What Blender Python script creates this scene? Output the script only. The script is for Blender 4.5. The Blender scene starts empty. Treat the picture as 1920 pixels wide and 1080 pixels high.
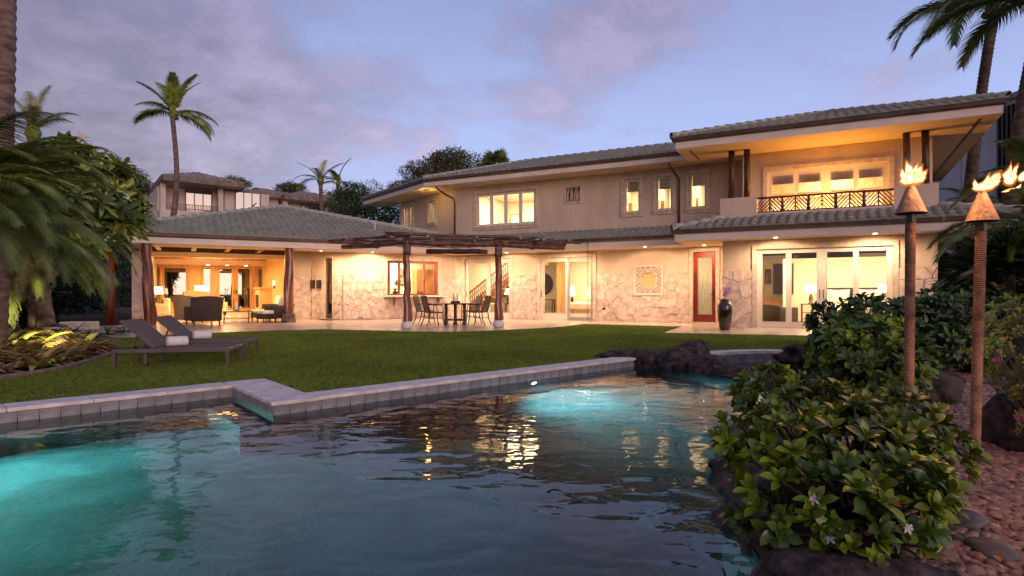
import bpy, bmesh, math, random
from mathutils import Vector, Matrix, noise
from mathutils.geometry import tessellate_polygon
random.seed(7)
R = random.Random(11)
C = bpy.context.scene.collection
sc = bpy.context.scene
rad = math.radians
# ---------------------------------------------------------------- camera
cam = bpy.data.cameras.new('camera'); camo = bpy.data.objects.new('camera', cam); C.objects.link(camo)
camo.location = (0, 0, 1.0); camo.rotation_euler = (rad(90), 0, 0)
cam.sensor_width = 36; cam.lens = 36*1140/1920; cam.shift_y = 11/1920
cam.clip_start = 0.05; cam.clip_end = 3000
sc.camera = camo
# ---------------------------------------------------------------- world: dusk sky with soft cloud
world = bpy.data.worlds.new('World'); sc.world = world; world.use_nodes = True
nt = world.node_tree; N = nt.nodes; L = nt.links
for n in list(N): N.remove(n)
def nd(t, **k):
    n = N.new(t)
    for a, b in k.items(): setattr(n, a, b)
    return n
def mathn(op, a, b=None, clamp=False):
    n = nd('ShaderNodeMath', operation=op, use_clamp=clamp)
    for i, v in enumerate((a, b)):
        if v is None: continue
        if isinstance(v, (int, float)): n.inputs[i].default_value = v
        else: L.new(v, n.inputs[i])
    return n.outputs[0]
def ramp(src, stops, interp='LINEAR'):
    n = nd('ShaderNodeValToRGB'); cr = n.color_ramp; cr.interpolation = interp
    while len(cr.elements) < len(stops): cr.elements.new(0.5)
    for e, (p, c) in zip(cr.elements, stops):
        e.position = p; e.color = (c, c, c, 1) if isinstance(c, (int, float)) else (*c, 1)
    L.new(src, n.inputs[0]); return n.outputs[0]
def mixc(f, a, b, mode='MIX'):
    n = nd('ShaderNodeMix', data_type='RGBA', blend_type=mode)
    if isinstance(f, (int, float)): n.inputs[0].default_value = f
    else: L.new(f, n.inputs[0])
    for i, v in ((6, a), (7, b)):
        if isinstance(v, tuple): n.inputs[i].default_value = (*v, 1)
        else: L.new(v, n.inputs[i])
    return n.outputs[2]
tc = nd('ShaderNodeTexCoord'); sep = nd('ShaderNodeSeparateXYZ'); L.new(tc.outputs['Generated'], sep.inputs[0])
elev = sep.outputs[2]
base = ramp(elev, [(0.0, (.40, .33, .44)), (.10, (.385, .42, .66)), (.25, (.33, .40, .70)), (.42, (.235, .285, .52)), (.7, (.19, .225, .40)), (1, (.16, .195, .35))])
# the western afterglow opposite the view
west = mathn('ADD', mathn('MULTIPLY', sep.outputs[0], .60), mathn('MULTIPLY', sep.outputs[1], -.80), True)
low = mathn('SUBTRACT', 1.0, mathn('MULTIPLY', elev, 2.2, True), True)
glow = mathn('MULTIPLY', mathn('MULTIPLY', west, west), low)
# plane-projected cloud coordinates
comb = nd('ShaderNodeCombineXYZ')
hz = mathn('ADD', mathn('MAXIMUM', elev, 0.0), 0.28)
L.new(mathn('DIVIDE', sep.outputs[0], hz), comb.inputs[0]); L.new(mathn('DIVIDE', sep.outputs[1], hz), comb.inputs[1])
def noi(scale, detail, rough, off, dist=0.0):
    mp = nd('ShaderNodeMapping'); mp.inputs['Location'].default_value = off; L.new(comb.outputs[0], mp.inputs[0])
    n = nd('ShaderNodeTexNoise'); n.inputs['Scale'].default_value = scale; n.inputs['Detail'].default_value = detail
    n.inputs['Roughness'].default_value = rough; n.inputs['Distortion'].default_value = dist
    L.new(mp.outputs[0], n.inputs['Vector']); return n.outputs['Fac']
c1 = noi(.85, 5, .52, (3.1, 1.7, 0), .15)
c2 = noi(2.6, 6, .6, (7.3, -2.2, 0), .3)
c3 = noi(6.5, 6, .62, (1.3, 4.2, 0), .4)
lean = mathn('MULTIPLY', sep.outputs[0], -.13)      # thicker cloud to the left
dens = mathn('ADD', mathn('ADD', mathn('ADD', mathn('MULTIPLY', c1, .52), mathn('MULTIPLY', c3, .14)), mathn('MULTIPLY', c2, .36)), lean)
mask = ramp(dens, [(.452, 0.0), (.56, 1.0)], 'EASE')
ccol = ramp(elev, [(0.0, (.43, .30, .36)), (.18, (.34, .285, .41)), (.36, (.25, .21, .33)), (.60, (.20, .18, .29)), (1, (.18, .165, .26))])
shade = ramp(mathn('ADD', mathn('MULTIPLY', c2, .6), mathn('MULTIPLY', c3, .4)), [(.40, .68), (.60, 1.36)])
ccol = mixc(1.0, ccol, shade, 'MULTIPLY')
sky = mixc(mathn('MULTIPLY', mask, .86), base, ccol)
ns = nd('ShaderNodeTexSky'); ns.sky_type = 'NISHITA'; ns.sun_disc = False
ns.sun_elevation = rad(3); ns.sun_rotation = rad(143)
L.new(tc.outputs['Generated'], ns.inputs[0])
sky = mixc(mathn('MULTIPLY', glow, .80), sky, (1.05, .68, .48))
lft = ramp(mathn('ADD', mathn('MULTIPLY', sep.outputs[0], .5), .5), [(.12, .64), (.42, 1.0)], 'EASE')   # heavier cloud to the left
sky = mixc(1.0, sky, lft, 'MULTIPLY')
sky = mixc(.02, sky, ns.outputs[0], 'ADD')
bg = nd('ShaderNodeBackground'); L.new(sky, bg.inputs[0]); bg.inputs[1].default_value = 1.28
out = nd('ShaderNodeOutputWorld'); L.new(bg.outputs[0], out.inputs[0])
# soft afterglow from behind the camera, to the left
sun = bpy.data.lights.new('sun', 'SUN'); sun.energy = 1.35; sun.angle = rad(30); sun.color = (1, .67, .54)
so = bpy.data.objects.new('sun', sun); C.objects.link(so)
so.rotation_euler = (rad(78), 0, rad(24))
sc.view_settings.view_transform = 'Standard'; sc.view_settings.look = 'None'
sc.view_settings.exposure = 0; sc.view_settings.gamma = 1; sc.view_settings.use_curve_mapping = False
cy = sc.cycles
cy.use_denoising = True; cy.max_bounces = 7; cy.diffuse_bounces = 3; cy.glossy_bounces = 3
cy.transmission_bounces = 5; cy.transparent_max_bounces = 10; cy.sample_clamp_indirect = 4; cy.caustics_reflective = False
cy.caustics_refractive = False; cy.blur_glossy = .5; cy.sample_clamp_direct = 10
# ---------------------------------------------------------------- materials
MATS = {}
def mat(name, col=(.5, .5, .5), rough=.6, var=.15, scale=6.0, bump=.0, bscale=None, metal=0.0, spec=.5, detail=4,
        col2=None, emit=None, estr=0, rnd=0.0, trans=0.0, coat=0.0, stretch=(1, 1, 1), thr=(.35, .65), sss=0.0):
    m = bpy.data.materials.new(name); m.use_nodes = True; t = m.node_tree; b = t.nodes['Principled BSDF']
    b.inputs['Roughness'].default_value = rough; b.inputs['Metallic'].default_value = metal
    b.inputs['Specular IOR Level'].default_value = spec
    b.inputs['Coat Weight'].default_value = coat
    if sss: b.inputs['Subsurface Weight'].default_value = 0
    tcn = t.nodes.new('ShaderNodeTexCoord'); mp = t.nodes.new('ShaderNodeMapping'); mp.inputs['Scale'].default_value = stretch
    t.links.new(tcn.outputs['Object'], mp.inputs[0])
    nz = t.nodes.new('ShaderNodeTexNoise'); nz.inputs['Scale'].default_value = scale; nz.inputs['Detail'].default_value = detail
    t.links.new(mp.outputs[0], nz.inputs['Vector'])
    cr = t.nodes.new('ShaderNodeValToRGB'); cr.color_ramp.elements[0].position = thr[0]; cr.color_ramp.elements[1].position = thr[1]
    a = col; c2_ = col2 if col2 else tuple(c*(1-2*var) for c in col)
    if not col2: a = tuple(min(1, c*(1+var)) for c in col)
    cr.color_ramp.elements[0].color = (*c2_, 1); cr.color_ramp.elements[1].color = (*a, 1)
    t.links.new(nz.outputs['Fac'], cr.inputs[0]); src = cr.outputs[0]
    if rnd:
        oi = t.nodes.new('ShaderNodeObjectInfo'); mr = t.nodes.new('ShaderNodeMapRange')
        mr.inputs['To Min'].default_value = 1-rnd; mr.inputs['To Max'].default_value = 1+rnd
        t.links.new(oi.outputs['Random'], mr.inputs['Value'])
        vm = t.nodes.new('ShaderNodeVectorMath'); vm.operation = 'SCALE'
        t.links.new(src, vm.inputs[0]); t.links.new(mr.outputs[0], vm.inputs['Scale']); src = vm.outputs[0]
    t.links.new(src, b.inputs['Base Color'])
    if bump:
        nb = t.nodes.new('ShaderNodeTexNoise'); nb.inputs['Scale'].default_value = bscale or scale*4; nb.inputs['Detail'].default_value = 5
        t.links.new(mp.outputs[0], nb.inputs['Vector'])
        bn = t.nodes.new('ShaderNodeBump'); bn.inputs['Strength'].default_value = bump; bn.inputs['Distance'].default_value = .02
        t.links.new(nb.outputs['Fac'], bn.inputs['Height']); t.links.new(bn.outputs[0], b.inputs['Normal'])
    if emit:
        b.inputs['Emission Color'].default_value = (*emit, 1); b.inputs['Emission Strength'].default_value = estr
    if trans:   # thin translucent leaf
        tr = t.nodes.new('ShaderNodeBsdfTranslucent'); t.links.new(src, tr.inputs[0])
        mx = t.nodes.new('ShaderNodeMixShader'); mx.inputs[0].default_value = trans
        t.links.new(b.outputs[0], mx.inputs[1]); t.links.new(tr.outputs[0], mx.inputs[2])
        t.links.new(mx.outputs[0], t.nodes['Material Output'].inputs[0])
    MATS[name] = m; return m
mat('stucco', (.61, .485, .37), .85, .085, 2.2, .5, 45, stretch=(1, 1, .3), thr=(.25, .75), detail=7)
mat('soffit', (.68, .52, .34), .8, .03, 1.5, .1, 40)
mat('fascia', (.66, .58, .52), .7, .04, 2, .05)
mat('gutter', (.085, .05, .042), .4, .2, 3)
mat('coral_stone', (.66, .52, .43), .85, .13, 5, .7, 28, rnd=.12)
mat('mortar', (.43, .33, .25), .95, .1, 9, .3)
mat('trim_stone', (.62, .51, .40), .8, .12, 7, .35, 30)
mat('white_frame', (.72, .66, .56), .45, .04, 3)
mat('roof_tile', (.225, .235, .21), .72, .12, 5, .2, 25, rnd=.14, spec=.25)
mat('roof_tile_mass', (.225, .235, .21), .72, .14, 2.2, .3, 25, spec=.25, thr=(.3, .7))
mat('ridge_cap', (.36, .36, .31), .6, .15, 4, .2, 25, rnd=.1)
mat('underlay', (.12, .115, .11), .9)
mat('red_wood', (.20, .045, .022), .28, .35, 3, .35, 9, coat=.4, stretch=(4, 4, .6), thr=(.3, .7))
mat('dark_wood', (.075, .032, .02), .42, .3, 4, .3, 14, stretch=(3, 3, 1))
mat('log_wood', (.115, .042, .028), .5, .35, 5, .4, 20, coat=.1)
mat('log_end', (.42, .25, .13), .7, .2, 14)
mat('honey_wood', (.52, .27, .10), .4, .15, 2, .1, 20, stretch=(6, 6, .7))
mat('ceiling_wood', (.42, .18, .07), .45, .2, 2, .1, 20, stretch=(1, 6, 1))
mat('cream_wall', (.80, .71, .55), .8, .03, 2)
mat('white_wall', (.80, .72, .58), .8, .03, 2)
mat('gold_wall', (.62, .40, .17), .75, .04, 2)
mat('cream_fabric', (.72, .62, .46), .9, .06, 14, .3, 90)
mat('white_fabric', (.80, .76, .68), .9, .04, 14, .3, 60)
mat('tan_fabric', (.42, .30, .14), .85, .12, 14, .2, 90)
mat('dark_fabric', (.06, .05, .04), .9, .1, 14)
mat('wicker', (.055, .034, .022), .6, .4, 40, .8, 90)
mat('floor_stone', (.60, .48, .36), .16, .07, 1.1, .04, 8, spec=.5)
mat('patio_stone', (.58, .47, .38), .22, .09, 1.4, .06, 10, spec=.5)
mat('coping_stone', (.68, .60, .575), .7, .12, 5, .35, 50, rnd=.06)
mat('pool_tile', (.27, .27, .285), .35, .2, 6, .25, 30, rnd=.16)
mat('grout', (.30, .29, .28), .9)
mat('plaster_pool', (.032, .066, .080), .8, .3, 1.6, .3, 30)
mat('lava', (.055, .038, .036), .85, .45, 9, 1.0, 26, spec=.3)
mat('soil', (.075, .035, .02), .95, .3, 3, .8, 20)
mat('lawn_base', (.13, .145, .03), .95, .25, 2.5, .6, 80)
mat('pebble', (.27, .19, .155), .6, .45, 26, .2, 40, thr=(.2, .8))
mat('slate', (.11, .095, .085), .75, .25, 6, .4, 20)
mat('bark', (.16, .115, .09), .9, .35, 6, .8, 22)
mat('palm_bark', (.19, .125, .105), .9, .3, 4, .7, 18, stretch=(1, 1, 3))
mat('dark_bark', (.09, .06, .05), .9, .3, 4, .7, 18, stretch=(1, 1, 3))
mat('grey_metal', (.09, .075, .068), .45, .1, 5)
mat('sling', (.15, .115, .10), .95, .06, 50, .2, 120, spec=.15)
mat('brown_sling', (.06, .04, .026), .6, .1, 50)
mat('bronze', (.07, .045, .03), .4, .2, 5, metal=.6)
mat('steel', (.45, .43, .40), .3, .1, 5, metal=.9)
mat('black', (.015, .014, .013), .4, .1)
mat('copper', (.22, .155, .115), .6, .35, 16, .5, 40, metal=.25, col2=(.12, .10, .08), stretch=(1, 1, .4))
mat('rope', (.34, .17, .10), .85, .3, 8, .5, 60)
mat('white_towel', (.80, .75, .74), .95, .04, 20, .6, 120)
mat('pot_glaze', (.05, .022, .016), .16, .4, 3, .05, 10, coat=.7)
mat('pot_white', (.72, .66, .60), .6, .08, 6, .1)
mat('red_door', (.17, .020, .010), .35, .15, 3, .1, 20, coat=.3)
mat('frosted_glass', (.33, .36, .25), .25, .07, 9, .5, 14, stretch=(3, 3, .8))
mat('shade_lit', (.9, .75, .5), .8, .02, emit=(1, .70, .34), estr=5.0)
mat('bulb_lit', (1, .9, .7), .8, 0, emit=(1, .80, .50), estr=26)
mat('pool_bulb', (1, 1, 1), .8, 0, emit=(.55, 1, .98), estr=60)
mat('candle', (.85, .78, .62), .5, .02, emit=(1, .6, .25), estr=.25)
mat('far_wall', (.62, .52, .47), .85, .04, 1)
mat('far_tile', (.30, .235, .215), .7, .2, 1.5, .3)
mat('far_fascia', (.20, .135, .115), .7, .2, 2)
mat('pale_wall', (.50, .52, .58), .85, .04, 1)
mat('white_petal', (.86, .80, .76), .6, .05, trans=.25)
mat('orchid_petal', (.62, .30, .52), .6, .1, trans=.25)
mat('magenta_petal', (.55, .035, .36), .6, .15, trans=.3)
mat('yellow_leaf', (.58, .26, .04), .5, .2, 9, trans=.3)
mat('picture_art', (.25, .22, .18), .6, .5, 7)
mat('screen_grey', (.33, .31, .28), .5, .05)
mat('paper_shade', (.48, .28, .16), .8, .2, 20, stretch=(1, 1, 14))
mat('bamboo_shade', (.72, .52, .30), .8, .15, 30, stretch=(1, 1, 10))
def leafmat(name, col, var=.35, rough=.38, rnd=.25, trans=.22, scale=3.0, col2=None):
    return mat(name, col, rough, var, scale, 0, spec=.45, rnd=rnd, trans=trans, col2=col2)
leafmat('gardenia_leaf', (.19, .27, .016)); leafmat('gardenia_leaf_dark', (.06, .125, .020))
leafmat('palm_leaf', (.25, .32, .055), rough=.5); leafmat('palm_leaf_yellow', (.30, .26, .045)); leafmat('palm_leaf_dark', (.12, .165, .035), rough=.5)
leafmat('plumeria_leaf', (.32, .37, .07)); leafmat('bush_leaf', (.065, .125, .022)); leafmat('bush_leaf_dim', (.026, .052, .013))  # darkest bush leaf: dim light of the borders put into its colour
leafmat('bush_leaf_olive', (.10, .105, .032)); leafmat('bush_leaf_pale', (.17, .18, .08)); leafmat('hedge_leaf', (.24, .24, .045))
leafmat('bromeliad_green', (.42, .45, .11), col2=(.36, .22, .09)); leafmat('bromeliad_red', (.58, .20, .14), col2=(.36, .30, .09))
leafmat('bromeliad_yellow', (.42, .40, .10)); leafmat('bromeliad_pink', (.62, .27, .23), col2=(.40, .38, .12)); leafmat('fern_leaf', (.035, .065, .012))
def grassmat():
    m = mat('grass_blade', (.205, .285, .045), .6, .3, .55, 0, rnd=.35, trans=.35, spec=.2, col2=(.15, .19, .038)); t = m.node_tree
    g = t.nodes.new('ShaderNodeNewGeometry'); mp = next(n for n in t.nodes if n.type == 'MAPPING'); t.links.new(g.outputs['Position'], mp.inputs[0]); return m
grassmat()
def glassmat(name, tint=(1, 1, 1), refl=1.0):
    m = bpy.data.materials.new(name); m.use_nodes = True; t = m.node_tree; n = t.nodes; n.remove(n['Principled BSDF'])
    tr = n.new('ShaderNodeBsdfTransparent'); tr.inputs[0].default_value = (*tint, 1)
    gl = n.new('ShaderNodeBsdfGlossy'); gl.inputs['Roughness'].default_value = .02
    fr = n.new('ShaderNodeFresnel'); fr.inputs[0].default_value = 1.5
    mr = n.new('ShaderNodeMath'); mr.operation = 'MULTIPLY'; mr.inputs[1].default_value = refl
    mx = n.new('ShaderNodeMixShader'); t.links.new(fr.outputs[0], mr.inputs[0]); t.links.new(mr.outputs[0], mx.inputs[0])
    t.links.new(tr.outputs[0], mx.inputs[1]); t.links.new(gl.outputs[0], mx.inputs[2]); t.links.new(mx.outputs[0], n['Material Output'].inputs[0])
    MATS[name] = m
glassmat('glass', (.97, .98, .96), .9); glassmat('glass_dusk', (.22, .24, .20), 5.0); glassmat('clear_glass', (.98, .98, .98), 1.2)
# ---------------------------------------------------------------- camera geometry helpers (pixel of the 1920 photo -> place in the world)
F = 1140.0; HY = 551.0
def G(px, py, h=0.0):
    Z = (h-1)*F/(HY-py); return Vector(((px-960)/F*Z, Z, h))
def P3(px, py, Z): return Vector(((px-960)/F*Z, Z, 1+(HY-py)/F*Z))
class Frame:
    def __init__(s, ox, oy, ux, uy):
        l = math.hypot(ux, uy); s.u = Vector((ux/l, uy/l, 0)); s.w = Vector((-uy/l, ux/l, 0)); s.o = Vector((ox, oy, 0))
        s.M = Matrix(((s.u.x, s.w.x, 0, ox), (s.u.y, s.w.y, 0, oy), (0, 0, 1, 0), (0, 0, 0, 1)))
        s.rz = math.atan2(s.u.y, s.u.x)
    def P(s, u, w=0, z=0): return s.o + s.u*u + s.w*w + Vector((0, 0, z))
    def at(s, px, py=None, w=0):
        r = (px-960)/F; d = Vector((r, 1, 0)); Z = (s.w.dot(s.o)+w)/s.w.dot(d)
        u = (d*Z-s.o).dot(s.u)
        return u if py is None else (u, 1+(HY-py)/F*Z)
    def shift(s, w): 
        p = s.o+s.w*w; return Frame(p.x, p.y, s.u.x, s.u.y)
FB = Frame(-2.34, 25.44, .882, -.471)
FA = Frame(-2.34, 25.44, .882, .471)
# ---------------------------------------------------------------- mesh helpers
class MB:
    def __init__(s, M=None): s.v = []; s.f = []; s.M = M
    def add(s, vs, fs):
        k = len(s.v)
        s.v += [(s.M @ Vector(p))[:] if s.M else tuple(p) for p in vs]
        s.f += [tuple(i+k for i in f) for f in fs]; return s
    def bx(s, x0, x1, y0, y1, z0, z1):
        return s.add([(x0,y0,z0),(x1,y0,z0),(x1,y1,z0),(x0,y1,z0),(x0,y0,z1),(x1,y0,z1),(x1,y1,z1),(x0,y1,z1)],
                     [(0,3,2,1),(4,5,6,7),(0,1,5,4),(1,2,6,5),(2,3,7,6),(3,0,4,7)])
    def bevbox(s, x0, x1, y0, y1, z0, z1, b=.02):
        # rounded-ish box: chamfered all edges
        bm = bmesh.new(); bmesh.ops.create_cube(bm, size=1)
        for v in bm.verts:
            v.co = Vector(((x0+x1)/2+v.co.x*(x1-x0), (y0+y1)/2+v.co.y*(y1-y0), (z0+z1)/2+v.co.z*(z1-z0)))
        bmesh.ops.bevel(bm, geom=bm.edges[:], offset=min(b, .45*min(x1-x0, y1-y0, z1-z0)), segments=3, profile=.5, affect='EDGES')
        bm.verts.index_update(); s.add([v.co[:] for v in bm.verts], [[v.index for v in f.verts] for f in bm.faces]); bm.free(); return s
    def bar(s, a, b, wd, ht=None, up=(0, 0, 1)):
        a = Vector(a); b = Vector(b); d = (b-a).normalized(); ht = ht or wd
        x = d.cross(Vector(up)); 
        if x.length < 1e-4: x = d.cross(Vector((1, 0, 0)))
        x.normalize(); y = x.cross(d).normalized()
        vs = []
        for p in (a, b):
            for i, j in ((-1,-1),(1,-1),(1,1),(-1,1)): vs.append(p+x*i*wd/2+y*j*ht/2)
        return s.add(vs, [(0,1,2,3),(7,6,5,4),(0,4,5,1),(1,5,6,2),(2,6,7,3),(3,7,4,0)])
    def tube(s, pts, rr, n=8, cap=True, wob=0.0, rng=R):
        pts = [Vector(p) for p in pts]; m = len(pts)
        if isinstance(rr, (int, float)): rr = [rr]*m
        vs = []; fs = []; px = None
        for i, p in enumerate(pts):
            d = (pts[min(i+1, m-1)]-pts[max(i-1, 0)])
            d = d.normalized() if d.length > 1e-9 else Vector((0, 0, 1))
            if px is None: px = d.cross(Vector((0, 0, 1)) if abs(d.z) < .9 else Vector((1, 0, 0)))
            x = (px-d*px.dot(d)); x = x.normalized() if x.length > 1e-6 else d.orthogonal().normalized(); px = x; y = d.cross(x)
            for k in range(n):
                a = 2*math.pi*k/n; r = rr[i]*(1+(rng.uniform(-wob, wob) if wob else 0))
                vs.append(p+x*math.cos(a)*r+y*math.sin(a)*r)
        for i in range(m-1):
            for k in range(n):
                a = i*n+k; b = i*n+(k+1) % n; fs.append((a, b, b+n, a+n))
        if cap: fs.append(tuple(range(n-1, -1, -1))); fs.append(tuple((m-1)*n+k for k in range(n)))
        return s.add(vs, fs)
    def lathe(s, prof, n=16, c=(0, 0, 0), cap=True):
        vs = []; fs = []
        for r, z in prof:
            for k in range(n):
                a = 2*math.pi*k/n; vs.append((c[0]+r*math.cos(a), c[1]+r*math.sin(a), c[2]+z))
        for i in range(len(prof)-1):
            for k in range(n):
                a = i*n+k; b = i*n+(k+1) % n; fs.append((a, b, b+n, a+n))
        if cap: fs.append(tuple(range(n-1, -1, -1))); fs.append(tuple((len(prof)-1)*n+k for k in range(n)))
        return s.add(vs, fs)
    def poly(s, pts): return s.add(pts, [tuple(range(len(pts)))])
    def prism(s, pts2, z0, z1):
        n = len(pts2)
        return s.add([(x, y, z0) for x, y in pts2]+[(x, y, z1) for x, y in pts2],
                     [tuple(range(n-1, -1, -1)), tuple(range(n, 2*n))]+[(i, (i+1) % n, (i+1) % n+n, i+n) for i in range(n)])
    def wallp(s, u0, u1, z0, z1, t, holes=(), w0=0.0):
        """vertical wall slab with openings (hu0,hu1,hz0,hz1)"""
        cuts = sorted({u0, u1, *[min(max(h[i], u0), u1) for h in holes for i in (0, 1)]})
        for a, b in zip(cuts, cuts[1:]):
            if b-a < 1e-5: continue
            mid = (a+b)/2; hs = sorted([(h[2], h[3]) for h in holes if h[0] < mid < h[1]]); z = z0
            for c, d in hs:
                if c > z+1e-5: s.bx(a, b, w0, w0+t, z, c)
                z = max(z, d)
            if z < z1-1e-5: s.bx(a, b, w0, w0+t, z, z1)
        return s
    def mesh(s, name, m, smooth=False):
        me = bpy.data.meshes.new(name); me.from_pydata(s.v, [], s.f)
        me.materials.append(MATS[m] if isinstance(m, str) else m)
        if smooth: me.polygons.foreach_set('use_smooth', [True]*len(me.polygons))
        me.update(); return me
    def build(s, name, m, parent=None, smooth=False, bevel=0, **k):
        return link(name, s.mesh(name, m, smooth), parent, bevel, **k)
def link(name, me, parent=None, bevel=0, mw=None, label=None, kind=None):
    o = bpy.data.objects.new(name, me); C.objects.link(o)
    if parent:
        o.parent = parent
    if mw is not None: o.matrix_basis = mw
    if bevel:
        b = o.modifiers.new('bevel', 'BEVEL'); b.width = bevel; b.segments = 2; b.limit_method = 'ANGLE'
    if label: o['label'] = label
    if kind: o['kind'] = kind
    return o
def thing(name, label, cat, loc=(0, 0, 0), rz=0, group=None, scale=None):
    o = bpy.data.objects.new(name, None); C.objects.link(o); o.empty_display_size = .2
    o.location = loc; o.rotation_euler = (0, 0, rz)
    if scale: o.scale = (scale,)*3
    o['label'] = label; o['category'] = cat
    if group: o['group'] = group
    return o
def tag(o, label, cat, group=None):
    o['label'] = label; o['category'] = cat
    if group: o['group'] = group
    return o
def dup(root, loc=None, rz=None, label=None, group=None, scale=None):
    r = root.copy(); C.objects.link(r)
    if loc is not None: r.location = loc
    if rz is not None: r.rotation_euler = (0, 0, rz)
    if scale: r.scale = (scale,)*3
    if label: r['label'] = label
    if group: r['group'] = group
    for ch in list(root.children):
        c = ch.copy(); C.objects.link(c); c.parent = r
        for g in list(ch.children):
            d = g.copy(); C.objects.link(d); d.parent = c
    return r
def lamp(kind, name, loc, energy, color=(1, .72, .42), size=.1, parent=None, target=None, spot=None, blend=.5, size_y=None):
    l = bpy.data.lights.new(name, kind); l.energy = energy; l.color = color
    if kind == 'AREA':
        l.size = size
        if size_y: l.shape = 'RECTANGLE'; l.size_y = size_y
    else: l.shadow_soft_size = size
    if kind == 'SPOT': l.spot_size = rad(spot or 90); l.spot_blend = blend
    o = bpy.data.objects.new(name, l); C.objects.link(o); o.location = loc
    if target is not None:
        o.rotation_euler = (Vector(target)-Vector(loc)).to_track_quat('-Z', 'Y').to_euler()
    return o
# ================================================================ SETTING
LAWN_Z = -.03
def V2(p): return (p[0], p[1])
cop_l = [V2(G(*p)) for p in ((0, 767), (444, 721.5), (510, 755), (1187, 672))]       # water-side line of the coping
d45 = Vector((1, 1)).normalized()
PA0 = (-10.2, -.55); PA1 = (-3.05, 6.66); PA2 = (-2.2, 5.6); PA3 = (1.88, 9.42)
rock_line = [(2.15, 9.45), (2.45, 9.1), (2.68, 8.6), (2.76, 8.1), (2.95, 7.4), (3.0, 6.6), (2.7, 5.9), (2.15, 5.3), (1.72, 4.8), (1.40, 4.1), (1.18, 3.4), (1.08, 3.0), (1.03, 2.6), (.97, 2.2), (.95, 1.3), (.8, .3), (.7, -1.2)]
pool_poly = [PA0, PA1, PA2, PA3]+rock_line+[(-10.2, -1.2)]
SPA = (4.25, 8.75); SPR = 1.42
spa_poly = [(SPA[0]+SPR*math.cos(a*math.pi/16), SPA[1]+SPR*math.sin(a*math.pi/16)) for a in range(32)]
WZ = -.12
def flat(name, loops, z, m, kind='structure'):
    """a sheet with holes: loops[0] outer, the others holes"""
    pts = [Vector((x, y, 0)) for lp in loops for x, y in lp]
    tris = tessellate_polygon([[Vector((x, y, 0)) for x, y in lp] for lp in loops])
    b = MB(); b.add([(p.x, p.y, z) for p in pts], [t if (pts[t[1]]-pts[t[0]]).cross(pts[t[2]]-pts[t[0]]).z > 0 else t[::-1] for t in tris])
    return b.build(name, m, kind=kind)
hill_front = 60
ground = flat('ground', [[(-900, -900), (900, -900), (900, 900), (-900, 900)], pool_poly, spa_poly], -.075, 'soil')
# hillside rising behind the houses
hb = MB(); nx, ny = 40, 14; vs = []
for j in range(ny+1):
    for i in range(nx+1):
        x = -220+440*i/nx; y = 46+14*j if j < 8 else 46+112+(j-8)*55
        t = min(1, max(0, (y-48)/60)); z = -.2+10.5*(t*t*(3-2*t)) + (y-110)*.05*(y > 110)
        left = 1 if x < 10 else max(0.12, 1-(x-10)/45)
        z = z*left + noise.noise(Vector((x*.03, y*.03, 0)))*1.2*t
        vs.append((x, y, z-.1))
fs = [(j*(nx+1)+i, j*(nx+1)+i+1, (j+1)*(nx+1)+i+1, (j+1)*(nx+1)+i) for j in range(ny) for i in range(nx)]
hb.add(vs, fs); mat('hill_green', (.022, .030, .012), 1.0, .4, .3, 0, spec=.05); hb.build('hillside', 'hill_green', smooth=True, kind='structure')
# lawn sheet
corner = (-2.34, 24.02)
patio_front = [(-9.0, 13.9), (-8.03, 15.4), (-6.7, 16.6), (-5.3, 17.25), (-3.77, 16.7), (-2.6, 16.25), (-1.6, 16.2), (-.6, 16.6), (.6, 17.6), (1.6, 18.7), (2.4, 20.3), (5.25, 18.7), (3.92, 15.7), (6.8, 14.75), (9.4, 13.3)]
lawn_poly = [(-10.6, -.4), (-6.1, 4.14)][1:] + []
lawn_poly = [(-7.2, 2.72), (-4.68, 5.56-.32), (-3.2, 6.92), (-3.03, 7.06), (-2.22, 6.06), (1.7, 9.66), (2.0, 9.95), (2.8, 10.3), (3.6, 10.42), (4.6, 10.42), (5.4, 10.2), (6.2, 10.6), (7.0, 11.2), (8.2, 12.2), (9.4, 12.9)] + patio_front[::-1] + \
    [(-9.4, 13.8), (-8.2, 12.1), (-7.2, 10.9), (-6.75, 10.2), (-6.45, 9.5), (-6.15, 8.6), (-6.0, 7.9), (-6.1, 7.2), (-6.4, 6.4), (-7.0, 5.2), (-7.9, 3.9)]
lawn = flat('lawn', [lawn_poly], LAWN_Z, 'lawn_base')
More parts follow.
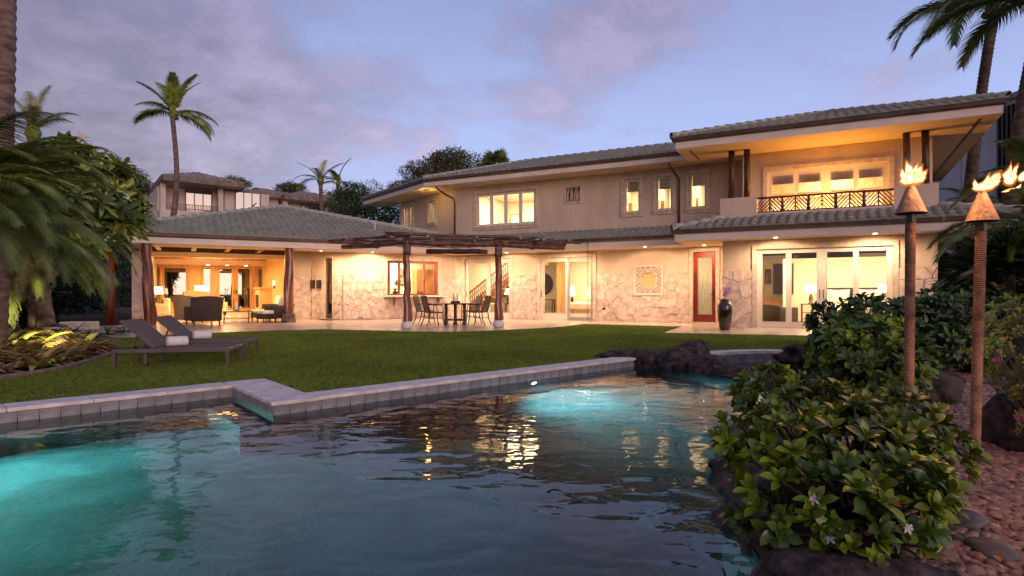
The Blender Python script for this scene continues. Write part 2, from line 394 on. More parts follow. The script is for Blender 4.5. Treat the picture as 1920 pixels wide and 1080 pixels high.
# grass blades: tufts instanced on the lawn (nobody could count them)
tb = MB(); rg = random.Random(3)
for k in range(11):
    a = rg.uniform(0, 6.28); r = rg.uniform(0, .028); x, y = r*math.cos(a), r*math.sin(a); h = rg.uniform(.018, .036); l = rg.uniform(-.016, .016); l2 = rg.uniform(-.016, .016); w = .0035
    ca, sa = math.cos(a*3), math.sin(a*3)
    tb.add([(x-ca*w, y-sa*w, 0), (x+ca*w, y+sa*w, 0), (x+l*.5+ca*w*.7, y+l2*.5+sa*w*.7, h*.6), (x+l*.5-ca*w*.7, y+l2*.5-sa*w*.7, h*.6), (x+l, y+l2, h)], [(0, 1, 2, 3), (3, 2, 4)])
tuft = tb.build('grass_tuft', 'grass_blade'); C.objects.unlink(tuft)
def scatter(name, poly, z, inst, dens, smin, smax, seed=0, tilt=.15, kind='stuff', inset=None):
    o = flat(name, [poly], z, 'lawn_base', kind)
    g = bpy.data.node_groups.new(name+'_nodes', 'GeometryNodeTree')
    g.interface.new_socket('Geometry', in_out='INPUT', socket_type='NodeSocketGeometry'); g.interface.new_socket('Geometry', in_out='OUTPUT', socket_type='NodeSocketGeometry')
    n = g.nodes; i = n.new('NodeGroupInput'); oo = n.new('NodeGroupOutput')
    d = n.new('GeometryNodeDistributePointsOnFaces'); d.inputs['Density'].default_value = dens; d.inputs['Seed'].default_value = seed
    ip = n.new('GeometryNodeInstanceOnPoints'); ob = n.new('GeometryNodeObjectInfo'); ob.inputs['Object'].default_value = inst
    rv = n.new('FunctionNodeRandomValue'); rv.data_type = 'FLOAT_VECTOR'; rv.inputs[0].default_value = (-tilt, -tilt, 0); rv.inputs[1].default_value = (tilt, tilt, 6.28)
    rs = n.new('FunctionNodeRandomValue'); rs.inputs[2].default_value = smin; rs.inputs[3].default_value = smax
    l = g.links; l.new(i.outputs[0], d.inputs[0]); l.new(d.outputs[0], ip.inputs[0]); l.new(ob.outputs['Geometry'], ip.inputs['Instance'])
    l.new(rv.outputs[0], ip.inputs['Rotation']); l.new(rs.outputs[1], ip.inputs['Scale']); l.new(ip.outputs[0], oo.inputs[0])
    m = o.modifiers.new('scatter', 'NODES'); m.node_group = g; return o
scatter('grass', lawn_poly, LAWN_Z+.001, tuft, 700, .7, 1.3)
# patio slabs, laid piece by piece where they can be told apart
patio_poly = [(-9.0, 13.9), (-13.2, 17.6), (-12.6, 19.6), (-2.34, 25.5), FB.P(11.2, .05)[:2], FB.P(11.2, -1.8)[:2], FB.P(17.0, -1.8)[:2], (9.9, 13.1)] + [p for p in patio_front[::-1][1:]]
patio = flat('patio', [patio_poly], 0.0, 'patio_stone')
pe = MB()
for a, b in zip(patio_front, patio_front[1:]):
    pe.add([(a[0], a[1], 0), (b[0], b[1], 0), (b[0], b[1], -.08), (a[0], a[1], -.08)], [(0, 1, 2, 3)])
a, b = (-9.0, 13.9), (-13.2, 17.6); pe.add([(a[0], a[1], 0), (b[0], b[1], 0), (b[0], b[1], -.08), (a[0], a[1], -.08)], [(0, 1, 2, 3)])
pe.build('patio_edge', 'patio_stone', patio)
# joints between the patio's stone slabs
jm = mat('joint', (.34, .26, .19), .9, .05, 5)
jb = MB(); 
def inside(pt, poly):
    x, y = pt; c = False
    for (x1, y1), (x2, y2) in zip(poly, poly[1:]+poly[:1]):
        if (y1 > y) != (y2 > y) and x < (x2-x1)*(y-y1)/(y2-y1)+x1: c = not c
    return c
for fr, us in ((FB, (0, 17)), (FA, (-12, 0))):
    for k in range(-22, 4):
        w = k*.62
        u = us[0]
        while u < us[1]:
            p, q = fr.P(u, w), fr.P(u+.62, w)
            if inside(V2(p), patio_poly) and inside(V2(q), patio_poly): jb.add([fr.P(u, w-.003, .002), fr.P(u+.62, w-.003, .002), fr.P(u+.62, w+.003, .002), fr.P(u, w+.003, .002)], [(0, 1, 2, 3)])
            q = fr.P(u, w+.62)
            if inside(V2(p), patio_poly) and inside(V2(q), patio_poly): jb.add([fr.P(u-.003, w+.004, .002), fr.P(u+.003, w+.004, .002), fr.P(u+.003, w+.616, .002), fr.P(u-.003, w+.616, .002)], [(0, 1, 2, 3)])
            u += .62
jb.build('patio_joint', 'joint', patio)
# ---------------------------------------------------------------- pool
pool = thing('swimming_pool', 'freeform pool with grey tile band and pale coping beside the lawn', 'pool', (0, 5, -.12))
WORLD = {pool.name: pool}
def wlink(o, parent):
    o.parent = parent; o.matrix_parent_inverse = Matrix.Translation(-Vector(parent.location)); return o
FLOORZ = -1.45
def fz_(x): t = max(0, min(1, (x+3.2)/3.4)); return FLOORZ+(FLOORZ*-1-1.02)*t
sh = MB(); n = len(pool_poly)
for (x0, y0), (x1, y1) in zip(pool_poly, pool_poly[1:]+pool_poly[:1]):
    sh.add([(x0, y0, WZ+.03), (x1, y1, WZ+.03), (x1, y1, fz_(x1)-.02), (x0, y0, fz_(x0)-.02)], [(0, 1, 2, 3)])
pts = [Vector((x, y, 0)) for x, y in pool_poly]
sh.add([(p.x, p.y, fz_(p.x)) for p in pts], tessellate_polygon([pts]))
# the bench and steps under water at the inner corner
def ramp_poly(poly, z0, z1): sh.prism(poly, z0, z1)
ramp_poly([(-2.22, 5.56), (-3.02, 6.58), (-3.22, 6.42), (-2.42, 5.40)], FLOORZ, -.42)
wlink(sh.build('basin', 'plaster_pool'), pool)
def band(p, q, z0, z1, tw=.152, t=.012, out=None, cap=False):
    """single tiles along a pool wall"""
    p, q = Vector((*p, 0)), Vector((*q, 0)); L_ = (q-p).length; d = (q-p)/L_; k = int(L_/tw); nrm = Vector((d.y, -d.x, 0))
    if out is not None and nrm.dot(Vector((*out, 0))-p) < 0: nrm = -nrm
    w = L_/k; res = []
    for i in range(k): res.append((p+d*(i*w+w/2), d, w, nrm))
    return res
pool_tiles = []
ctr = (0, 3)
for p, q in ((PA0, PA1), (PA1, PA2), (PA2, PA3)): pool_tiles += band(p, q, WZ, 0, out=ctr)
tile_me = MB().bevbox(-.074, .074, -.006, .006, -.055, .055, .003).mesh('tile', 'pool_tile')
for c, d, w, nr in pool_tiles:
    if c.x < -5.3: continue
    o = link('tile', tile_me); o.matrix_basis = Matrix.Translation(c+nr*.004+Vector((0, 0, -.088))) @ Matrix.Rotation(math.atan2(d.y, d.x), 4, 'Z')
    wlink(o, pool)
gb = MB()
for p, q in ((PA0, PA1), (PA1, PA2), (PA2, PA3)):
    gb.add([(p[0], p[1], -.028), (q[0], q[1], -.028), (q[0], q[1], -.5), (p[0], p[1], -.5)], [(0, 1, 2, 3)])
wlink(gb.build('grout', 'grout'), pool)
# coping stones
def offs(p, q, o): 
    d = Vector((q[0]-p[0], q[1]-p[1])).normalized(); return Vector((-d.y, d.x))*o
def coping(p, q, w0, w1, L0=.62, e0=0, e1=0, skew=None):
    p, q = Vector(p), Vector(q); T = (q-p).length; d = (q-p)/T; nrm = Vector((-d.y, d.x)); k = max(1, round((T+e0+e1)/L0)); s = (T+e0+e1)/k
    for i in range(k):
        a0 = -e0+i*s+.002; a1 = -e0+(i+1)*s-.002; b = MB()
        b.bevbox(0, a1-a0, w0, w1, -.03, .006, .006)
        o = b.build('coping_stone', 'coping_stone'); o.matrix_basis = Matrix.Translation((*(p+d*a0), 0)) @ Matrix.Rotation(math.atan2(d.y, d.x), 4, 'Z'); wlink(o, pool)
coping(PA0, PA1, -.02, .30, e1=-.02)
coping(PA1, PA2, -.02, .42, L0=.55, e0=.30, e1=.02)
coping(PA2, PA3, -.02, .30, e0=-.43, e1=.05)
# spa rim: curved coping with its own tile band
spa = thing('spa_pool', 'round raised-rim spa basin behind the dark lava ridge', 'spa pool', (SPA[0], SPA[1], -.12))
sb = MB()
for i in range(32):
    (x0, y0), (x1, y1) = spa_poly[i], spa_poly[(i+1) % 32]
    sb.add([(x0, y0, -.2), (x1, y1, -.2), (x1, y1, -.9), (x0, y0, -.9)], [(0, 1, 2, 3)])
sb.add([(x, y, -.9) for x, y in spa_poly], [tuple(range(32))]); wlink(sb.build('basin', 'plaster_pool'), spa)
for i in range(0, 14):
    a0, a1 = (i+.02)*math.pi/16, (i+.98)*math.pi/16; b = MB(); vs = []
    for a in (a0, (a0+a1)/2, a1):
        for r, z in ((SPR-.02, .0), (SPR+.26, .0), (SPR+.26, .05), (SPR-.02, .05)): vs.append((SPA[0]+r*math.cos(a), SPA[1]+r*math.sin(a), z))
    b.add(vs, [(0, 1, 5, 4), (1, 2, 6, 5), (2, 3, 7, 6), (3, 0, 4, 7), (4, 5, 9, 8), (5, 6, 10, 9), (6, 7, 11, 10), (7, 4, 8, 11), (0, 3, 2, 1), (8, 9, 10, 11)])
    wlink(b.build('coping_stone', 'coping_stone'), spa)
st = MB().bx(-.068, .068, -.006, .006, -.095, .095).mesh('tile', 'pool_tile')
for k in range(64):
    a = 2*math.pi*k/64
    if math.sin(a) < -.25: continue
    o = link('tile', st); o.matrix_basis = Matrix.Translation((SPA[0]+SPR*math.cos(a), SPA[1]+SPR*math.sin(a), -.097)) @ Matrix.Rotation(a+math.pi/2, 4, 'Z'); wlink(o, spa)
# ---------------------------------------------------------------- water
def watermat():
    m = bpy.data.materials.new('water'); m.use_nodes = True; t = m.node_tree; b = t.nodes['Principled BSDF']
    b.inputs['Base Color'].default_value = (.72, .93, .95, 1); b.inputs['Roughness'].default_value = .02; b.inputs['IOR'].default_value = 1.333
    b.inputs['Transmission Weight'].default_value = 1
    tcn = t.nodes.new('ShaderNodeTexCoord')
    def nz(sc_, det, dist, stretch, rot):
        mp = t.nodes.new('ShaderNodeMapping'); mp.inputs['Scale'].default_value = stretch; mp.inputs['Rotation'].default_value = (0, 0, rot)
        n = t.nodes.new('ShaderNodeTexNoise'); n.inputs['Scale'].default_value = sc_; n.inputs['Detail'].default_value = det; n.inputs['Distortion'].default_value = dist
        t.links.new(tcn.outputs['Object'], mp.inputs[0]); t.links.new(mp.outputs[0], n.inputs['Vector']); return n.outputs['Fac']
    a = nz(1.5, 2, .5, (1, 1.25, 1), .3); c = nz(5.0, 2.0, .4, (1, 1.3, 1), -.35)
    ad = t.nodes.new('ShaderNodeMath'); ad.operation = 'MULTIPLY_ADD'; ad.inputs[1].default_value = .20
    t.links.new(c, ad.inputs[0]); t.links.new(a, ad.inputs[2])
    bn = t.nodes.new('ShaderNodeBump'); bn.inputs['Strength'].default_value = 1.0; bn.inputs['Distance'].default_value = .014
    t.links.new(ad.outputs[0], bn.inputs['Height']); t.links.new(bn.outputs[0], b.inputs['Normal'])
    MATS['water'] = m
watermat()
def grow(poly, e):
    c = Vector((sum(p[0] for p in poly)/len(poly), sum(p[1] for p in poly)/len(poly)))
    return [tuple(Vector(p)+(Vector(p)-c).normalized()*e) for p in poly]
water_poly = pool_poly[:4]+[(x+.12, y+.02) for x, y in rock_line]+[(-10.2, -1.2)]
flat('pool_water', [water_poly], WZ, 'water')
flat('spa_water', [spa_poly], -.13, 'water')
# underwater lamps
def pool_light(p, aim, energy, name='pool_light', label='', spot=130, dip=-.10, z=-.5, col=(.34, .93, .95), lens='pool_bulb'):
    t = thing(name, label, 'pool light', (p[0], p[1], z), math.atan2(aim[1], aim[0]), 'underwater pool lamps')
    ring = MB(); ring.tube([(.0, 0, 0), (.035, 0, 0)], [.11, .10], 18); ring.build('housing', 'steel', t)
    fc = MB(); fc.tube([(.036, 0, 0), (.046, 0, 0)], [.075, .055], 16); fc.build('lens', lens, t)
    a = Vector((aim[0], aim[1], dip)).normalized()
    lamp('SPOT', 'pool_lamp', Vector((p[0], p[1], z))+a*.12, energy, col, .08, target=Vector((p[0], p[1], z))+a*2, spot=spot, blend=.9)
wn = Vector((PA3[1]-PA2[1], -(PA3[0]-PA2[0]))).normalized()
lp = Vector(PA2)+(Vector(PA3)-Vector(PA2))*.60
pool_light(lp+wn*.01, (1, -.5), 720, dip=-1.0, z=-.34, label='bright round lamp under the water at the wall below the straight coping')
wn2 = Vector((PA1[1]-PA0[1], -(PA1[0]-PA0[0]))).normalized()
lp2 = Vector(PA0)+(Vector(PA1)-Vector(PA0))*.77
pool_light(lp2+wn2*.01, (1, -.28), 560, spot=150, dip=-.35, col=(.24, .90, .80), label='round lamp under the water at the left wall of the pool')
# ================================================================ THE HOUSE
house = thing('courtyard_house', 'long cream villa with grey tiled roofs, coral stone base and lit rooms', 'house', (-2.34, 25.44, 0))
def hp(b, name, m, parent=None, smooth=False, label=None, bevel=0):
    o = b.build(name, m, None, smooth, bevel, label=label)
    if parent is None: wlink(o, house)
    else: o.parent = parent
    return o
FL = Frame(-2.34, 25.44, .593, -.805)
FC = FB.shift(-1.9); FD = FB.shift(-.89)
Z1 = 2.6; Z2 = 5.4; ST = 1.735
def rect(fr, x0, yt, x1, yb):
    u0, zt = fr.at(x0, yt); zb = fr.at(x0, yb)[1]; u1 = fr.at(x1); return [u0, u1, zb, zt]
# ---- openings
kit = rect(FA, 726, 488.7, 821.7, 553.6)
s1 = rect(FB, 872, 487, 957, 596); s1[2] = .0
s2 = rect(FB, 1013, 484, 1112, 597); s2[2] = .0
rd = rect(FB, 1299.5, 472.6, 1342, 604); rd[2] = .04
w4 = rect(FB, 894, 364.5, 1004, 425)
wA = rect(FB, 1171, 338, 1199, 399); wB = rect(FB, 1231, 332, 1260, 394); wC = rect(FB, 1293, 325.5, 1324, 391)
s3 = rect(FC, 1419, 468, 1674.5, 612); s3[2] = 0
s4 = rect(FD, 1438.4, 322, 1667, 400); s4[2] = 2.97
wL1 = rect(FL, 754, 389, 774, 426); wL2 = rect(FL, 803.5, 379, 816.5, 418.5)
CU0, CU1 = 10.97, 16.4; DU0 = 11.54
wallA = hp(MB(FA.M).wallp(-4.67, -.02, 0, 2.85, .22, [kit]), 'wall', 'stucco')
wallB = hp(MB(FB.M).wallp(.0, DU0, 0, Z2, .22, [s1, s2, rd, w4, wA, wB, wC]), 'wall', 'stucco')
wallL = hp(MB(FL.M).wallp(FL.at(751), 0, 2.6, Z2, .2, [wL1, wL2]), 'wall', 'stucco')
wallC = hp(MB(FC.M).wallp(CU0, CU1, 0, 3.2, .22, [s3]).bx(CU0, CU0+.2, .22, 1.9, 0, 3.2).bx(CU1-.2, CU1, .22, 7, 0, 3.2), 'wall', 'stucco')
wallD = hp(MB(FD.M).wallp(DU0, CU1, 2.9, Z2, .2, [s4]).bx(DU0-.12, DU0, 0, .89+.0, 2.9, Z2).bx(CU1-.2, CU1, .2, 6, 2.9, Z2), 'wall', 'stucco')
hp(MB(FC.M).bx(CU0+.01, CU1-.01, .02, 1.1, 2.86, 2.97), 'balcony_floor', 'floor_stone')
# recess walls left of the kitchen window
c0 = FA.P(-4.67, 0); c1 = Vector((-8.11, 24.6, 0)); FR = Frame(c1.x, c1.y, c0.x-c1.x, c0.y-c1.y); RL = (c0-c1).length
rdoor = [FR.at(610.5), FR.at(624.5), .03, FR.at(610.5, 484.5)[1]]
wallR = hp(MB(FR.M).wallp(0, RL-.02, 0, 2.85, .2, [rdoor]), 'wall', 'stucco')
FS = Frame(c1.x, c1.y, .882, .471)
wallS = hp(MB(FS.M).bx(-.92, -.01, 0, .22, 0, 2.85), 'wall', 'stucco')
# pavilion side wall and pier at the left
pu0, pu1 = FA.at(247, w=0), FA.at(268, w=0)
wallP = hp(MB(FA.M).bx(pu0, pu1, 0, .45, 0, 2.85), 'wall', 'stucco')
wallQ = hp(MB(FA.M).bx(pu0, pu0+.2, .45, 14, 0, 2.85), 'wall', 'stucco')
hp(MB(FA.M).bx(pu0-.03, pu0, .9, 1.9, .05, 2.2), 'side_door', 'dark_wood')
# ---- coral stone facing, stone by stone
def clip(poly, a, b, c):          # keep a*x+b*y<=c
    out_ = []
    for i in range(len(poly)):
        p, q = poly[i], poly[(i+1) % len(poly)]; dp = a*p[0]+b*p[1]-c; dq = a*q[0]+b*q[1]-c
        if dp <= 0: out_.append(p)
        if dp*dq < 0:
            t = dp/(dp-dq); out_.append((p[0]+(q[0]-p[0])*t, p[1]+(q[1]-p[1])*t))
    return out_
def area(p): return abs(sum(p[i][0]*p[(i+1) % len(p)][1]-p[(i+1) % len(p)][0]*p[i][1] for i in range(len(p))))/2
def inset(poly, d):
    n_ = len(poly); s = sum(poly[i][0]*poly[(i+1) % n_][1]-poly[(i+1) % n_][0]*poly[i][1] for i in range(n_))
    if s < 0: poly = poly[::-1]
    q = list(poly)
    for i in range(n_):
        (x0, y0), (x1, y1) = poly[i], poly[(i+1) % n_]; l = math.hypot(x1-x0, y1-y0)
        if l < 1e-6: continue
        nx_, ny_ = (y1-y0)/l, -(x1-x0)/l
        q = clip(q, nx_, ny_, nx_*x0+ny_*y0-d)
        if len(q) < 3: return []
    return q
def stones(wall, fr, u0, u1, z0, z1, holes=(), size=.31, seed=1, w0=0.0, dep=.035):
    rg = random.Random(seed); pts = []
    nu = max(1, round((u1-u0)/size)); nz_ = max(1, round((z1-z0)/size))
    for j in range(-1, nz_+1):
        for i in range(-1, nu+1):
            pts.append((u0+(i+.5+rg.uniform(-.46, .46)+.5*(j % 2)-.25)*(u1-u0)/nu, z0+(j+.5+rg.uniform(-.44, .44))*(z1-z0)/nz_))
    mb = MB(fr.M).wallp(u0, u1, z0, z1, .012, holes, w0=w0-.012); o = hp(mb, 'mortar', 'mortar', wall)
    for i, p in enumerate(pts):
        c = [(u0, z0), (u1, z0), (u1, z1), (u0, z1)]
        for j, q in enumerate(pts):
            if i == j or abs(p[0]-q[0])+abs(p[1]-q[1]) > 4*size: continue
            a, b = q[0]-p[0], q[1]-p[1]; c = clip(c, a, b, (q[0]**2+q[1]**2-p[0]**2-p[1]**2)/2)
            if len(c) < 3: break
        if len(c) < 3: continue
        pcs = [c]
        for (h0, h1, h2, h3) in holes:
            nx_ = []
            for s in pcs:
                xs = [t[0] for t in s]; zs = [t[1] for t in s]
                if max(xs) <= h0 or min(xs) >= h1 or max(zs) <= h2 or min(zs) >= h3: nx_.append(s); continue
                for half in ((1, 0, h0), (-1, 0, -h1)):
                    k = clip(s, *half)
                    if len(k) > 2: nx_.append(k)
                mid = clip(clip(s, -1, 0, -h0), 1, 0, h1) if s else []
                if len(mid) > 2:
                    for half in ((0, 1, h2), (0, -1, -h3)):
                        k = clip(mid, *half)
                        if len(k) > 2: nx_.append(k)
            pcs = nx_
        for s in pcs:
            if area(s) < .006: continue
            s1_ = inset(s, .0035); 
            if len(s1_) < 3 or area(s1_) < .003: continue
            s2_ = inset(s1_, .011)
            if len(s2_) < 3: continue
            # chipped corners: jitter the outline a little
            s1j = s1_; d = dep*rg.uniform(.75, 1.35); n1 = len(s1j); n2 = len(s2_)
            b = MB(fr.M); b.add([(x, w0-.004, z) for x, z in s1j]+[(x, w0-d*.72, z) for x, z in s1j], [(k, (k+1) % n1, (k+1) % n1+n1, k+n1) for k in range(n1)])
            if n2 == n1:
                # match start corners
                best = min(range(n1), key=lambda r_: sum((s1j[k][0]-s2_[(k+r_) % n1][0])**2+(s1j[k][1]-s2_[(k+r_) % n1][1])**2 for k in range(n1)))
                s2r = [s2_[(k+best) % n1] for k in range(n1)]
                b.add([(x, w0-d*.72, z) for x, z in s1j]+[(x, w0-d*rg.uniform(.92, 1.1), z) for x, z in s2r], [(k, (k+1) % n1, (k+1) % n1+n1, k+n1) for k in range(n1)]+[tuple(range(n1, 2*n1))])
            else:
                b.add([(x, w0-d*.72, z) for x, z in s1j], [tuple(range(n1))])
            so_ = b.build('stone', 'coral_stone', wall)
def trimrect(o, e=.13): return [o[0]-e, o[1]+e, o[2], o[3]+e]
decor = rect(FB, 1188, 497, 1244.6, 554)
def stonewall(): pass
stones(wallA, FA, -4.67, -.02, 0, ST, [[kit[0]-.13, kit[1]+.13, kit[2]-.1, 9]], seed=2)
e = .13
stones(wallB, FB, .03, CU0-.02, 0, ST, [[s1[0]-e, s1[1]+e, -1, 9], [s2[0]-e, s2[1]+e, -1, 9], [rd[0]-e, rd[1]+e, -1, 9], [decor[0], decor[1], decor[2], 9]], seed=5, size=.30, dep=.03)
stones(wallC, FC, CU0, CU1, 0, 1.72, [[s3[0]-e, s3[1]+e, -1, 9]], seed=9, size=.38)
stones(wallR, FR, 0.05, RL-.02, 0, ST, [[rdoor[0]-.08, rdoor[1]+.08, -1, 9]], seed=4)
stones(wallS, FS, -.92, -.02, 0, ST, [], seed=6)
stones(wallP, FA, pu0, pu1, 0, 1.72, [], seed=8, size=.24)
# ---- windows and doors
def window(fr, o, panes, fm='white_frame', trim=.13, sill=True, name='window', label=None, w=.05, fd=.06, toground=False, glass='glass', tm='trim_stone'):
    f = hp(MB(fr.M).wallp(o[0]+.004, o[1]-.004, o[2]+.004, o[3]-.004, fd, panes, w0=w), name, fm, label=label)
    for p in panes:
        hp(MB(fr.M).bx(p[0], p[1], w+fd*.45, w+fd*.45+.006, p[2], p[3]), 'pane', glass, f)
    bd = MB(fr.M)
    for p in panes:      # glazing bead round each pane
        for a, b, c, d in ((p[0]-.012, p[1]+.012, p[2]-.012, p[2]), (p[0]-.012, p[1]+.012, p[3], p[3]+.012)): bd.bx(a, b, w-.008, w, c, d)
        for a, b, c, d in ((p[0]-.012, p[0], p[2], p[3]), (p[1], p[1]+.012, p[2], p[3])): bd.bx(a, b, w-.008, w, c, d)
    hp(bd, 'glazing_bead', fm, f)
    if trim:
        z0 = o[2] if toground else o[2]
        hp(MB(fr.M).wallp(o[0]-trim, o[1]+trim, z0, o[3]+trim, .045, [(o[0], o[1], o[2]-1, o[3])], w0=-.045), 'trim', tm, f, bevel=.006)
    if sill:
        hp(MB(fr.M).bx(o[0]-trim-.02, o[1]+trim+.02, -.08, 0, o[2]-.075, o[2]-.002).bx(o[0]-trim, o[1]+trim, -.05, 0, o[2]-.16, o[2]-.077), 'sill', tm, f, bevel=.006)
    return f
def pn(fr, lst, yt, yb, x0):      # panes from pixel columns; heights read at column x0
    zt = fr.at(x0, yt)[1]; zb = fr.at(x0, yb)[1]; return [(fr.at(a), fr.at(b), zb, zt) for a, b in lst]
kw = window(FA, kit, pn(FA, [(732, 747), (751, 794.5), (798, 814.5)], 493, 550.5, 732), 'red_wood', sill=False, label='wide red wood framed kitchen window over a counter')
ct = hp(MB(FA.M).bx(FA.at(718), FA.at(832), -.42, -.002, kit[2]-.075, kit[2]-.01), 'counter_shelf', 'coping_stone', bevel=.006)
for x in (738, 780, 820):
    u = FA.at(x); hp(MB(FA.M).add([(u-.035, -.33, kit[2]-.077), (u-.035, 0, kit[2]-.077), (u-.035, 0, kit[2]-.40), (u-.035, -.07, kit[2]-.42), (u-.035, -.2, kit[2]-.2),
        (u+.035, -.33, kit[2]-.077), (u+.035, 0, kit[2]-.077), (u+.035, 0, kit[2]-.40), (u+.035, -.07, kit[2]-.42), (u+.035, -.2, kit[2]-.2)],
        [(0, 1, 2, 3, 4), (9, 8, 7, 6, 5), (0, 5, 6, 1), (3, 2, 7, 8), (4, 3, 8, 9), (0, 4, 9, 5)]), 'bracket', 'red_wood', ct)
f1 = window(FB, s1, pn(FB, [(877.5, 911), (917.7, 953)], 494.5, 584.7, 877), sill=False, name='sliding_door', label='white sliding glass door before the staircase')
f2 = window(FB, s2, pn(FB, [(1019.5, 1059), (1067, 1107.5)], 491.5, 586.5, 1019), sill=False, name='sliding_door', label='white sliding glass door of the small bedroom')
u0, u1 = FB.at(1063.5), FB.at(1111)
hp(MB(FB.M).wallp(u0, u1, .05, s2[3]-.03, .03, [(u0+.08, u1-.08, .13, s2[3]-.11)], w0=.015), 'screen_frame', 'screen_grey', f2)
f3 = window(FC, s3, pn(FC, [(1429, 1473), (1484, 1531), (1551, 1599.6), (1610.5, 1662)], 475.8, 602.8, 1429), sill=False, name='sliding_door', label='wide white four-panel sliding door of the main bedroom')
f4 = window(FD, s4, pn(FD, [(1447, 1488), (1497, 1538.8), (1557, 1600.6), (1610, 1656)], 329.7, 396, 1447), sill=False, name='sliding_door', label='white four-panel door on the balcony')
for fr, f, xs, z in ((FC, f3, (1536.5, 1544), 1.0), (FB, f2, (1015.5,), 1.0), (FB, f1, (874.8,), 1.0)):
    for x in xs:
        u = fr.at(x); hp(MB(fr.M).tube([(u, .045, z-.12), (u, .0, z-.1), (u, -.01, z), (u, .0, z+.1), (u, .045, z+.12)], .011, 6), 'handle', 'bronze', f)
window(FB, w4, pn(FB, [(897.5, 917.5), (923.7, 944.2), (950, 971.8), (977.5, 1000)], 369, 421, 897.5), label='upper four-pane casement window')
window(FB, wA, pn(FB, [(1174, 1196)], 342, 396, 1174), label='upper single-pane window, left of three')
window(FB, wB, pn(FB, [(1233.6, 1257)], 336, 391, 1233.6), label='upper single-pane window, middle of three')
window(FB, wC, pn(FB, [(1296.4, 1321)], 329.5, 387, 1296.4), label='upper single-pane window beside the balcony')
window(FL, wL1, pn(FL, [(756, 763), (767, 773)], 392, 424, 756), label='upper two-pane window at the far end')
window(FL, wL2, pn(FL, [(805.2, 815)], 381, 416.5, 805.2), label='upper narrow window near the downpipe')
# red front door with frosted light
dr = hp(MB(FB.M).wallp(rd[0], rd[1], rd[2], rd[3], .05, [(FB.at(1308), FB.at(1334.5), FB.at(1308, 589.5)[1], FB.at(1308, 482.5)[1])], w0=.03), 'door', 'red_door', label='red wood door with a tall frosted glass light', bevel=.004)
hp(MB(FB.M).bx(FB.at(1308), FB.at(1334.5), .05, .06, FB.at(1308, 589.5)[1], FB.at(1308, 482.5)[1]), 'pane', 'frosted_glass', dr)
hp(MB(FB.M).wallp(rd[0]-.13, rd[1]+.13, 0, rd[3]+.13, .045, [(rd[0], rd[1], -1, rd[3])], w0=-.045), 'trim', 'trim_stone', dr, bevel=.006)
u = FB.at(1338); hp(MB(FB.M).tube([(u, .03, 1.12), (u, -.02, 1.12)], .024, 10).bx(u-.02, u+.02, .015, .03, .78, 1.02).tube([(u, .02, .98), (u, -.03, .98), (u-.09, -.035, .98)], .011, 8).tube([(u, .01, .93), (u, -.04, .9), (u, -.04, .84), (u, .01, .8)], .009, 6), 'handle', 'bronze', dr)
# recess door
rdo = hp(MB(FR.M).wallp(rdoor[0], rdoor[1], rdoor[2], rdoor[3], .05, [(rdoor[0]+.12, rdoor[1]-.12, .25, rdoor[3]-.14)], w0=.03), 'door', 'dark_wood', label='narrow dark wood door with a tall glass pane')
hp(MB(FR.M).bx(rdoor[0]+.12, rdoor[1]-.12, .05, .06, .25, rdoor[3]-.14), 'pane', 'glass', rdo)
hp(MB(FR.M).wallp(rdoor[0]-.08, rdoor[1]+.08, 0, rdoor[3]+.1, .045, [(rdoor[0], rdoor[1], -1, rdoor[3])], w0=-.045), 'trim', 'trim_stone', rdo)
hp(MB(FR.M).tube([(rdoor[1]-.05, .03, 1.0), (rdoor[1]-.05, -.03, 1.0), (rdoor[1]-.15, -.03, 1.0)], .012, 6), 'handle', 'bronze', rdo)
# decorative lattice panel on the lower wall
L0, L1, B0, B1 = decor
lat = hp(MB(FB.M).wallp(L0, L1, B0, B1, .06, [(L0+.09, L1-.09, B0+.09, B1-.09)], w0=-.06), 'lattice_panel', 'fascia', label='square white lattice panel with a plain centre', bevel=.005)
hp(MB(FB.M).bx(L0+.09, L1-.09, -.012, -.004, B0+.09, B1-.09), 'lattice_backing', 'gold_wall', lat)
def lt(a, b, w=.044): return MB(FB.M).bar((a[0], -.035, a[1]), (b[0], -.035, b[1]), w, .03, up=(0, 1, 0))
cu, cz = (L0+L1)/2, (B0+B1)/2; hw = (L1-L0)/2-.09; hh = (B1-B0)/2-.09; q = .62
segs = []
sq = [(-.62, -.40), (-.40, -.40), (-.40, -.62), (.40, -.62), (.40, -.40), (.62, -.40), (.62, .40), (.40, .40), (.40, .62), (-.40, .62), (-.40, .40), (-.62, .40)]
segs += list(zip(sq, sq[1:]+sq[:1]))
for sx in (-1, 1):
    for sz in (-1, 1):
        segs += [((sx*.62, sz*.40), (sx*.62, sz*.62)), ((sx*.62, sz*.62), (sx*.40, sz*.62)), ((sx*1, sz*.72), (sx*.62, sz*.30)), ((sx*.72, sz*1), (sx*.30, sz*.62)), ((sx*.50, sz*.50), (sx*1., sz*1.)),
                 ((sx*.62, sz*.04), (sx*1, sz*.34)), ((sx*.05, sz*.62), (sx*.22, sz*1)), ((sx*.22, sz*1), (sx*.38, sz*.62)), ((sx*.62, sz*.1), (sx*1, -sz*.1))]
for a, b in segs: hp(lt((cu+a[0]*hw, cz+a[1]*hh), (cu+b[0]*hw, cz+b[1]*hh)), 'lattice_bar', 'fascia', lat)
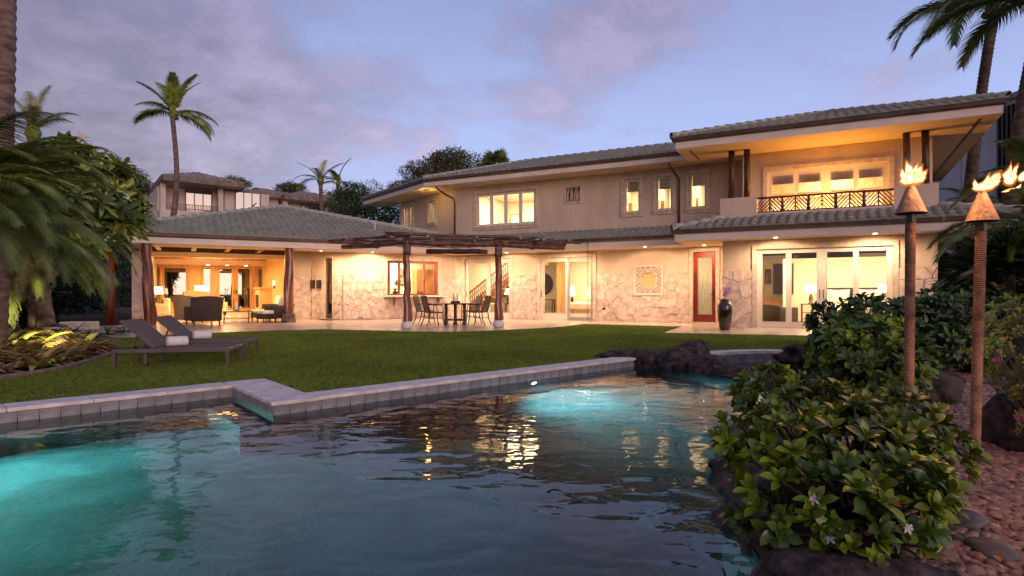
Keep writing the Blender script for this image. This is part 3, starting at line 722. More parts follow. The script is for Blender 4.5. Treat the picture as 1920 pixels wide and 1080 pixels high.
# leaf-carved vent panel on the upper wall
v0 = rect(FB, 1059, 349, 1091.5, 383)
vp = hp(MB(FB.M).wallp(*v0, .05, [(v0[0]+.07, v0[1]-.07, v0[2]+.07, v0[3]-.07)], w0=-.04), 'vent_panel', 'trim_stone', label='small square carved vent panel', bevel=.005)
hp(MB(FB.M).bx(v0[0]+.07, v0[1]-.07, -.012, -.004, v0[2]+.07, v0[3]-.07), 'vent_backing', 'gutter', vp)
for k in range(9):
    x = v0[0]+.1+k*(v0[1]-v0[0]-.2)/8; r_ = random.Random(k); z0 = v0[2]+.08; z1 = v0[3]-.08; m_ = (z0+z1)/2
    hp(MB(FB.M).tube([(x, -.03, z0), (x+r_.uniform(-.04, .04), -.03, m_), (x+r_.uniform(-.09, .09), -.03, z1)], [.012, .02, .006], 5), 'vent_bar', 'trim_stone', vp)
# ---- soffits, fascias, gutters
def P(fr, u, w, z=0): return fr.P(u, w, z)
CRN = Vector((-2.34, 24.02, 0))
eaveA = [P(FA, -12.4, -1.25), CRN]; eaveB = [CRN, P(FB, 9.7, -1.25)]
EC0, EC1 = P(FB, 9.7, -2.77), P(FB, 17.9, -2.77)
def slab(name, pts, z, t, m): return hp(MB().prism([(p.x, p.y) for p in pts], z, z+t), name, m)
slab('soffit', [P(FA, -12.4, -1.24), CRN, P(FA, 0, .1), P(FA, -12.4, .1)], Z1, .03, 'soffit')
slab('soffit', [CRN, P(FB, 9.7, -1.24), P(FB, 9.7, .1), P(FB, 0, .1)], Z1+.004, .03, 'soffit')
slab('soffit', [P(FB, 9.71, -2.76), P(FB, 17.89, -2.76), P(FB, 17.89, 6), P(FB, 16.3, 6), P(FB, 16.3, -1.8), P(FB, 11.0, -1.8), P(FB, 11.0, .1), P(FB, 9.71, .1)], Z1+.008, .03, 'soffit')
UC = Vector((-3.64, 25.13, 0)); UL = Vector((-7.37, 30.2, 0))
UB0, UB1 = UC, P(FB, 9.7, -.89)
UR0, UR1 = P(FB, 9.70, -2.69), P(FB, 17.63, -2.69)
slab('soffit', [UC, UB1, P(FB, 9.7, .1), P(FB, 0, .1)], Z2, .03, 'soffit')
slab('soffit', [UL, UC, P(FL, 0, .1), P(FL, -6.6, .1)], Z2+.004, .03, 'soffit')
slab('soffit', [P(FB, 9.71, -2.68), P(FB, 17.62, -2.68), P(FB, 17.62, 7.5), P(FB, 16.2, 7.5), P(FB, 16.2, -.8), P(FB, 11.5, -.8), P(FB, 11.5, .1), P(FB, 9.71, .1)], Z2+.008, .03, 'soffit')
def eave(a, b, z, h=.22, gh=.12, g=True):
    d = (b-a).normalized(); n_ = Vector((d.y, -d.x, 0)); up = Vector((0, 0, 1))
    hp(MB().add([a+up*z, b+up*z, b+up*(z+h), a+up*(z+h), a-n_*.03+up*z, b-n_*.03+up*z, b-n_*.03+up*(z+h), a-n_*.03+up*(z+h)],
       [(0, 1, 2, 3), (7, 6, 5, 4), (0, 4, 5, 1), (3, 2, 6, 7), (0, 3, 7, 4), (1, 5, 6, 2)]), 'fascia', 'fascia')
    if g:
        prof = [(0.002, h-.015), (.05, h-.012), (.085, h+.02), (.095, h+gh-.02), (.105, h+gh), (.09, h+gh), (.08, h+gh-.03), (.0, h+gh-.03)]
        b_ = MB(); vs = []
        for p in (a-d*.02, b+d*.02): vs += [p+n_*x+up*(z+y) for x, y in prof]
        k = len(prof); b_.add(vs, [(i, (i+1) % k, (i+1) % k+k, i+k) for i in range(k)]+[tuple(range(k)), tuple(range(2*k-1, k-1, -1))]); hp(b_, 'gutter', 'gutter')
eave(*eaveA, Z1); eave(*eaveB, Z1); eave(P(FB, 9.7, -1.25), EC0, Z1); eave(EC0, EC1, Z1); eave(EC1, P(FB, 17.9, 6), Z1); eave(P(FA, -12.4, 14), P(FA, -12.4, -1.25), Z1)
eave(UL, UC, Z2); eave(UB0, UB1, Z2); eave(P(FB, 9.7, -.89), UR0, Z2); eave(UR0, UR1, Z2); eave(UR1, P(FB, 17.63, 7.5), Z2)
# thin reveal strips under the big eave
hp(MB(FB.M).bx(17.2, 17.26, -2.3, 7, Z2-.012, Z2-.002).bx(10.05, 10.11, -2.3, -.9, Z2-.012, Z2-.002), 'soffit_vent', 'gutter')
# ---- tiled roofs
TW, TE = .245, .36
def tile_mesh():
    b = MB(); vs = []; prof = []
    for i in range(9):
        t = i/8; x = t*(TW+.012); z = .030*math.sin(t*2*math.pi)+.012*math.sin(t*math.pi*4)*.3; prof.append((x, z+.03))
    for y, dz in ((0, .042), (TE+.03, 0)):
        for x, z in prof: vs.append((x, y, z+dz))
    for x, z in prof: vs.append((x, 0, .004))
    b.add(vs, [(i, i+1, i+10, i+9) for i in range(8)]+[(18+i, 19+i, i+1, i) for i in range(8)]); return b
TILE = tile_mesh().mesh('roof_tile', 'roof_tile', True)
tile_rows = []; rt = random.Random(5)
def roof_face(poly, name='roof', tiles=True, maxb=99):
    """poly[0]->poly[1] is the eave, left to right seen from outside"""
    p0, p1 = poly[0], poly[1]; a = (p1-p0).normalized(); nrm = None
    for q in poly[2:]:
        c = a.cross(q-p0)
        if c.length > .5: nrm = c.normalized(); break
    b = nrm.cross(a)
    under = hp(MB().add([q+nrm*(.018 if tiles else -.004) for q in poly]+[q-nrm*.06 for q in poly], [tuple(range(len(poly))), tuple(range(2*len(poly)-1, len(poly)-1, -1))]+[(i, i+len(poly), (i+1) % len(poly)+len(poly), (i+1) % len(poly)) for i in range(len(poly))]), name, 'underlay' if tiles else 'roof_tile_mass')
    if not tiles: return under
    q2 = [((q-p0).dot(a), (q-p0).dot(b)) for q in poly]; bm_ = min(maxb, max(y for x, y in q2)); r = 0
    while r*TE < bm_-.1:
        y = r*TE+.12; xs = []
        for (x1, y1), (x2, y2) in zip(q2, q2[1:]+q2[:1]):
            if (y1 > y) != (y2 > y): xs.append(x1+(x2-x1)*(y-y1)/(y2-y1))
        xs.sort()
        for xa, xb in zip(xs[::2], xs[1::2]):
            i0 = math.floor(xa/TW); i1 = math.ceil(xb/TW)
            for i in range(i0, i1):
                cx = i*TW
                if cx < xa-.5*TW or cx+TW > xb+.5*TW: continue
                o = p0+a*cx+b*(r*TE-.05)+nrm*rt.uniform(0, .004)
                M = Matrix(((a.x, b.x, nrm.x, o.x), (a.y, b.y, nrm.y, o.y), (a.z, b.z, nrm.z, o.z), (0, 0, 0, 1))) @ Matrix.Rotation(rt.uniform(-.012, .012), 4, 'Z')
                dv = Vector((0, 0, 1))-o; sc_ = max(0.02, nrm.dot(dv)/dv.length)/dv.length_squared + (.0006 if r == 0 else 0)
                tile_rows.append((sc_, M, under))
        r += 1
    return under
def W(fr, u, w, z): return fr.P(u, w, z)
apexA = W(FA, -6.2, 4.95, 4.82)
roofA = roof_face([W(FA, -12.45, -1.32, 2.94), W(FA, -.62, -1.32, 2.94), W(FA, .02, .0, 3.335), W(FA, -.34, .05, 3.35), apexA])
roof_face([W(FA, -12.4, 11.2, 2.94), W(FA, -12.45, -1.3, 2.94), apexA], tiles=False)
roof_face([W(FA, -.34, .05, 3.35), W(FA, -.3, 10, 3.35), apexA], tiles=False)
roofB = roof_face([W(FB, .62, -1.32, 2.94), W(FB, 9.9, -1.32, 2.94), W(FB, 10.9, -.0, 3.34), W(FB, 0, 0, 3.34)])
roofC = roof_face([W(FB, 9.65, -2.83, 2.94), W(FB, 17.95, -2.83, 2.94), W(FB, 16.42, -1.88, 3.29), W(FB, 11.0, -1.88, 3.29)])
roof_face([W(FB, 9.65, -1.2, 2.94), W(FB, 9.65, -2.83, 2.94), W(FB, 11, -1.86, 3.29), W(FB, 11, 0, 3.29)], tiles=False)
roof_face([W(FB, 17.95, -2.83, 2.94), W(FB, 17.95, 6, 2.94), W(FB, 16.4, 6, 3.35), W(FB, 16.4, -1.86, 3.29)], tiles=False)
R0 = W(FB, 1.14, 4.15, 7.18)
UCt = UC+Vector((-.03, -.07, 5.72)); ULt = UL+Vector((-.05, -.03, 5.72))
roofM = roof_face([UCt, W(FB, 12.0, -.95, 5.72), W(FB, 12.0, 4.15, 7.18), R0])
roofL = roof_face([ULt, UCt, R0, Vector((-2.6, 33.5, 7.18))])
apexU = W(FB, 13.67, 2.06, 7.15)
roofU = roof_face([W(FB, 9.63, -2.75, 5.74), W(FB, 17.70, -2.75, 5.74), apexU])
roof_face([W(FB, 9.63, 6.9, 5.74), W(FB, 9.63, -2.75, 5.74), apexU], tiles=False)
roof_face([W(FB, 17.70, -2.75, 5.74), W(FB, 17.70, 6.9, 5.74), apexU], tiles=False)
tile_rows.sort(key=lambda t: -t[0])
for s_, M, under in tile_rows[:300]:
    o = link('roof_tile', TILE); o.parent = under; o.matrix_basis = M
rest = {}
for s_, M, under in tile_rows[300:]: rest.setdefault(under.name, (under, []))[1].append(M)
tv = [v.co.copy() for v in TILE.vertices]; tf = [tuple(p.vertices) for p in TILE.polygons]
for under, Ms in rest.values():
    b = MB()
    for M in Ms: b.add([M @ v for v in tv], tf)
    o = b.build('roof_tiles', 'roof_tile_mass', under, True, kind='stuff')
# hip and ridge caps
def caps(under, a, b, r=.085, L_=.42, skip=0):
    T = (b-a).length; d = (b-a)/T; k = max(1, round(T/L_)); s = T/k; x = d.cross(Vector((0, 0, 1))).normalized(); y = x.cross(d)
    bb = MB(); vs = []
    for t, rr, up in ((-.03, r*1.12, .018), (s, r*.92, 0)):
        for i in range(7):
            an = math.pi*i/6; vs.append((math.cos(an)*rr, t, math.sin(an)*rr+up))
    for i in range(7): an = math.pi*i/6; vs.append((math.cos(an)*(r*1.12-.018), -.03, math.sin(an)*(r*1.12-.018)+.018))
    q_ = [(vs[0][0], -.03, -.09), (vs[7][0], s, -.09), (vs[6][0], -.03, -.09), (vs[13][0], s, -.09)]
    bb.add(vs+q_, [(i, i+1, i+8, i+7) for i in range(6)]+[(14+i, 15+i, i+1, i) for i in range(6)]+[(21, 0, 7, 22), (6, 23, 24, 13)]); me = bb.mesh('ridge_cap', 'ridge_cap', True)
    for i in range(skip, k):
        o = link('ridge_cap', me); o.parent = under; p = a+d*(i*s)
        o.matrix_basis = Matrix(((x.x, d.x, y.x, p.x), (x.y, d.y, y.y, p.y), (x.z, d.z, y.z, p.z), (0, 0, 0, 1)))
u5 = Vector((0, 0, .05))
caps(roofA, W(FA, -12.4, -1.27, 2.96)+u5, apexA+u5); caps(roofA, W(FA, -.34, .0, 3.36)+u5, apexA+u5)
caps(roofC, W(FB, 9.66, -2.80, 2.96)+u5, W(FB, 11.0, -1.88, 3.30)+u5); caps(roofC, W(FB, 17.95, -2.82, 2.96)+u5, W(FB, 16.45, -1.88, 3.30)+u5)
caps(roofM, UCt+u5, R0+u5); caps(roofM, R0+u5, W(FB, 10.6, 4.15, 7.18)+u5)
caps(roofU, W(FB, 9.64, -2.74, 5.75)+u5, apexU+u5); caps(roofU, W(FB, 17.69, -2.74, 5.75)+u5, apexU+u5)
vp_ = Vector((P3(703, 449, 24).x, 24, 0)); 
o = hp(MB().tube([G(100, 700)*0+W(FA, FA.at(703, w=.6), .6, 3.35), W(FA, FA.at(703, w=.6), .6, 3.95)], .028, 8), 'vent_pipe', 'pale_wall')
# ---- balcony
par = hp(MB(FC.M).bevbox(CU0-.08, FC.at(1419), -.02, .34, 3.05, FC.at(1385, 370.5)[1], .01), 'parapet', 'stucco')
par2 = hp(MB(FC.M).bevbox(FC.at(1675.5), CU1+.02, -.02, .34, 3.05, FC.at(1700, 347)[1], .01), 'parapet', 'stucco')
bu0, bu1 = FC.at(1419), FC.at(1675.5)
cz0 = FC.at(1419, 399.6)[1]
hp(MB(FC.M).bx(bu0, bu1, .03, .28, 3.05, cz0-.05).bx(bu0, bu1, .0, .31, cz0-.05, cz0), 'balcony_kerb', 'fascia')
zr0, zr1 = cz0+.03, FC.at(1419, 371.0)[1]
rail = hp(MB(FC.M).tube([(bu0+(bu1-bu0)*k/12, .12+R.uniform(-.008, .008), zr1+R.uniform(-.012, .012)) for k in range(13)], .034, 8, wob=.08), 'railing', 'log_wood', smooth=True)
hp(MB(FC.M).tube([(bu0+(bu1-bu0)*k/12, .12, zr0+R.uniform(-.008, .008)) for k in range(13)], .022, 7, wob=.08), 'bottom_rail', 'log_wood', rail, True)
nb = 5; bw = (bu1-bu0)/nb
for k in range(nb+1):
    u = bu0+k*bw
    if 0 < k < nb: hp(MB(FC.M).tube([(u, .12, zr0-.06), (u, .12, zr1)], [.045, .04], 8, wob=.06), 'baluster_post', 'log_wood', rail, True)
    if k < nb:
        m_ = u+bw/2; hp(MB(FC.M).tube([(m_, .12, zr0), (m_, .12, zr1)], .022, 6), 'baluster', 'log_wood', rail, True)
        hgt = zr1-zr0
        for sgn in (-1, 1):
            for c in (-.5, -.2, .1, .4, .7):       # herringbone of slanting sticks falling away from the middle post
                # line from (m, z) down to the outer post
                za = zr1-c*hgt*.9; x0_, z0_ = m_, za; x1_, z1_ = m_+sgn*bw/2, za-hgt*.95
                def cl(x, z, X, Zz):
                    if z > zr1: t = (z-zr1)/(z-Zz); x, z = x+(X-x)*t, zr1
                    return x, z
                (xa, zz) = cl(x0_, z0_, x1_, z1_)
                if z1_ < zr0: t = (zz-zr0)/(zz-z1_); x1_, z1_ = xa+(x1_-xa)*t, zr0
                if zz-z1_ < .05: continue
                hp(MB(FC.M).tube([(xa, .12, zz), (x1_, .12, z1_)], .017, 5, wob=.1), 'railing_stick', 'log_wood', rail)
for x in (1371.5, 1400.5, 1699.5, 1735):
    fw = .31-1.9
    u = FB.at(x, w=fw); zb = FC.at(1385, 370.5)[1] if x < 1500 else FC.at(1700, 347)[1]
    g = FB.at(x, w=-1.57)
    hp(MB(FB.M).tube([(g, -1.57, zb), (g+.01, -1.57, (zb+Z2)/2), (g, -1.57, Z2)], [.098, .088, .092], 12, wob=.04), 'wood_post', 'dark_wood', smooth=True)
# ---- pavilion columns: polished, twisted tree trunks
def trunk_col(u, w, h, r, seed, label):
    rg = random.Random(seed); b = MB(FA.M); n_ = 18; m_ = 26; vs = []
    for i in range(m_+1):
        t = i/m_; z = .0+t*h; cx = .028*math.sin(t*4+seed)+.012*math.sin(t*11); cy_ = .025*math.cos(t*3.3+seed*2)
        for k in range(n_):
            a = 2*math.pi*k/n_; tw = a+t*2.2
            rr = r*(1.12-.3*t+.10*math.sin(3*tw)+.07*math.sin(5*tw+seed)+.09*noise.noise(Vector((math.cos(a)*2, math.sin(a)*2+seed, t*5))))
            vs.append((u+cx+rr*math.cos(a), w+cy_+rr*math.sin(a), z))
    fs = [(i*n_+k, i*n_+(k+1) % n_, (i+1)*n_+(k+1) % n_, (i+1)*n_+k) for i in range(m_) for k in range(n_)]
    b.add(vs, fs); c = hp(b, 'trunk_column', 'red_wood', smooth=True, label=label)
    return c
ca = trunk_col(FA.at(278, w=-1.0), -1.0, Z1, .165, 1, 'thick polished red trunk column at the stone pier')
cb = trunk_col(FA.at(541, w=-1.0), -1.0, Z1, .155, 4, 'polished red trunk column right of the open room')
hp(MB(FA.M).lathe([(.24, -.0), (.25, .1), (.22, .3), (.2, .31)], 12, (FA.at(541, w=-1.0), -1.0, 0)), 'column_foot', 'bark', cb)
hp(MB(FA.M).tube([(FA.at(207, w=-.2), -.2, 0), (FA.at(207, w=-.2), -.2, 2.6)], .14, 10, wob=.08), 'trunk_column', 'red_wood', smooth=True)
# ---- downpipes and rain chains
def pxb(x, y, w=0): u, z = FB.at(x, y, w); return (u, w, z)
hp(MB(FB.M).tube([pxb(817, 345, -.8), pxb(817.5, 352, -.8), pxb(836, 365, -.3), pxb(851, 373, -.07), pxb(852.5, 380, -.05), (FB.at(852.5, w=-.05), -.05, 3.35)], .038, 8), 'downpipe', 'gutter', smooth=True)
hp(MB(FB.M).tube([pxb(1253, 300, -.85), pxb(1255, 309, -.8), pxb(1266, 326, -.3), pxb(1272, 333, -.06), pxb(1273, 340, -.05), (FB.at(1273, w=-.05), -.05, 3.34)], .038, 8), 'downpipe', 'gutter', smooth=True)
def chain(fr, x, w, z0, z1):
    u = fr.at(x, w=w); k = int((z1-z0)/.055); b = MB(fr.M)
    for i in range(k):
        z = z0+i*.055; s_ = .017; e_ = (1, 0) if i % 2 else (0, 1)
        b.tube([(u-s_*e_[0], w-s_*e_[1], z+.032), (u-s_*e_[0]*.9, w-s_*e_[1]*.9, z+.01), (u, w, z-.004), (u+s_*e_[0]*.9, w+s_*e_[1]*.9, z+.01), (u+s_*e_[0], w+s_*e_[1], z+.032), (u+s_*e_[0]*.9, w+s_*e_[1]*.9, z+.052), (u, w, z+.066), (u-s_*e_[0]*.9, w-s_*e_[1]*.9, z+.052), (u-s_*e_[0], w-s_*e_[1], z+.032)], .0045, 4, cap=False)
    hp(b, 'rain_chain', 'bronze')
chain(FB, 1102, -1.3, .02, 2.85); chain(FA, 221.5, -1.3, .02, 2.85)
hp(MB(FB.M).bx(FB.at(1131.5), FB.at(1135.5), -.07, -.03, .42, .50), 'outlet_box', 'bronze')
# wall speakers beside the recess door
for x in (589.5, 601):
    u = FR.at(x); z = FR.at(x, 533)[1]; hp(MB(FR.M).bx(u-.11, u+.11, -.12, -.03, z-.17, z+.17), 'wall_lamp_box', 'black')
# hidden eave lamp under the upper corner
hp(MB(FL.M).lathe([(.10, -.03), (.13, 0)], 12, (-.9, -.9, Z2-.01)), 'ceiling_fixture', 'steel'); lamp('POINT', 'eave_lamp', FL.P(-.9, -.9, Z2-.3), 16, (1, .55, .16), .1)
# ---- downlights in the lower soffit
for x, y, en in ((598, 471, 60), (822, 474.5, 70), (1049.4, 467.5, 80), (1207, 462, 90), (1313, 457.7, 52), (1454, 445.5, 60), (1641, 437.6, 60), (700, 472, 60), (935, 472, 70)):
    Z = (Z1-.002-1)*F/(HY-y); p = Vector(((x-960)/F*Z, Z, Z1))
    fr_ = FA if x < 855 else FB
    loc = p-fr_.o; u, w = loc.dot(fr_.u), loc.dot(fr_.w)
    if x in (700, 935): w = -.6
    lim = -2.55 if x > 1290 else -1.05
    w = max(lim, min(w, -.45 if x < 1290 else -2.15)); 
    if x == 1313: w = -.65
    q_ = fr_.P(u, w, Z1)
    hp(MB().lathe([(.055, -.006), (.045, -.012), (.0, -.012)], 14, q_, cap=False), 'downlight', 'bulb_lit')
    hp(MB().lathe([(.056, -.001), (.075, -.001), (.075, -.010), (.056, -.010)], 14, q_, cap=False), 'downlight_ring', 'fascia')
    lamp('SPOT', 'downlight_lamp', q_-Vector((0, 0, .03)), en*(6.2 if x < 840 else 3.9), (1, .64, .38), .04, target=q_-Vector((0, 0, 1))+fr_.w*.12, spot=172, blend=.55)
# ================================================================ ROOMS (shells and light), seen through the glass
def room(fr, u0, u1, w0, w1, z0, z1, wall='cream_wall', floor='floor_stone', ceil='white_wall', E=60, color=(1, .78, .50), lights=None, left=True, right=True):
    b = MB(fr.M); b.bx(u0-.05, u1+.05, w1, w1+.05, z0, z1)
    if left: b.bx(u0-.05, u0, w0, w1, z0, z1)
    if right: b.bx(u1, u1+.05, w0, w1, z0, z1)
    r = hp(b, 'interior_wall', wall); sz = min(1.7, .6*(u1-u0), .6*(w1-w0))
    hp(MB(fr.M).bx(u0-.05, u1+.05, w0, w1+.05, z1, z1+.04), 'room_ceiling', ceil)
    hp(MB(fr.M).bx(u0-.05, u1+.05, w0, w1+.05, z0-.06, z0+.008), 'room_floor', floor)
    for (lu, lw, k) in (lights or [((u0+u1)/2, (w0+w1)/2, 1)]):
        p = fr.P(lu, lw, z1-.06)
        lamp('AREA', 'room_lamp', p, E*k*3.2, color, sz, target=p-Vector((0, 0, 1)))
    return r
# kitchen
room(FA, -4.2, .3, .23, 2.9, 0, 2.7, E=70, right=False, lights=[(-2.0, 1.7, 1)])
hp(MB(FA.M).bx(.3, .36, .3, 5.3, 0, 2.7), 'interior_wall', 'cream_wall')
# stair hall
room(FB, -2.6, 2.2, .23, 3.2, 0, 2.72, E=75, left=False, right=False, lights=[(.6, 1.4, 1)])
hp(MB().bar(FB.P(3.32, .23, 1.35), FB.P(1.62, 4.5, 1.35), .06, 2.7), 'interior_wall', 'cream_wall')
# small bedroom
room(FB, 1.6, 7.1, .23, 4.4, 0, 2.72, E=70, left=False, lights=[(4.6, 2.2, 1)])
# main bedroom
room(FC, 11.2, 16.15, .23, 5.2, 0, 2.82, E=85, floor='ceiling_wood', lights=[(13.0, 2.2, .8), (15.2, 2.2, 1)])
# upstairs rooms
room(FB, .2, 3.9, .23, 4.0, 3.0, 5.35, wall='white_wall', E=100)
room(FB, 6.6, 8.05, .23, 3.2, 3.0, 5.35, wall='cream_wall', E=52)
room(FB, 8.1, 9.45, .23, 3.2, 3.0, 5.35, wall='cream_wall', E=52)
room(FB, 9.5, 11.4, .23, 3.2, 3.0, 5.35, wall='cream_wall', E=52)
room(FD, 11.6, 16.1, .21, 5.0, 2.97, 5.35, wall='white_wall', E=230)
room(FL, -5.15, -3.6, .21, 1.7, 3.0, 5.3, wall='gold_wall', E=30)
room(FL, -3.5, -1.2, .21, 1.2, 3.0, 5.3, wall='white_wall', E=30)
# the great room behind the columns
GU0, GU1, GW = pu0+.2, -6.2, 13.5
dz0, dz1 = .02, 2.25
bk = [[-11.3, -10.35, .5, 2.28], [-10.2, -8.6, .5, 2.28], [-7.95, -7.0+.15, .1, 2.15]]
ub = lambda x: FA.at(x, w=GW)
winz = (.55, FA.at(330, 503, GW)[1])
holesW = [(ub(287), ub(300), *winz), (ub(308), ub(348.5), *winz)]
dzt = FA.at(430, 504, GW)[1]
holesD = [(ub(382), ub(394), .22, dzt), (ub(411.5), ub(434.5), .22, dzt), (ub(446.5), ub(468.5), .22, dzt), (ub(484.5), ub(500), .22, dzt)]
hp(MB(FA.M).wallp(GU0, GU1+.3, 0, 2.95, .15, holesW+holesD, w0=GW+.1), 'interior_wall', 'gold_wall')
gw_ = hp(MB(FA.M).wallp(ub(283), ub(355), winz[0]-.12, winz[1]+.22, .1, holesW, w0=GW-.005), 'window', 'honey_wood', label='honey wood window wall at the back of the open room')
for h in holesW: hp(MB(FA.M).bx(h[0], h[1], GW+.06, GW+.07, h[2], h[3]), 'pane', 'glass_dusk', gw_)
gd_ = hp(MB(FA.M).wallp(ub(378), ub(505), .0, dzt+.38, .1, holesD, w0=GW-.005), 'glass_doors', 'honey_wood', label='row of honey wood glass doors at the back of the open room')
for h in holesD:
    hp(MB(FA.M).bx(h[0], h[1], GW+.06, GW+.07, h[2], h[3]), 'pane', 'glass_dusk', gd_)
    hp(MB(FA.M).wallp(h[0]-.10, h[1]+.10, h[2]-.16, h[3]+.12, .03, [h], w0=GW-.036), 'door_leaf', 'honey_wood', gd_, bevel=.006)
for x in (438.5, 443): hp(MB(FA.M).tube([(ub(x), GW-.04, 1.0), (ub(x), GW-.09, 1.02), (ub(x), GW-.09, 1.2), (ub(x), GW-.04, 1.22)], .02, 6), 'handle', 'bronze', gd_)
hp(MB(FA.M).bx(GU1, GU1+.1, 2.0, GW+.1, 0, 2.95), 'interior_wall', 'gold_wall')
hp(MB(FA.M).bx(GU0, -5.4, -.1, GW+.2, -.05, .006), 'room_floor', 'floor_stone')
hp(MB(FA.M).bx(GU0-.02, -5.4, 0.1, GW+.25, 2.95, 3.0), 'room_ceiling', 'cream_wall')
# coffered lanai ceiling: dark beams, wood panels
ce = hp(MB(FA.M).bx(GU0, -5.5, .35, .62, Z1+.02, Z1+.2).bx(GU0, -5.5, 3.3, 3.55, Z1+.02, Z1+.2), 'ceiling_beam', 'dark_wood')
for k in range(5):
    u = GU0+.4+k*1.15; hp(MB(FA.M).bx(u, u+.16, .64, 3.28, Z1+.06, Z1+.2), 'ceiling_beam', 'dark_wood')
hp(MB(FA.M).bx(GU0, -5.5, .1, 3.6, 2.88, 2.92), 'ceiling_panel', 'ceiling_wood')
hp(MB(FA.M).bx(GU0, GU1, 4.0, 4.25, 2.48, 2.95).bx(GU0, GU1, 4.25, 4.55, 2.55, 2.62), 'ceiling_cove', 'cream_wall')
hp(MB(FA.M).bx(GU0, GU1, 4.6, 12.6, 2.86, 2.90), 'ceiling_panel', 'ceiling_wood')
for k in range(4): hp(MB(FA.M).bx(GU0, GU1, 5.6+k*1.9, 5.75+k*1.9, 2.74, 2.86), 'ceiling_beam', 'ceiling_wood')
hp(MB(FA.M).bx(GU0, GU1, 12.6, GW+.1, 2.55, 2.9), 'ceiling_cove', 'cream_wall')
for x in (390, 426, 461, 496):
    u = FA.at(x, w=12.8); hp(MB(FA.M).lathe([(.08, 0), (.07, -.012), (0, -.012)], 12, (u, 12.8, 2.548), cap=False), 'downlight', 'bulb_lit')
hp(MB(FA.M).bx(GU1-.55, GU1, 9.0, 11.4, 0, 1.25).bx(GU1-.62, GU1, 8.9, 11.5, 1.25, 1.33), 'fireplace', 'gold_wall')
hp(MB(FA.M).bx(GU1-.56, GU1-.5, 9.4, 11.0, .3, .95), 'firebox', 'black')
for (lu, lw, k) in ((-8.8, 5.0, .9), (-8.8, 8.2, 1), (-8.8, 11.2, 1), (-8.8, 1.9, .8)):
    p = FA.P(lu, lw, 2.5); lamp('AREA', 'room_lamp', p, 215*k, (1, .60, .25), 1.6, target=p-Vector((0, 0, 1)), size_y=.8)
for (lu, lw) in ((-8.8, 6.5), (-8.8, 10)):
    p = FA.P(lu, lw, 2.35); lamp('AREA', 'cove_lamp', p, 110, (1, .62, .28), 1.6, target=p+Vector((0, 0, 1)), size_y=1)
# balcony ambient: one bare point light without a fixture, added for the amber glow
p = FB.P(13.9, -1.30, 3.45); lamp('POINT', 'balcony_lamp', p, 210, (1, .43, .07), .25)
# ---- things inside
def lampshade(name, label, loc, rb=.2, rt=.17, hs=.24, hb=.3, base='dark_wood', E=6, group='table lamps'):
    t = thing(name, label, 'lamp', loc, 0, group)
    MB().lathe([(.09, 0), (.09, .02), (.05, .04), (.075, hb*.5), (.03, hb*.9), (.012, hb), (.012, hb+.06)], 14).build('lamp_base', base, t, True)
    MB().lathe([(rb, hb+.02), (rt, hb+.02+hs)], 20, cap=False).build('lamp_shade', 'shade_lit', t, True)
    lamp('POINT', 'table_lamp_bulb', Vector(loc)+Vector((0, 0, hb+hs+.12)), E, (1, .66, .30), .08)
    return t
def side_table(label, loc, rz, w=.5, d=.45, h=.55, m='dark_wood', shelves=1, name='side_table'):
    t = thing(name, label, 'table', loc, rz)
    MB().bevbox(-w/2, w/2, -d/2, d/2, h-.035, h, .006).build('table_top', m, t)
    for x in (-w/2+.03, w/2-.03):
        for y in (-d/2+.03, d/2-.03): MB().bx(x-.02, x+.02, y-.02, y+.02, 0, h-.036).build('leg', m, t)
    for k in range(shelves): MB().bx(-w/2+.03, w/2-.03, -d/2+.03, d/2-.03, .12+k*.22, .14+k*.22).build('shelf', m, t)
    return t
def pillow(b, c, w, h, t, rx=0, rz=0):
    n_ = 8; vs = []
    for s in (1, -1):
        for i in range(n_+1):
            for j in range(n_+1):
                x = -1+2*i/n_; z = -1+2*j/n_; f = max(0, (1-x*x))**.45*max(0, (1-z*z))**.45; pin = 1-.10*(x*x*z*z) 
                vs.append(Vector((x*w/2*(1-.06*(1-z*z)), s*t/2*f, z*h/2*(1-.06*(1-x*x)))))
    M = Matrix.Translation(c) @ Matrix.Rotation(rz, 4, 'Z') @ Matrix.Rotation(rx, 4, 'X'); m_ = (n_+1)
    fs = []
    for s in (0, 1):
        for i in range(n_):
            for j in range(n_):
                q = [s*m_*m_+i*m_+j, s*m_*m_+(i+1)*m_+j, s*m_*m_+(i+1)*m_+j+1, s*m_*m_+i*m_+j+1]; fs.append(q[::-1] if s else q)
    b.add([M @ v for v in vs], fs); return b
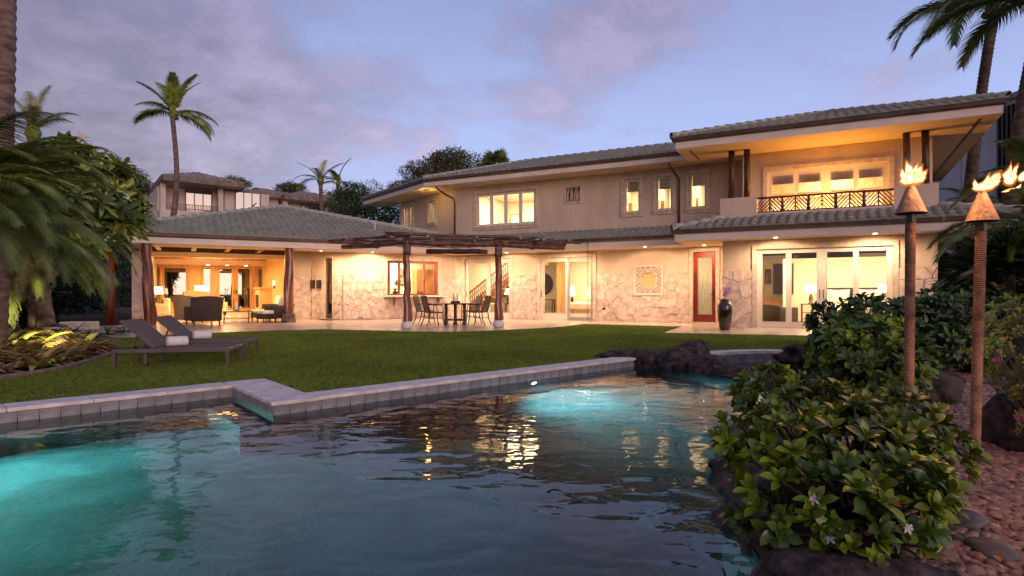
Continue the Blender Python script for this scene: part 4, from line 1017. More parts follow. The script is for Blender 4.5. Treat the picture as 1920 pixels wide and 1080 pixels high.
def sofa(name, label, loc, rz, L_=1.9, m='cream_fabric', seats=2, group=None, wood='dark_wood', pil='tan_fabric', np_=2, cat='sofa'):
    t = thing(name, label, cat, loc, rz, group); D = .85
    MB().bevbox(-L_/2, L_/2, -D/2, D/2, .14, .34, .04).build('sofa_frame', m, t, True)
    MB().bevbox(-L_/2+.1, L_/2-.1, D/2-.22, D/2, .3, .82, .07).build('backrest', m, t, True)
    for s in (-1, 1): MB().bevbox(min(s*L_/2, s*(L_/2-.16)), max(s*L_/2, s*(L_/2-.16)), -D/2, D/2-.01, .3, .60, .06).build('armrest', m, t, True)
    w = (L_-.34)/seats
    for k in range(seats): MB().bevbox(-L_/2+.17+k*w+.005, -L_/2+.17+(k+1)*w-.005, -D/2-.02, D/2-.2, .34, .47, .05).build('seat_cushion', m, t, True)
    for k in range(np_):
        x = -L_/2+.4+k*(L_-.8)/max(1, np_-1); pillow(MB(), Vector((x, D/2-.33, .68)), .45, .42, .16, rx=-.3, rz=.15*(-1)**k).build('pillow', pil, t, True)
    for x in (-L_/2+.08, L_/2-.08):
        for y in (-D/2+.08, D/2-.08): MB().tube([(x, y, .15), (x, y, 0)], [.03, .02], 6).build('leg', wood, t)
    return t
g = lambda x, y, h=0.0: G(x, y, h)
def up(p, z): return (p.x, p.y, z)
sofa('sofa', 'cream sofa under the left lamp in the open room', up(P3(297, 590, 25.5), 0), FA.rz+rad(-90), 2.0, np_=3)
sofa('loveseat', 'cream loveseat with a patterned pillow below the centre lamp', up(P3(385, 560, 29.0), 0), FA.rz, 1.9, np_=2)
side_table('small dark table under the left table lamp', up(P3(292, 585, 28.5), 0), 0)
p_ = P3(294, 585, 28.5); lampshade('table_lamp', 'lit white drum table lamp at the left column', (p_.x, p_.y, .551), rb=.26, rt=.24, hs=.34, hb=.42, E=9)
p_ = P3(378, 585, 27.0); side_table('dark table under the centre table lamp', (p_.x, p_.y, 0), .3, h=.62); lampshade('table_lamp', 'lit white drum table lamp behind the high-backed chair', (p_.x, p_.y, .621), rb=.30, rt=.28, hs=.32, hb=.40, E=9)
# high-backed tan armchair
def armchair(name, label, loc, rz, m, hback, w=.85, arms=True, legs='dark_wood', flare=0.0, cushions=None, group=None):
    t = thing(name, label, 'armchair', loc, rz, group); d = .78
    MB().bevbox(-w/2+.06, w/2-.06, -d/2, d/2-.1, .18, .42, .05).build('seat', m, t, True)
    vs = []; n_ = 10
    b = MB()
    for i in range(n_+1):
        x = -1+2*i/n_; y = d/2-.02-.14*abs(x)**3; wz = w/2*(1+flare)
        b_ = []
        for z, k in ((.12, 1), (hback, 1+flare)): vs += [(x*w/2*k, y+(.1 if z > .2 else 0), z-(.05*x*x if z > .2 else 0)), (x*w/2*k*.93, y-.09+(.1 if z > .2 else 0), z-(.05*x*x if z > .2 else 0))]
    fs = []
    for i in range(n_):
        a = i*4; c = a+4; fs += [(a, c, c+2, a+2), (a+1, a+3, c+3, c+1), (a+2, c+2, c+3, a+3), (a, a+1, c+1, c)]
    fs += [(0, 2, 3, 1), (n_*4, n_*4+1, n_*4+3, n_*4+2)]
    b.add(vs, fs).build('backrest', m, t, True, bevel=.015)
    if arms:
        for s in (-1, 1): MB().bevbox(min(s*w/2, s*(w/2-.1)), max(s*w/2, s*(w/2-.1)), -d/2, d/2-.05, .14, .6, .04).build('armrest', m, t, True)
    for x in (-w/2+.07, w/2-.07):
        for y in (-d/2+.06, d/2-.1): MB().tube([(x, y, .19), (x, y, 0)], [.028, .02], 6).build('leg', legs, t)
    for k, (cm, cx, cz, rx) in enumerate(cushions or []): pillow(MB(), Vector((cx, d/2-.28, cz)), .5, .48, .16, rx=rx).build('cushion', cm, t, True)
    return t
p_ = g(348, 601.5); armchair('armchair', 'tan high-backed armchair behind the wicker chair', (p_.x, p_.y+.9, 0), FA.rz+rad(10), 'tan_fabric', 1.13, .95)
p_ = g(371, 610); armchair('wicker_chair', 'dark wicker tub chair with flared back seen from behind', (p_.x, p_.y+.35, 0), FA.rz+rad(200), 'wicker', .93, .92, flare=.14)
p_ = g(341, 607); armchair('yellow_armchair', 'olive channel-backed tub chair left of the dark wicker chair', (p_.x-.05, p_.y+.55, 0), FA.rz+rad(150), 'tan_fabric', .95, .7, flare=.15)
# coffee table with hurricane candle
p_ = g(443, 604); t = thing('coffee_table', 'low dark metal coffee table on the pale floor', 'table', (p_.x, p_.y, 0), FA.rz+rad(-12))
MB().bevbox(-.5, .5, -.5, .5, .37, .40, .006).build('table_top', 'bronze', t)
for x in (-.47, .47):
    for y in (-.47, .47): MB().bx(x-.018, x+.018, y-.018, y+.018, 0, .369).build('leg', 'bronze', t)
for y in (-.47, .47): MB().bx(-.45, .45, y-.01, y+.01, .12, .14).build('stretcher', 'bronze', t)
t = thing('hurricane_candle', 'clear hurricane glass with white candle on the coffee table', 'candle holder', (p_.x, p_.y, .401))
MB().lathe([(.11, 0), (.11, .02), (.06, .03)], 14).build('stand', 'black', t); MB().lathe([(.045, .031), (.045, .27), (.03, .28)], 12).build('candle', 'candle', t, True)
MB().lathe([(.10, .031), (.10, .45)], 18, cap=False).build('glass_cylinder', 'clear_glass', t, True)
# two dark wicker armchairs with white cushions at the right column
for (px, py, lb, k) in ((519, 604, 'dark wicker armchair with white and black cushions beside the right column', 0), (512, 598, 'second dark wicker armchair behind the one at the right column', 1)):
    p_ = g(px, py); armchair('wicker_armchair', lb, (p_.x, p_.y+.25, 0), FA.rz+rad(-70), 'wicker', .66, .8, cushions=[('white_fabric', 0, .72, -.3), ('dark_fabric', .08, .60, -.35)], group='wicker armchairs in the open room')
for (px, py, lb) in ((496, 605, 'dark wicker ottoman with a white top, nearest the coffee table'), (484, 602, 'white-topped wicker ottoman left of its twin')):
    p_ = g(px, py); t = thing('ottoman', lb, 'ottoman', (p_.x, p_.y+.2, 0), FA.rz+rad(-70), 'ottomans in the open room')
    MB().bevbox(-.26, .26, -.26, .26, .12, .30, .02).build('frame', 'wicker', t); MB().bevbox(-.26, .26, -.26, .26, .30, .42, .05).build('cushion', 'white_fabric', t, True)
    for x in (-.22, .22):
        for y in (-.22, .22): MB().tube([(x, y, .13), (x, y, 0)], .018, 6).build('leg', 'dark_wood', t)
# pictures and sconce
def picture(fr, u, z, w, h, wd, name='picture', label='', m='picture_art', fm='dark_wood', side=False):
    t = thing(name, label, 'picture', fr.P(u, wd, z), fr.rz)
    MB().wallp(-w/2, w/2, -h/2, h/2, .02, [(-w/2+.025, w/2-.025, -h/2+.025, h/2-.025)], w0=-.022).build('frame', fm, t)
    MB().bx(-w/2+.025, w/2-.025, -.012, -.006, -h/2+.025, h/2-.025).build('print', m, t); return t
u = ub(508); p_ = FA.P(GU1-.06, 7.5, 1.5)
t = thing('wall_sconce', 'small square cream wall sconce right of the glass doors', 'wall lamp', p_, FA.rz); MB().bevbox(-.05, .0, -.1, .1, -.1, .14, .01).build('shade', 'shade_lit', t); MB().bx(-.03, .05, -.02, .02, -.25, -.1).build('arm', 'bronze', t)
# kitchen pieces
p_ = FA.P(FA.at(760, w=2.6), 3.12, 1.45); picture(FA, FA.at(757, w=2.85), 1.75, .42, .75, 2.88, label='framed print on the kitchen wall')
def cabinet_door(u0, u1): 
    t = thing('kitchen_cabinet', 'tall honey wood cupboard seen through the kitchen window', 'cupboard', FA.P((u0+u1)/2, 2.5, 0), FA.rz); w = u1-u0
    MB().bx(-w/2, w/2, -.25, .3, 0, 2.1).build('carcass', 'honey_wood', t)
    for s in (-1, 1): MB().bevbox(min(s*.01, s*(w/2-.01)), max(s*.01, s*(w/2-.01)), -.28, -.252, .05, 2.06, .006).build('door', 'ceiling_wood', t)
cabinet_door(-.95, -.15)
def orchid(name, label, loc, s=1.0, petal='orchid_petal', pot=None, n=2, seed=1, cat='orchid'):
    rg = random.Random(seed); t = thing(name, label, cat, loc)
    if pot: MB().lathe([(.07*s, 0), (.10*s, .1*s), (.11*s, .16*s), (.09*s, .16*s), (.08*s, .12*s)], 14).build('pot', pot, t, True)
    z0 = .14*s if pot else 0
    for k in range(6):
        a = k*1.05+rg.uniform(-.2, .2); b = MB(); pts = []
        for i in range(5):
            q = i/4; r_ = q*.22*s; z = z0+.13*s*math.sin(q*2.2); wv = .03*s*math.sin(math.pi*min(1, q*.9+.1)); c_, s_ = math.cos(a), math.sin(a)
            pts += [(c_*r_-s_*wv, s_*r_+c_*wv, z), (c_*r_, s_*r_, z-.01*s), (c_*r_+s_*wv, s_*r_-c_*wv, z)]
        b.add(pts, [f for i in range(4) for f in ((i*3, i*3+1, i*3+4, i*3+3), (i*3+1, i*3+2, i*3+5, i*3+4))]).build('leaf', 'bush_leaf', t, True)
    for k in range(n):
        a = rg.uniform(0, 6.28); pts = [Vector((math.cos(a)*.16*s*q**2, math.sin(a)*.16*s*q**2, z0+.50*s*q-.08*s*q**3)) for q in (0, .3, .6, .85, 1)]
        MB().tube(pts, .004*s, 4).build('stem', 'fern_leaf', t)
        for j in range(6):
            q = .5+.5*j/5; c = Vector((math.cos(a)*.16*s*q**2, math.sin(a)*.16*s*q**2, z0+.50*s*q-.08*s*q**3))+Vector((rg.uniform(-.06, .06), rg.uniform(-.06, .06), rg.uniform(-.05, .05)))*s; b = MB()
            for m_ in range(5):
                th = m_*1.257+rg.uniform(-.2, .2); d = Vector((math.cos(th), -.25, math.sin(th))); e_ = Vector((-math.sin(th), 0, math.cos(th)))
                b.add([c, c+d*.02*s+e_*.013*s, c+d*.042*s, c+d*.02*s-e_*.013*s], [(0, 1, 2, 3)])
            b.build('blossom', petal, t)
    return t
kc = FA.P(FA.at(741, w=.5), .5, 0); hp(MB(FA.M).bx(-4.1, -.3, .24, .85, .86, .92), 'worktop', 'floor_stone'); hp(MB(FA.M).bx(-4.1, -.3, .28, .8, 0, .855), 'base_cabinet', 'honey_wood')
orchid('potted_orchid', 'yellow orchid in a dark pot at the kitchen window', (kc.x, kc.y, .925), 1.15, 'hedge_leaf', 'pot_glaze', 3, 3)
for k, (x, h) in enumerate(((784, .22), (788, .17), (791, .19))):
    p_ = FA.P(FA.at(x, w=.5), .5, 0); o = MB().lathe([(.035, 0), (.037, h*.55), (.014, h*.75), (.013, h), (.0, h)], 12).build('bottle', 'black', None, True); o.location = (p_.x, p_.y, .921)
    tag(o, ('tall', 'short', 'middle-sized')[k]+' dark bottle on the kitchen worktop beside the trunk post', 'bottle', 'bottles on the kitchen worktop')
# stair with carved balustrade
st_ = thing('staircase', 'wooden staircase with carved balustrade rising to the right', 'staircase', FB.P(.9, 2.1, 0), FB.rz)
sx0, sz0 = FB.at(880, w=2.0), 0.0
SU0 = FB.at(883, w=2.1)-.9; 
for k in range(13):
    x = SU0+k*.26; MB().bx(x, x+.28, -.05, 1.0, .18*k+.1, .18*(k+1)+.1).build('step', 'honey_wood', st_)
a0 = Vector((SU0-.05, -.1, .1)); d_ = Vector((.26, 0, .18)); n_ = 11.5
def q_(k, h): return a0+d_*k+Vector((0, 0, h))
MB().bar(q_(0, .12), q_(n_, .12), .05, .22).build('stringer', 'red_wood', st_); MB().bar(q_(0, .92), q_(n_, .92), .07, .06).build('handrail', 'red_wood', st_)
for k in range(30):
    kk = k*n_/30; MB().bar(q_(kk, .2), q_(kk, .9), .03, .02).build('baluster', 'red_wood', st_)
    MB().bar(q_(kk, .3), q_(min(n_, kk+.9), .45), .026, .02).build('fretwork', 'red_wood', st_); MB().bar(q_(kk, .8), q_(min(n_, kk+.9), .25), .026, .02).build('fretwork', 'red_wood', st_)
MB().lathe([(.05, 0), (.05, 1.0), (.07, 1.02), (.03, 1.06), (.06, 1.12), (.0, 1.16)], 8, (SU0-.1, -.1, .0)).build('newel_post', 'red_wood', st_)
p_ = FB.P(FB.at(951, w=.9), 1.0, 0); side_table('small table with a lamp inside the stair hall door', (p_.x, p_.y, 0), FB.rz, h=.6); lampshade('table_lamp', 'lit cone-shade lamp with green base in the stair hall', (p_.x, p_.y, .601), rb=.17, rt=.09, hs=.24, hb=.36, base='fern_leaf', E=5)
p_ = FB.P(FB.at(925, w=1.2), 1.3, 0); armchair('armchair', 'cream armchair at the foot of the stairs', (p_.x, p_.y, 0), FB.rz+2.2, 'cream_fabric', .8, .75)
# small bedroom
wd = 4.4
t = thing('wall_disc', 'round dark woven disc on the bedroom wall', 'wall decoration', FB.P(FB.at(1017, w=4.3), 4.38, 1.45), FB.rz)
MB().tube([(0, -.06, 0), (0, -.02, 0)], [.50, .52], 28).build('disc', 'wicker', t); 
for r_ in (.16, .28, .40): MB().tube([(math.cos(a*math.pi/12)*r_, -.065, math.sin(a*math.pi/12)*r_) for a in range(25)], .012, 5, cap=False).build('ring', 'dark_wood', t)
p_ = FB.P(FB.at(1022, w=3.9), 4.0, 0); side_table('narrow dark console table under the round disc', (p_.x, p_.y, 0), FB.rz, .8, .3, .75, name='console_table')
hp(MB(FB.M).bx(FB.at(1052, w=3.9), FB.at(1060, w=3.9), 3.4, 4.38, 0, 2.7), 'partition_wall', 'honey_wood')
def bed(label, loc, rz, L_=2.0, W_=1.6, head='dark_wood', hh=1.15, frame='honey_wood', wick=False):
    t = thing('bed', label, 'bed', loc, rz)      # head at +y
    MB().bevbox(-W_/2, W_/2, -L_/2, L_/2, .14, .34, .01).build('bed_frame', frame, t)
    MB().bevbox(-W_/2+.02, W_/2-.02, -L_/2+.02, L_/2-.02, .34, .66, .08).build('mattress', 'white_fabric', t, True)
    MB().bx(-W_/2-.06, W_/2+.06, L_/2, L_/2+.06, .1, hh).build('headboard', head, t)
    if wick:
        for k in range(15): MB().bx(-W_/2-.06+k*(W_+.08)/14.5, -W_/2-.03+k*(W_+.08)/14.5, L_/2-.02, L_/2-.001, .5, hh).build('headboard_slat', head, t)
        for k in range(5): MB().bx(-W_/2-.06, W_/2+.06, L_/2-.03, L_/2-.021, .6+k*.13, .62+k*.13).build('headboard_slat', head, t)
    for x in (-W_*.24, W_*.24): pillow(MB(), Vector((x, L_/2-.2, .92)), .72, .5, .2, rx=-.35).build('pillow', 'white_fabric', t, True); pillow(MB(), Vector((x, L_/2-.42, .86)), .6, .42, .18, rx=-.4).build('pillow', 'cream_fabric', t, True)
    for x in (-W_/2+.06, W_/2-.06):
        for y in (-L_/2+.06, L_/2-.06): MB().bx(x-.035, x+.035, y-.035, y+.035, 0, .14).build('leg', frame, t)
    return t
p_ = FB.P(FB.at(1098, w=2.6)+.35, 2.75, 0); bed('bed with white pillows in the small bedroom', (p_.x, p_.y, 0), FB.rz, hh=1.3, head='cream_fabric')
p_ = FB.P(FB.at(1071, w=2.2), 2.3, 0); side_table('dark nightstand in the small bedroom', (p_.x, p_.y, 0), FB.rz, .42, .4, .62); lampshade('table_lamp', 'lit white tapered lamp beside the small bed', (p_.x, p_.y, .621), rb=.15, rt=.09, hs=.4, hb=.28, E=5)
# main bedroom
FCw = lambda x, w: FC.at(x, w=w)
p_ = FC.P(FCw(1603, 3.4), 3.9, 0); bed('wide bed with wicker headboard and white pillows', (p_.x, p_.y, 0), FC.rz, 2.1, 2.0, head='wicker', hh=1.22, frame='wicker', wick=True)
p_ = FC.P(FCw(1519, 3.9), 4.1, 0); side_table('open dark nightstand left of the wicker bed', (p_.x, p_.y, 0), FC.rz, .6, .45, .66, shelves=2)
lampshade('table_lamp', 'lit white drum lamp with dark base left of the wicker bed', (p_.x+.02, p_.y, .661), rb=.22, rt=.20, hs=.28, hb=.36, E=9)
p_ = FC.P(FCw(1667, 3.9), 4.1, 0); lampshade('table_lamp', 'lit white drum lamp at the right edge of the bedroom door', (p_.x-.1, p_.y, .661), rb=.22, rt=.20, hs=.28, hb=.36, E=9); side_table('dark nightstand right of the wicker bed', (p_.x-.1, p_.y, 0), FC.rz, .5, .45, .66)
p_ = FC.P(FCw(1453, .75), .95, 0); armchair('chaise_chair', 'dark wicker lounge chair with cream seat inside the bedroom door', (p_.x+.1, p_.y, 0), FC.rz+2.4, 'wicker', .68, .8, cushions=[('cream_fabric', 0, .5, -1.3)])
hp(MB(FC.M).bx(FCw(1468, 3.0), FCw(1471, 3.0), 3.0, 5.15, 0, 2.8), 'partition_wall', 'white_wall'); hp(MB(FC.M).bx(11.2, FCw(1468, 3.0), 2.9, 3.05, 2.25, 2.45), 'lintel', 'ceiling_wood')
hp(MB(FC.M).bx(11.25, FCw(1467, 3.0)-.02, 4.3, 4.9, .55, .75), 'vanity_top', 'honey_wood')
picture(FC, FCw(1464, 4.0), 1.55, .75, 1.2, 5.15, label='dark mirror over the vanity beyond the bedroom', m='black', fm='white_frame')
picture(FC, FCw(1434, 4.0), 1.65, .22, .55, 5.15, label='narrow framed print left of the vanity mirror')
for k, (a, b) in enumerate(((1429, 1473), (1484, 1531), (1551, 1599.6), (1610.5, 1662))):
    zt = FC.at(1429, 475.8)[1]; hp(MB(FC.M).tube([(FC.at(a)-.02, .17, zt-.03), (FC.at(b)+.02, .17, zt-.03)], .035, 8).bx(FC.at(a)-.02, FC.at(b)+.02, .15, .16, zt-.16, zt-.03), 'roller_blind', 'dark_fabric')
# garden chair back peeping over the shrubs
p_ = FC.P(FC.at(1655, w=-.8), -.7, 0)
armchair('patio_chair', 'white sling patio chair half hidden behind the shrubs', (p_.x, p_.y, 0), FC.rz+.2, 'white_fabric', .92, .6, arms=False, legs='steel')
# upstairs pieces
hp(MB(FD.M).bx(11.6, 16.1, 4.2, 4.95, 4.72, 5.34), 'ceiling_bulkhead', 'ceiling_wood'); hp(MB(FD.M).bx(11.6, 16.1, 4.14, 4.19, 4.52, 4.62), 'picture_rail', 'ceiling_wood')
for k, (a, b) in enumerate(((1447, 1488), (1497, 1538.8), (1557, 1600.6), (1610, 1656))):
    zt = FD.at(1447, 329.7)[1]
    hp(MB(FD.M).bx(FD.at(a), FD.at(b), .16, .17, zt-.26, zt+.02), 'roman_shade', 'paper_shade')
for o_, x0, x1 in ((wA, 1174, 1196), (wB, 1233.6, 1257), (wC, 1296.4, 1321)):
    hp(MB(FB.M).bx(FB.at(x0), FB.at(x1), .16, .17, o_[3]-.42, o_[3]), 'bamboo_shade', 'bamboo_shade')
    hp(MB(FB.M).bx(FB.at(x0, w=1.6)+.12, FB.at(x0, w=1.6)+.26, 1.5, 1.6, 3.0, 4.5), 'door_casing', 'ceiling_wood')
picture(FB, .75, 4.25, .62, .95, 3.95, label='black-framed white print in the upper four-pane room', m='white_wall', fm='black')
t = thing('wardrobe', 'grey panelled wardrobe in the upper four-pane room', 'wardrobe', FB.P(1.9, 3.3, 3.01), FB.rz); MB().bx(-.5, .5, -.3, .3, 0, 1.45).build('carcass', 'screen_grey', t); 
for s in (-1, 1): MB().bevbox(min(s*.01, s*.48), max(s*.01, s*.48), -.33, -.302, .1, 1.4, .01).build('door', 'screen_grey', t)
p_ = FB.P(FB.at(965, w=1.8), 1.9, 3.01); side_table('small table with a lamp upstairs', (p_.x, p_.y, 3.01), FB.rz, .4, .4, .75)
t = lampshade('table_lamp', 'dark-shaded lamp glowing in the upper four-pane window', (p_.x, p_.y, 3.761), rb=.17, rt=.12, hs=.2, hb=.3, E=4)
# ================================================================ OUTDOOR FURNITURE
# loungers
def lounger(label, loc, rz):
    t = thing('sun_lounger', label, 'sun lounger', loc, rz, 'sun loungers on the lawn')
    Lh, Wd, zs = .76, .36, .27
    for s in (-1, 1):
        MB().bevbox(-Lh, Lh, s*Wd-.022, s*Wd+.022, zs-.055, zs, .006).build('side_rail', 'grey_metal', t)
        for x in (-Lh+.03, Lh-.03): MB().add([(x-.028, s*Wd-.028, zs-.056), (x+.028, s*Wd-.028, zs-.056), (x+.028, s*Wd+.028, zs-.056), (x-.028, s*Wd+.028, zs-.056),
            (x-.018, s*Wd-.018, 0), (x+.018, s*Wd-.018, 0), (x+.018, s*Wd+.018, 0), (x-.018, s*Wd+.018, 0)], [(0, 1, 2, 3), (7, 6, 5, 4), (0, 4, 5, 1), (1, 5, 6, 2), (2, 6, 7, 3), (3, 7, 4, 0)]).build('leg', 'grey_metal', t)
    MB().bevbox(Lh-.04, Lh, -Wd+.022, Wd-.022, zs-.05, zs-.002, .006).build('end_rail', 'grey_metal', t)
    MB().bx(-Lh, -Lh+.04, -Wd+.022, Wd-.022, zs-.05, zs-.01).build('end_rail', 'grey_metal', t)
    hx = -.24
    MB().bx(hx, Lh-.04, -Wd+.022, Wd-.022, zs-.008, zs+.004).build('sling_seat', 'sling', t)
    a = Vector((hx, 0, zs+.01)); b = Vector((hx-.42, 0, zs+.38)); d = (b-a).normalized(); n_ = Vector((-d.z, 0, d.x))
    for s in (-1, 1): MB().bar(a+Vector((0, s*(Wd-.045), 0)), b+Vector((0, s*(Wd-.045), 0)), .035, .03, up=(0, 1, 0)).build('back_rail', 'grey_metal', t)
    MB().bar(b+Vector((0, -Wd+.03, 0)), b+Vector((0, Wd-.03, 0)), .03).build('back_rail', 'grey_metal', t)
    w_ = Wd-.06; MB().add([a+Vector((0, -w_, .004)), a+Vector((0, w_, .004)), b+Vector((0, w_, .004)), b+Vector((0, -w_, .004))]+[q+n_*.008 for q in (a+Vector((0, -w_, .004)), a+Vector((0, w_, .004)), b+Vector((0, w_, .004)), b+Vector((0, -w_, .004)))],
        [(0, 1, 2, 3), (7, 6, 5, 4), (0, 4, 5, 1), (1, 5, 6, 2), (2, 6, 7, 3), (3, 7, 4, 0)]).build('sling_back', 'sling', t)
    for s in (-1, 1): MB().bar(a*.4+b*.6+Vector((0, s*.2, 0)), Vector((hx-.34, s*.2, zs-.04)), .02).build('strut', 'grey_metal', t)
    for s in (-1, 1):
        MB().tube([(hx-.12, s*.27-.02, .035), (hx-.12, s*.27+.02, .035)], .035, 12).build('wheel', 'black', t); MB().bx(hx-.14, hx-.10, s*.27-.03, s*.27+.03, .05, zs-.05).build('wheel_bracket', 'grey_metal', t)
    return t
A_ = Vector((-5.45, 8.32, 0)); B_ = Vector((-4.0, 8.57, 0)); ang = math.atan2(B_.y-A_.y, B_.x-A_.x); dx = Vector((math.cos(ang), math.sin(ang), 0)); dy = Vector((-dx.y, dx.x, 0))
c1_ = (A_+B_)/2+dy*.36; c1_.z = -.03
l1 = lounger('grey sling sun lounger nearest the pool with a raised back', c1_, ang)
c2_ = c1_+Vector((-.33, 1.36, 0)); l2 = lounger('grey sling sun lounger behind its twin, nearer the house', c2_, ang)
def towel(label, loc, rz):
    t = thing('rolled_towel', label, 'towel', loc, rz, 'rolled towels on the loungers'); L_, r0 = .27, .072
    b = MB(); pts = []; n_ = 60
    for i in range(n_+1):
        th = i/n_*2*math.pi*4.2; r_ = .010+(r0-.010)*i/n_; pts.append((r_*math.cos(th), r_*math.sin(th)+r0))
    vs = []
    for x in (-L_/2, -L_/2+.008, L_/2-.008, L_/2):
        e_ = .97 if abs(x) > L_/2-.004 else 1
        vs += [(x, y*e_, (z-r0)*e_+r0) for y, z in pts]
    m_ = n_+1; b.add(vs, [(j*m_+i, j*m_+i+1, (j+1)*m_+i+1, (j+1)*m_+i) for j in range(3) for i in range(n_)])
    MB().tube([(-L_/2+.012, 0, r0), (L_/2-.012, 0, r0)], r0*.96, 20).build('towel_core', 'white_towel', t); o = b.build('towel_roll', 'white_towel', t, True); s_ = o.modifiers.new('thick', 'SOLIDIFY'); s_.thickness = .008
    return t
def onl(c, x, y, z): p = c+dx*x+dy*y; return (p.x, p.y, c.z+z)
towel('rolled white towel on the nearer lounger', onl(c1_, -.06, .02, .275), ang+rad(33)); towel('rolled white towel on the lounger nearer the house', onl(c2_, -.05, -.02, .275), ang+rad(33))
# dining set under the pergola
def dining_chair(label, loc, rz):
    t = thing('dining_chair', label, 'chair', loc, rz, 'dining chairs under the pergola')    # faces +x
    for s in (-1, 1):
        MB().tube([(-.20, s*.25, .42), (-.27, s*.25, .66), (-.34, s*.24, .93)], [.017, .017, .014], 7).build('back_post', 'bronze', t, True)
        MB().tube([(-.21, s*.25, .42), (-.24, s*.25, .2), (-.33, s*.26, 0)], [.019, .018, .014], 7).build('leg', 'bronze', t, True)
        MB().tube([(.21, s*.25, .42), (.22, s*.255, .2), (.27, s*.26, 0)], [.019, .018, .014], 7).build('leg', 'bronze', t, True)
        MB().tube([(-.27, s*.27, .66), (-.1, s*.29, .67), (.1, s*.29, .66), (.2, s*.28, .61), (.22, s*.26, .42)], .016, 7).build('armrest', 'bronze', t, True)
        MB().tube([(-.25, s*.25, .22), (0, s*.25, .25), (.22, s*.25, .22)], .010, 6).build('stretcher', 'bronze', t, True)
    MB().tube([(-.34, -.24, .93), (-.355, 0, .94), (-.34, .24, .93)], .015, 7).build('top_rail', 'bronze', t, True)
    MB().add([(-.20, -.24, .43), (-.20, .24, .43), (-.27, .24, .66), (-.27, -.24, .66), (-.34, -.23, .92), (-.34, .23, .92), (-.325, .23, .92), (-.325, -.23, .92), (-.255, -.24, .66), (-.255, .24, .66), (-.185, .24, .43), (-.185, -.24, .43)],
             [(0, 1, 2, 3), (3, 2, 5, 4), (4, 5, 6, 7), (7, 6, 9, 8), (8, 9, 10, 11)]).build('sling_back', 'brown_sling', t)
    MB().bevbox(-.21, .24, -.25, .25, .40, .44, .012).build('seat', 'brown_sling', t)
    return t
tb_ = G(852, 609); tb_.z = 0
dc = dining_chair('dark sling dining chair at the left front of the table', (-2.46, 19.1, 0), rad(28))
dup(dc, (-2.93, 20.5, 0), rad(-12), 'dark sling dining chair at the left back of the table')
dup(dc, (-1.07, 19.6, 0), rad(160), 'dark sling dining chair at the right front of the table')
dup(dc, (-1.42, 20.7, 0), rad(205), 'dark sling dining chair at the right back of the table')
t = thing('dining_table', 'dark oval dining table under the pergola', 'table', (-1.85, 19.85, 0), 0)
MB().tube([(0, 0, .66), (0, 0, .695)], [.68, .70], 28).build('table_top', 'bronze', t)
for x in (-.30, 0, .30): MB().bevbox(x-.05, x+.05, -.05, .05, .1, .655, .01).build('leg', 'bronze', t); MB().bevbox(x-.06, x+.06, -.22, .22, 0, .1, .01).build('foot', 'bronze', t)
MB().bx(-.36, .36, -.03, .03, .12, .19).build('stretcher', 'bronze', t)
t = thing('candle_hurricane', 'black tray with a clear candle glass on the dining table', 'candle holder', (-1.85, 19.85, .696))
MB().lathe([(.15, 0), (.15, .07), (.12, .07)], 16).build('tray', 'black', t); MB().lathe([(.08, .071), (.08, .33)], 16, cap=False).build('glass_cylinder', 'clear_glass', t, True); MB().lathe([(.035, .071), (.035, .2), (0, .2)], 10).build('candle', 'candle', t)
# pergola of rough logs
pg = thing('log_pergola', 'rustic pergola of reddish logs lashed over two posts', 'pergola', (-1.7, 18.2, 0))
def pgp(b, name, m='log_wood', parent=None, smooth=True):
    o = b.build(name, m, None, smooth)
    if parent is None: wlink(o, pg)
    else: o.parent = parent
    return o
def log(a, b, r0, r1=None, name='log', n=10, bow=.03, seed=0, seg=8):
    rg = random.Random(seed+int(a[0]*97)); a, b = Vector(a), Vector(b); r1 = r1 or r0; d = b-a; sd = Vector((rg.uniform(-1, 1), rg.uniform(-1, 1), rg.uniform(-1, 1)))*bow*d.length*.3
    pts = [a+d*(i/seg)+sd*math.sin(math.pi*i/seg)+Vector((rg.uniform(-.01, .01), rg.uniform(-.01, .01), rg.uniform(-.008, .008))) for i in range(seg+1)]
    rs = [(r0+(r1-r0)*i/seg)*rg.uniform(.93, 1.08) for i in range(seg+1)]
    o = pgp(MB().tube(pts, rs, n, wob=.06, rng=rg), name)
    d.normalize()
    for p, q, r in ((pts[0], -d, rs[0]), (pts[-1], d, rs[-1])):
        pgp(MB().tube([p+q*.001, p+q*.006], [r*.92, r*.85], n), 'log_end', 'log_end', o)
    return o
PC = [Vector((-2.99, 17.3, 0)), Vector((-.40, 18.1, 0))]; TZ = 2.47
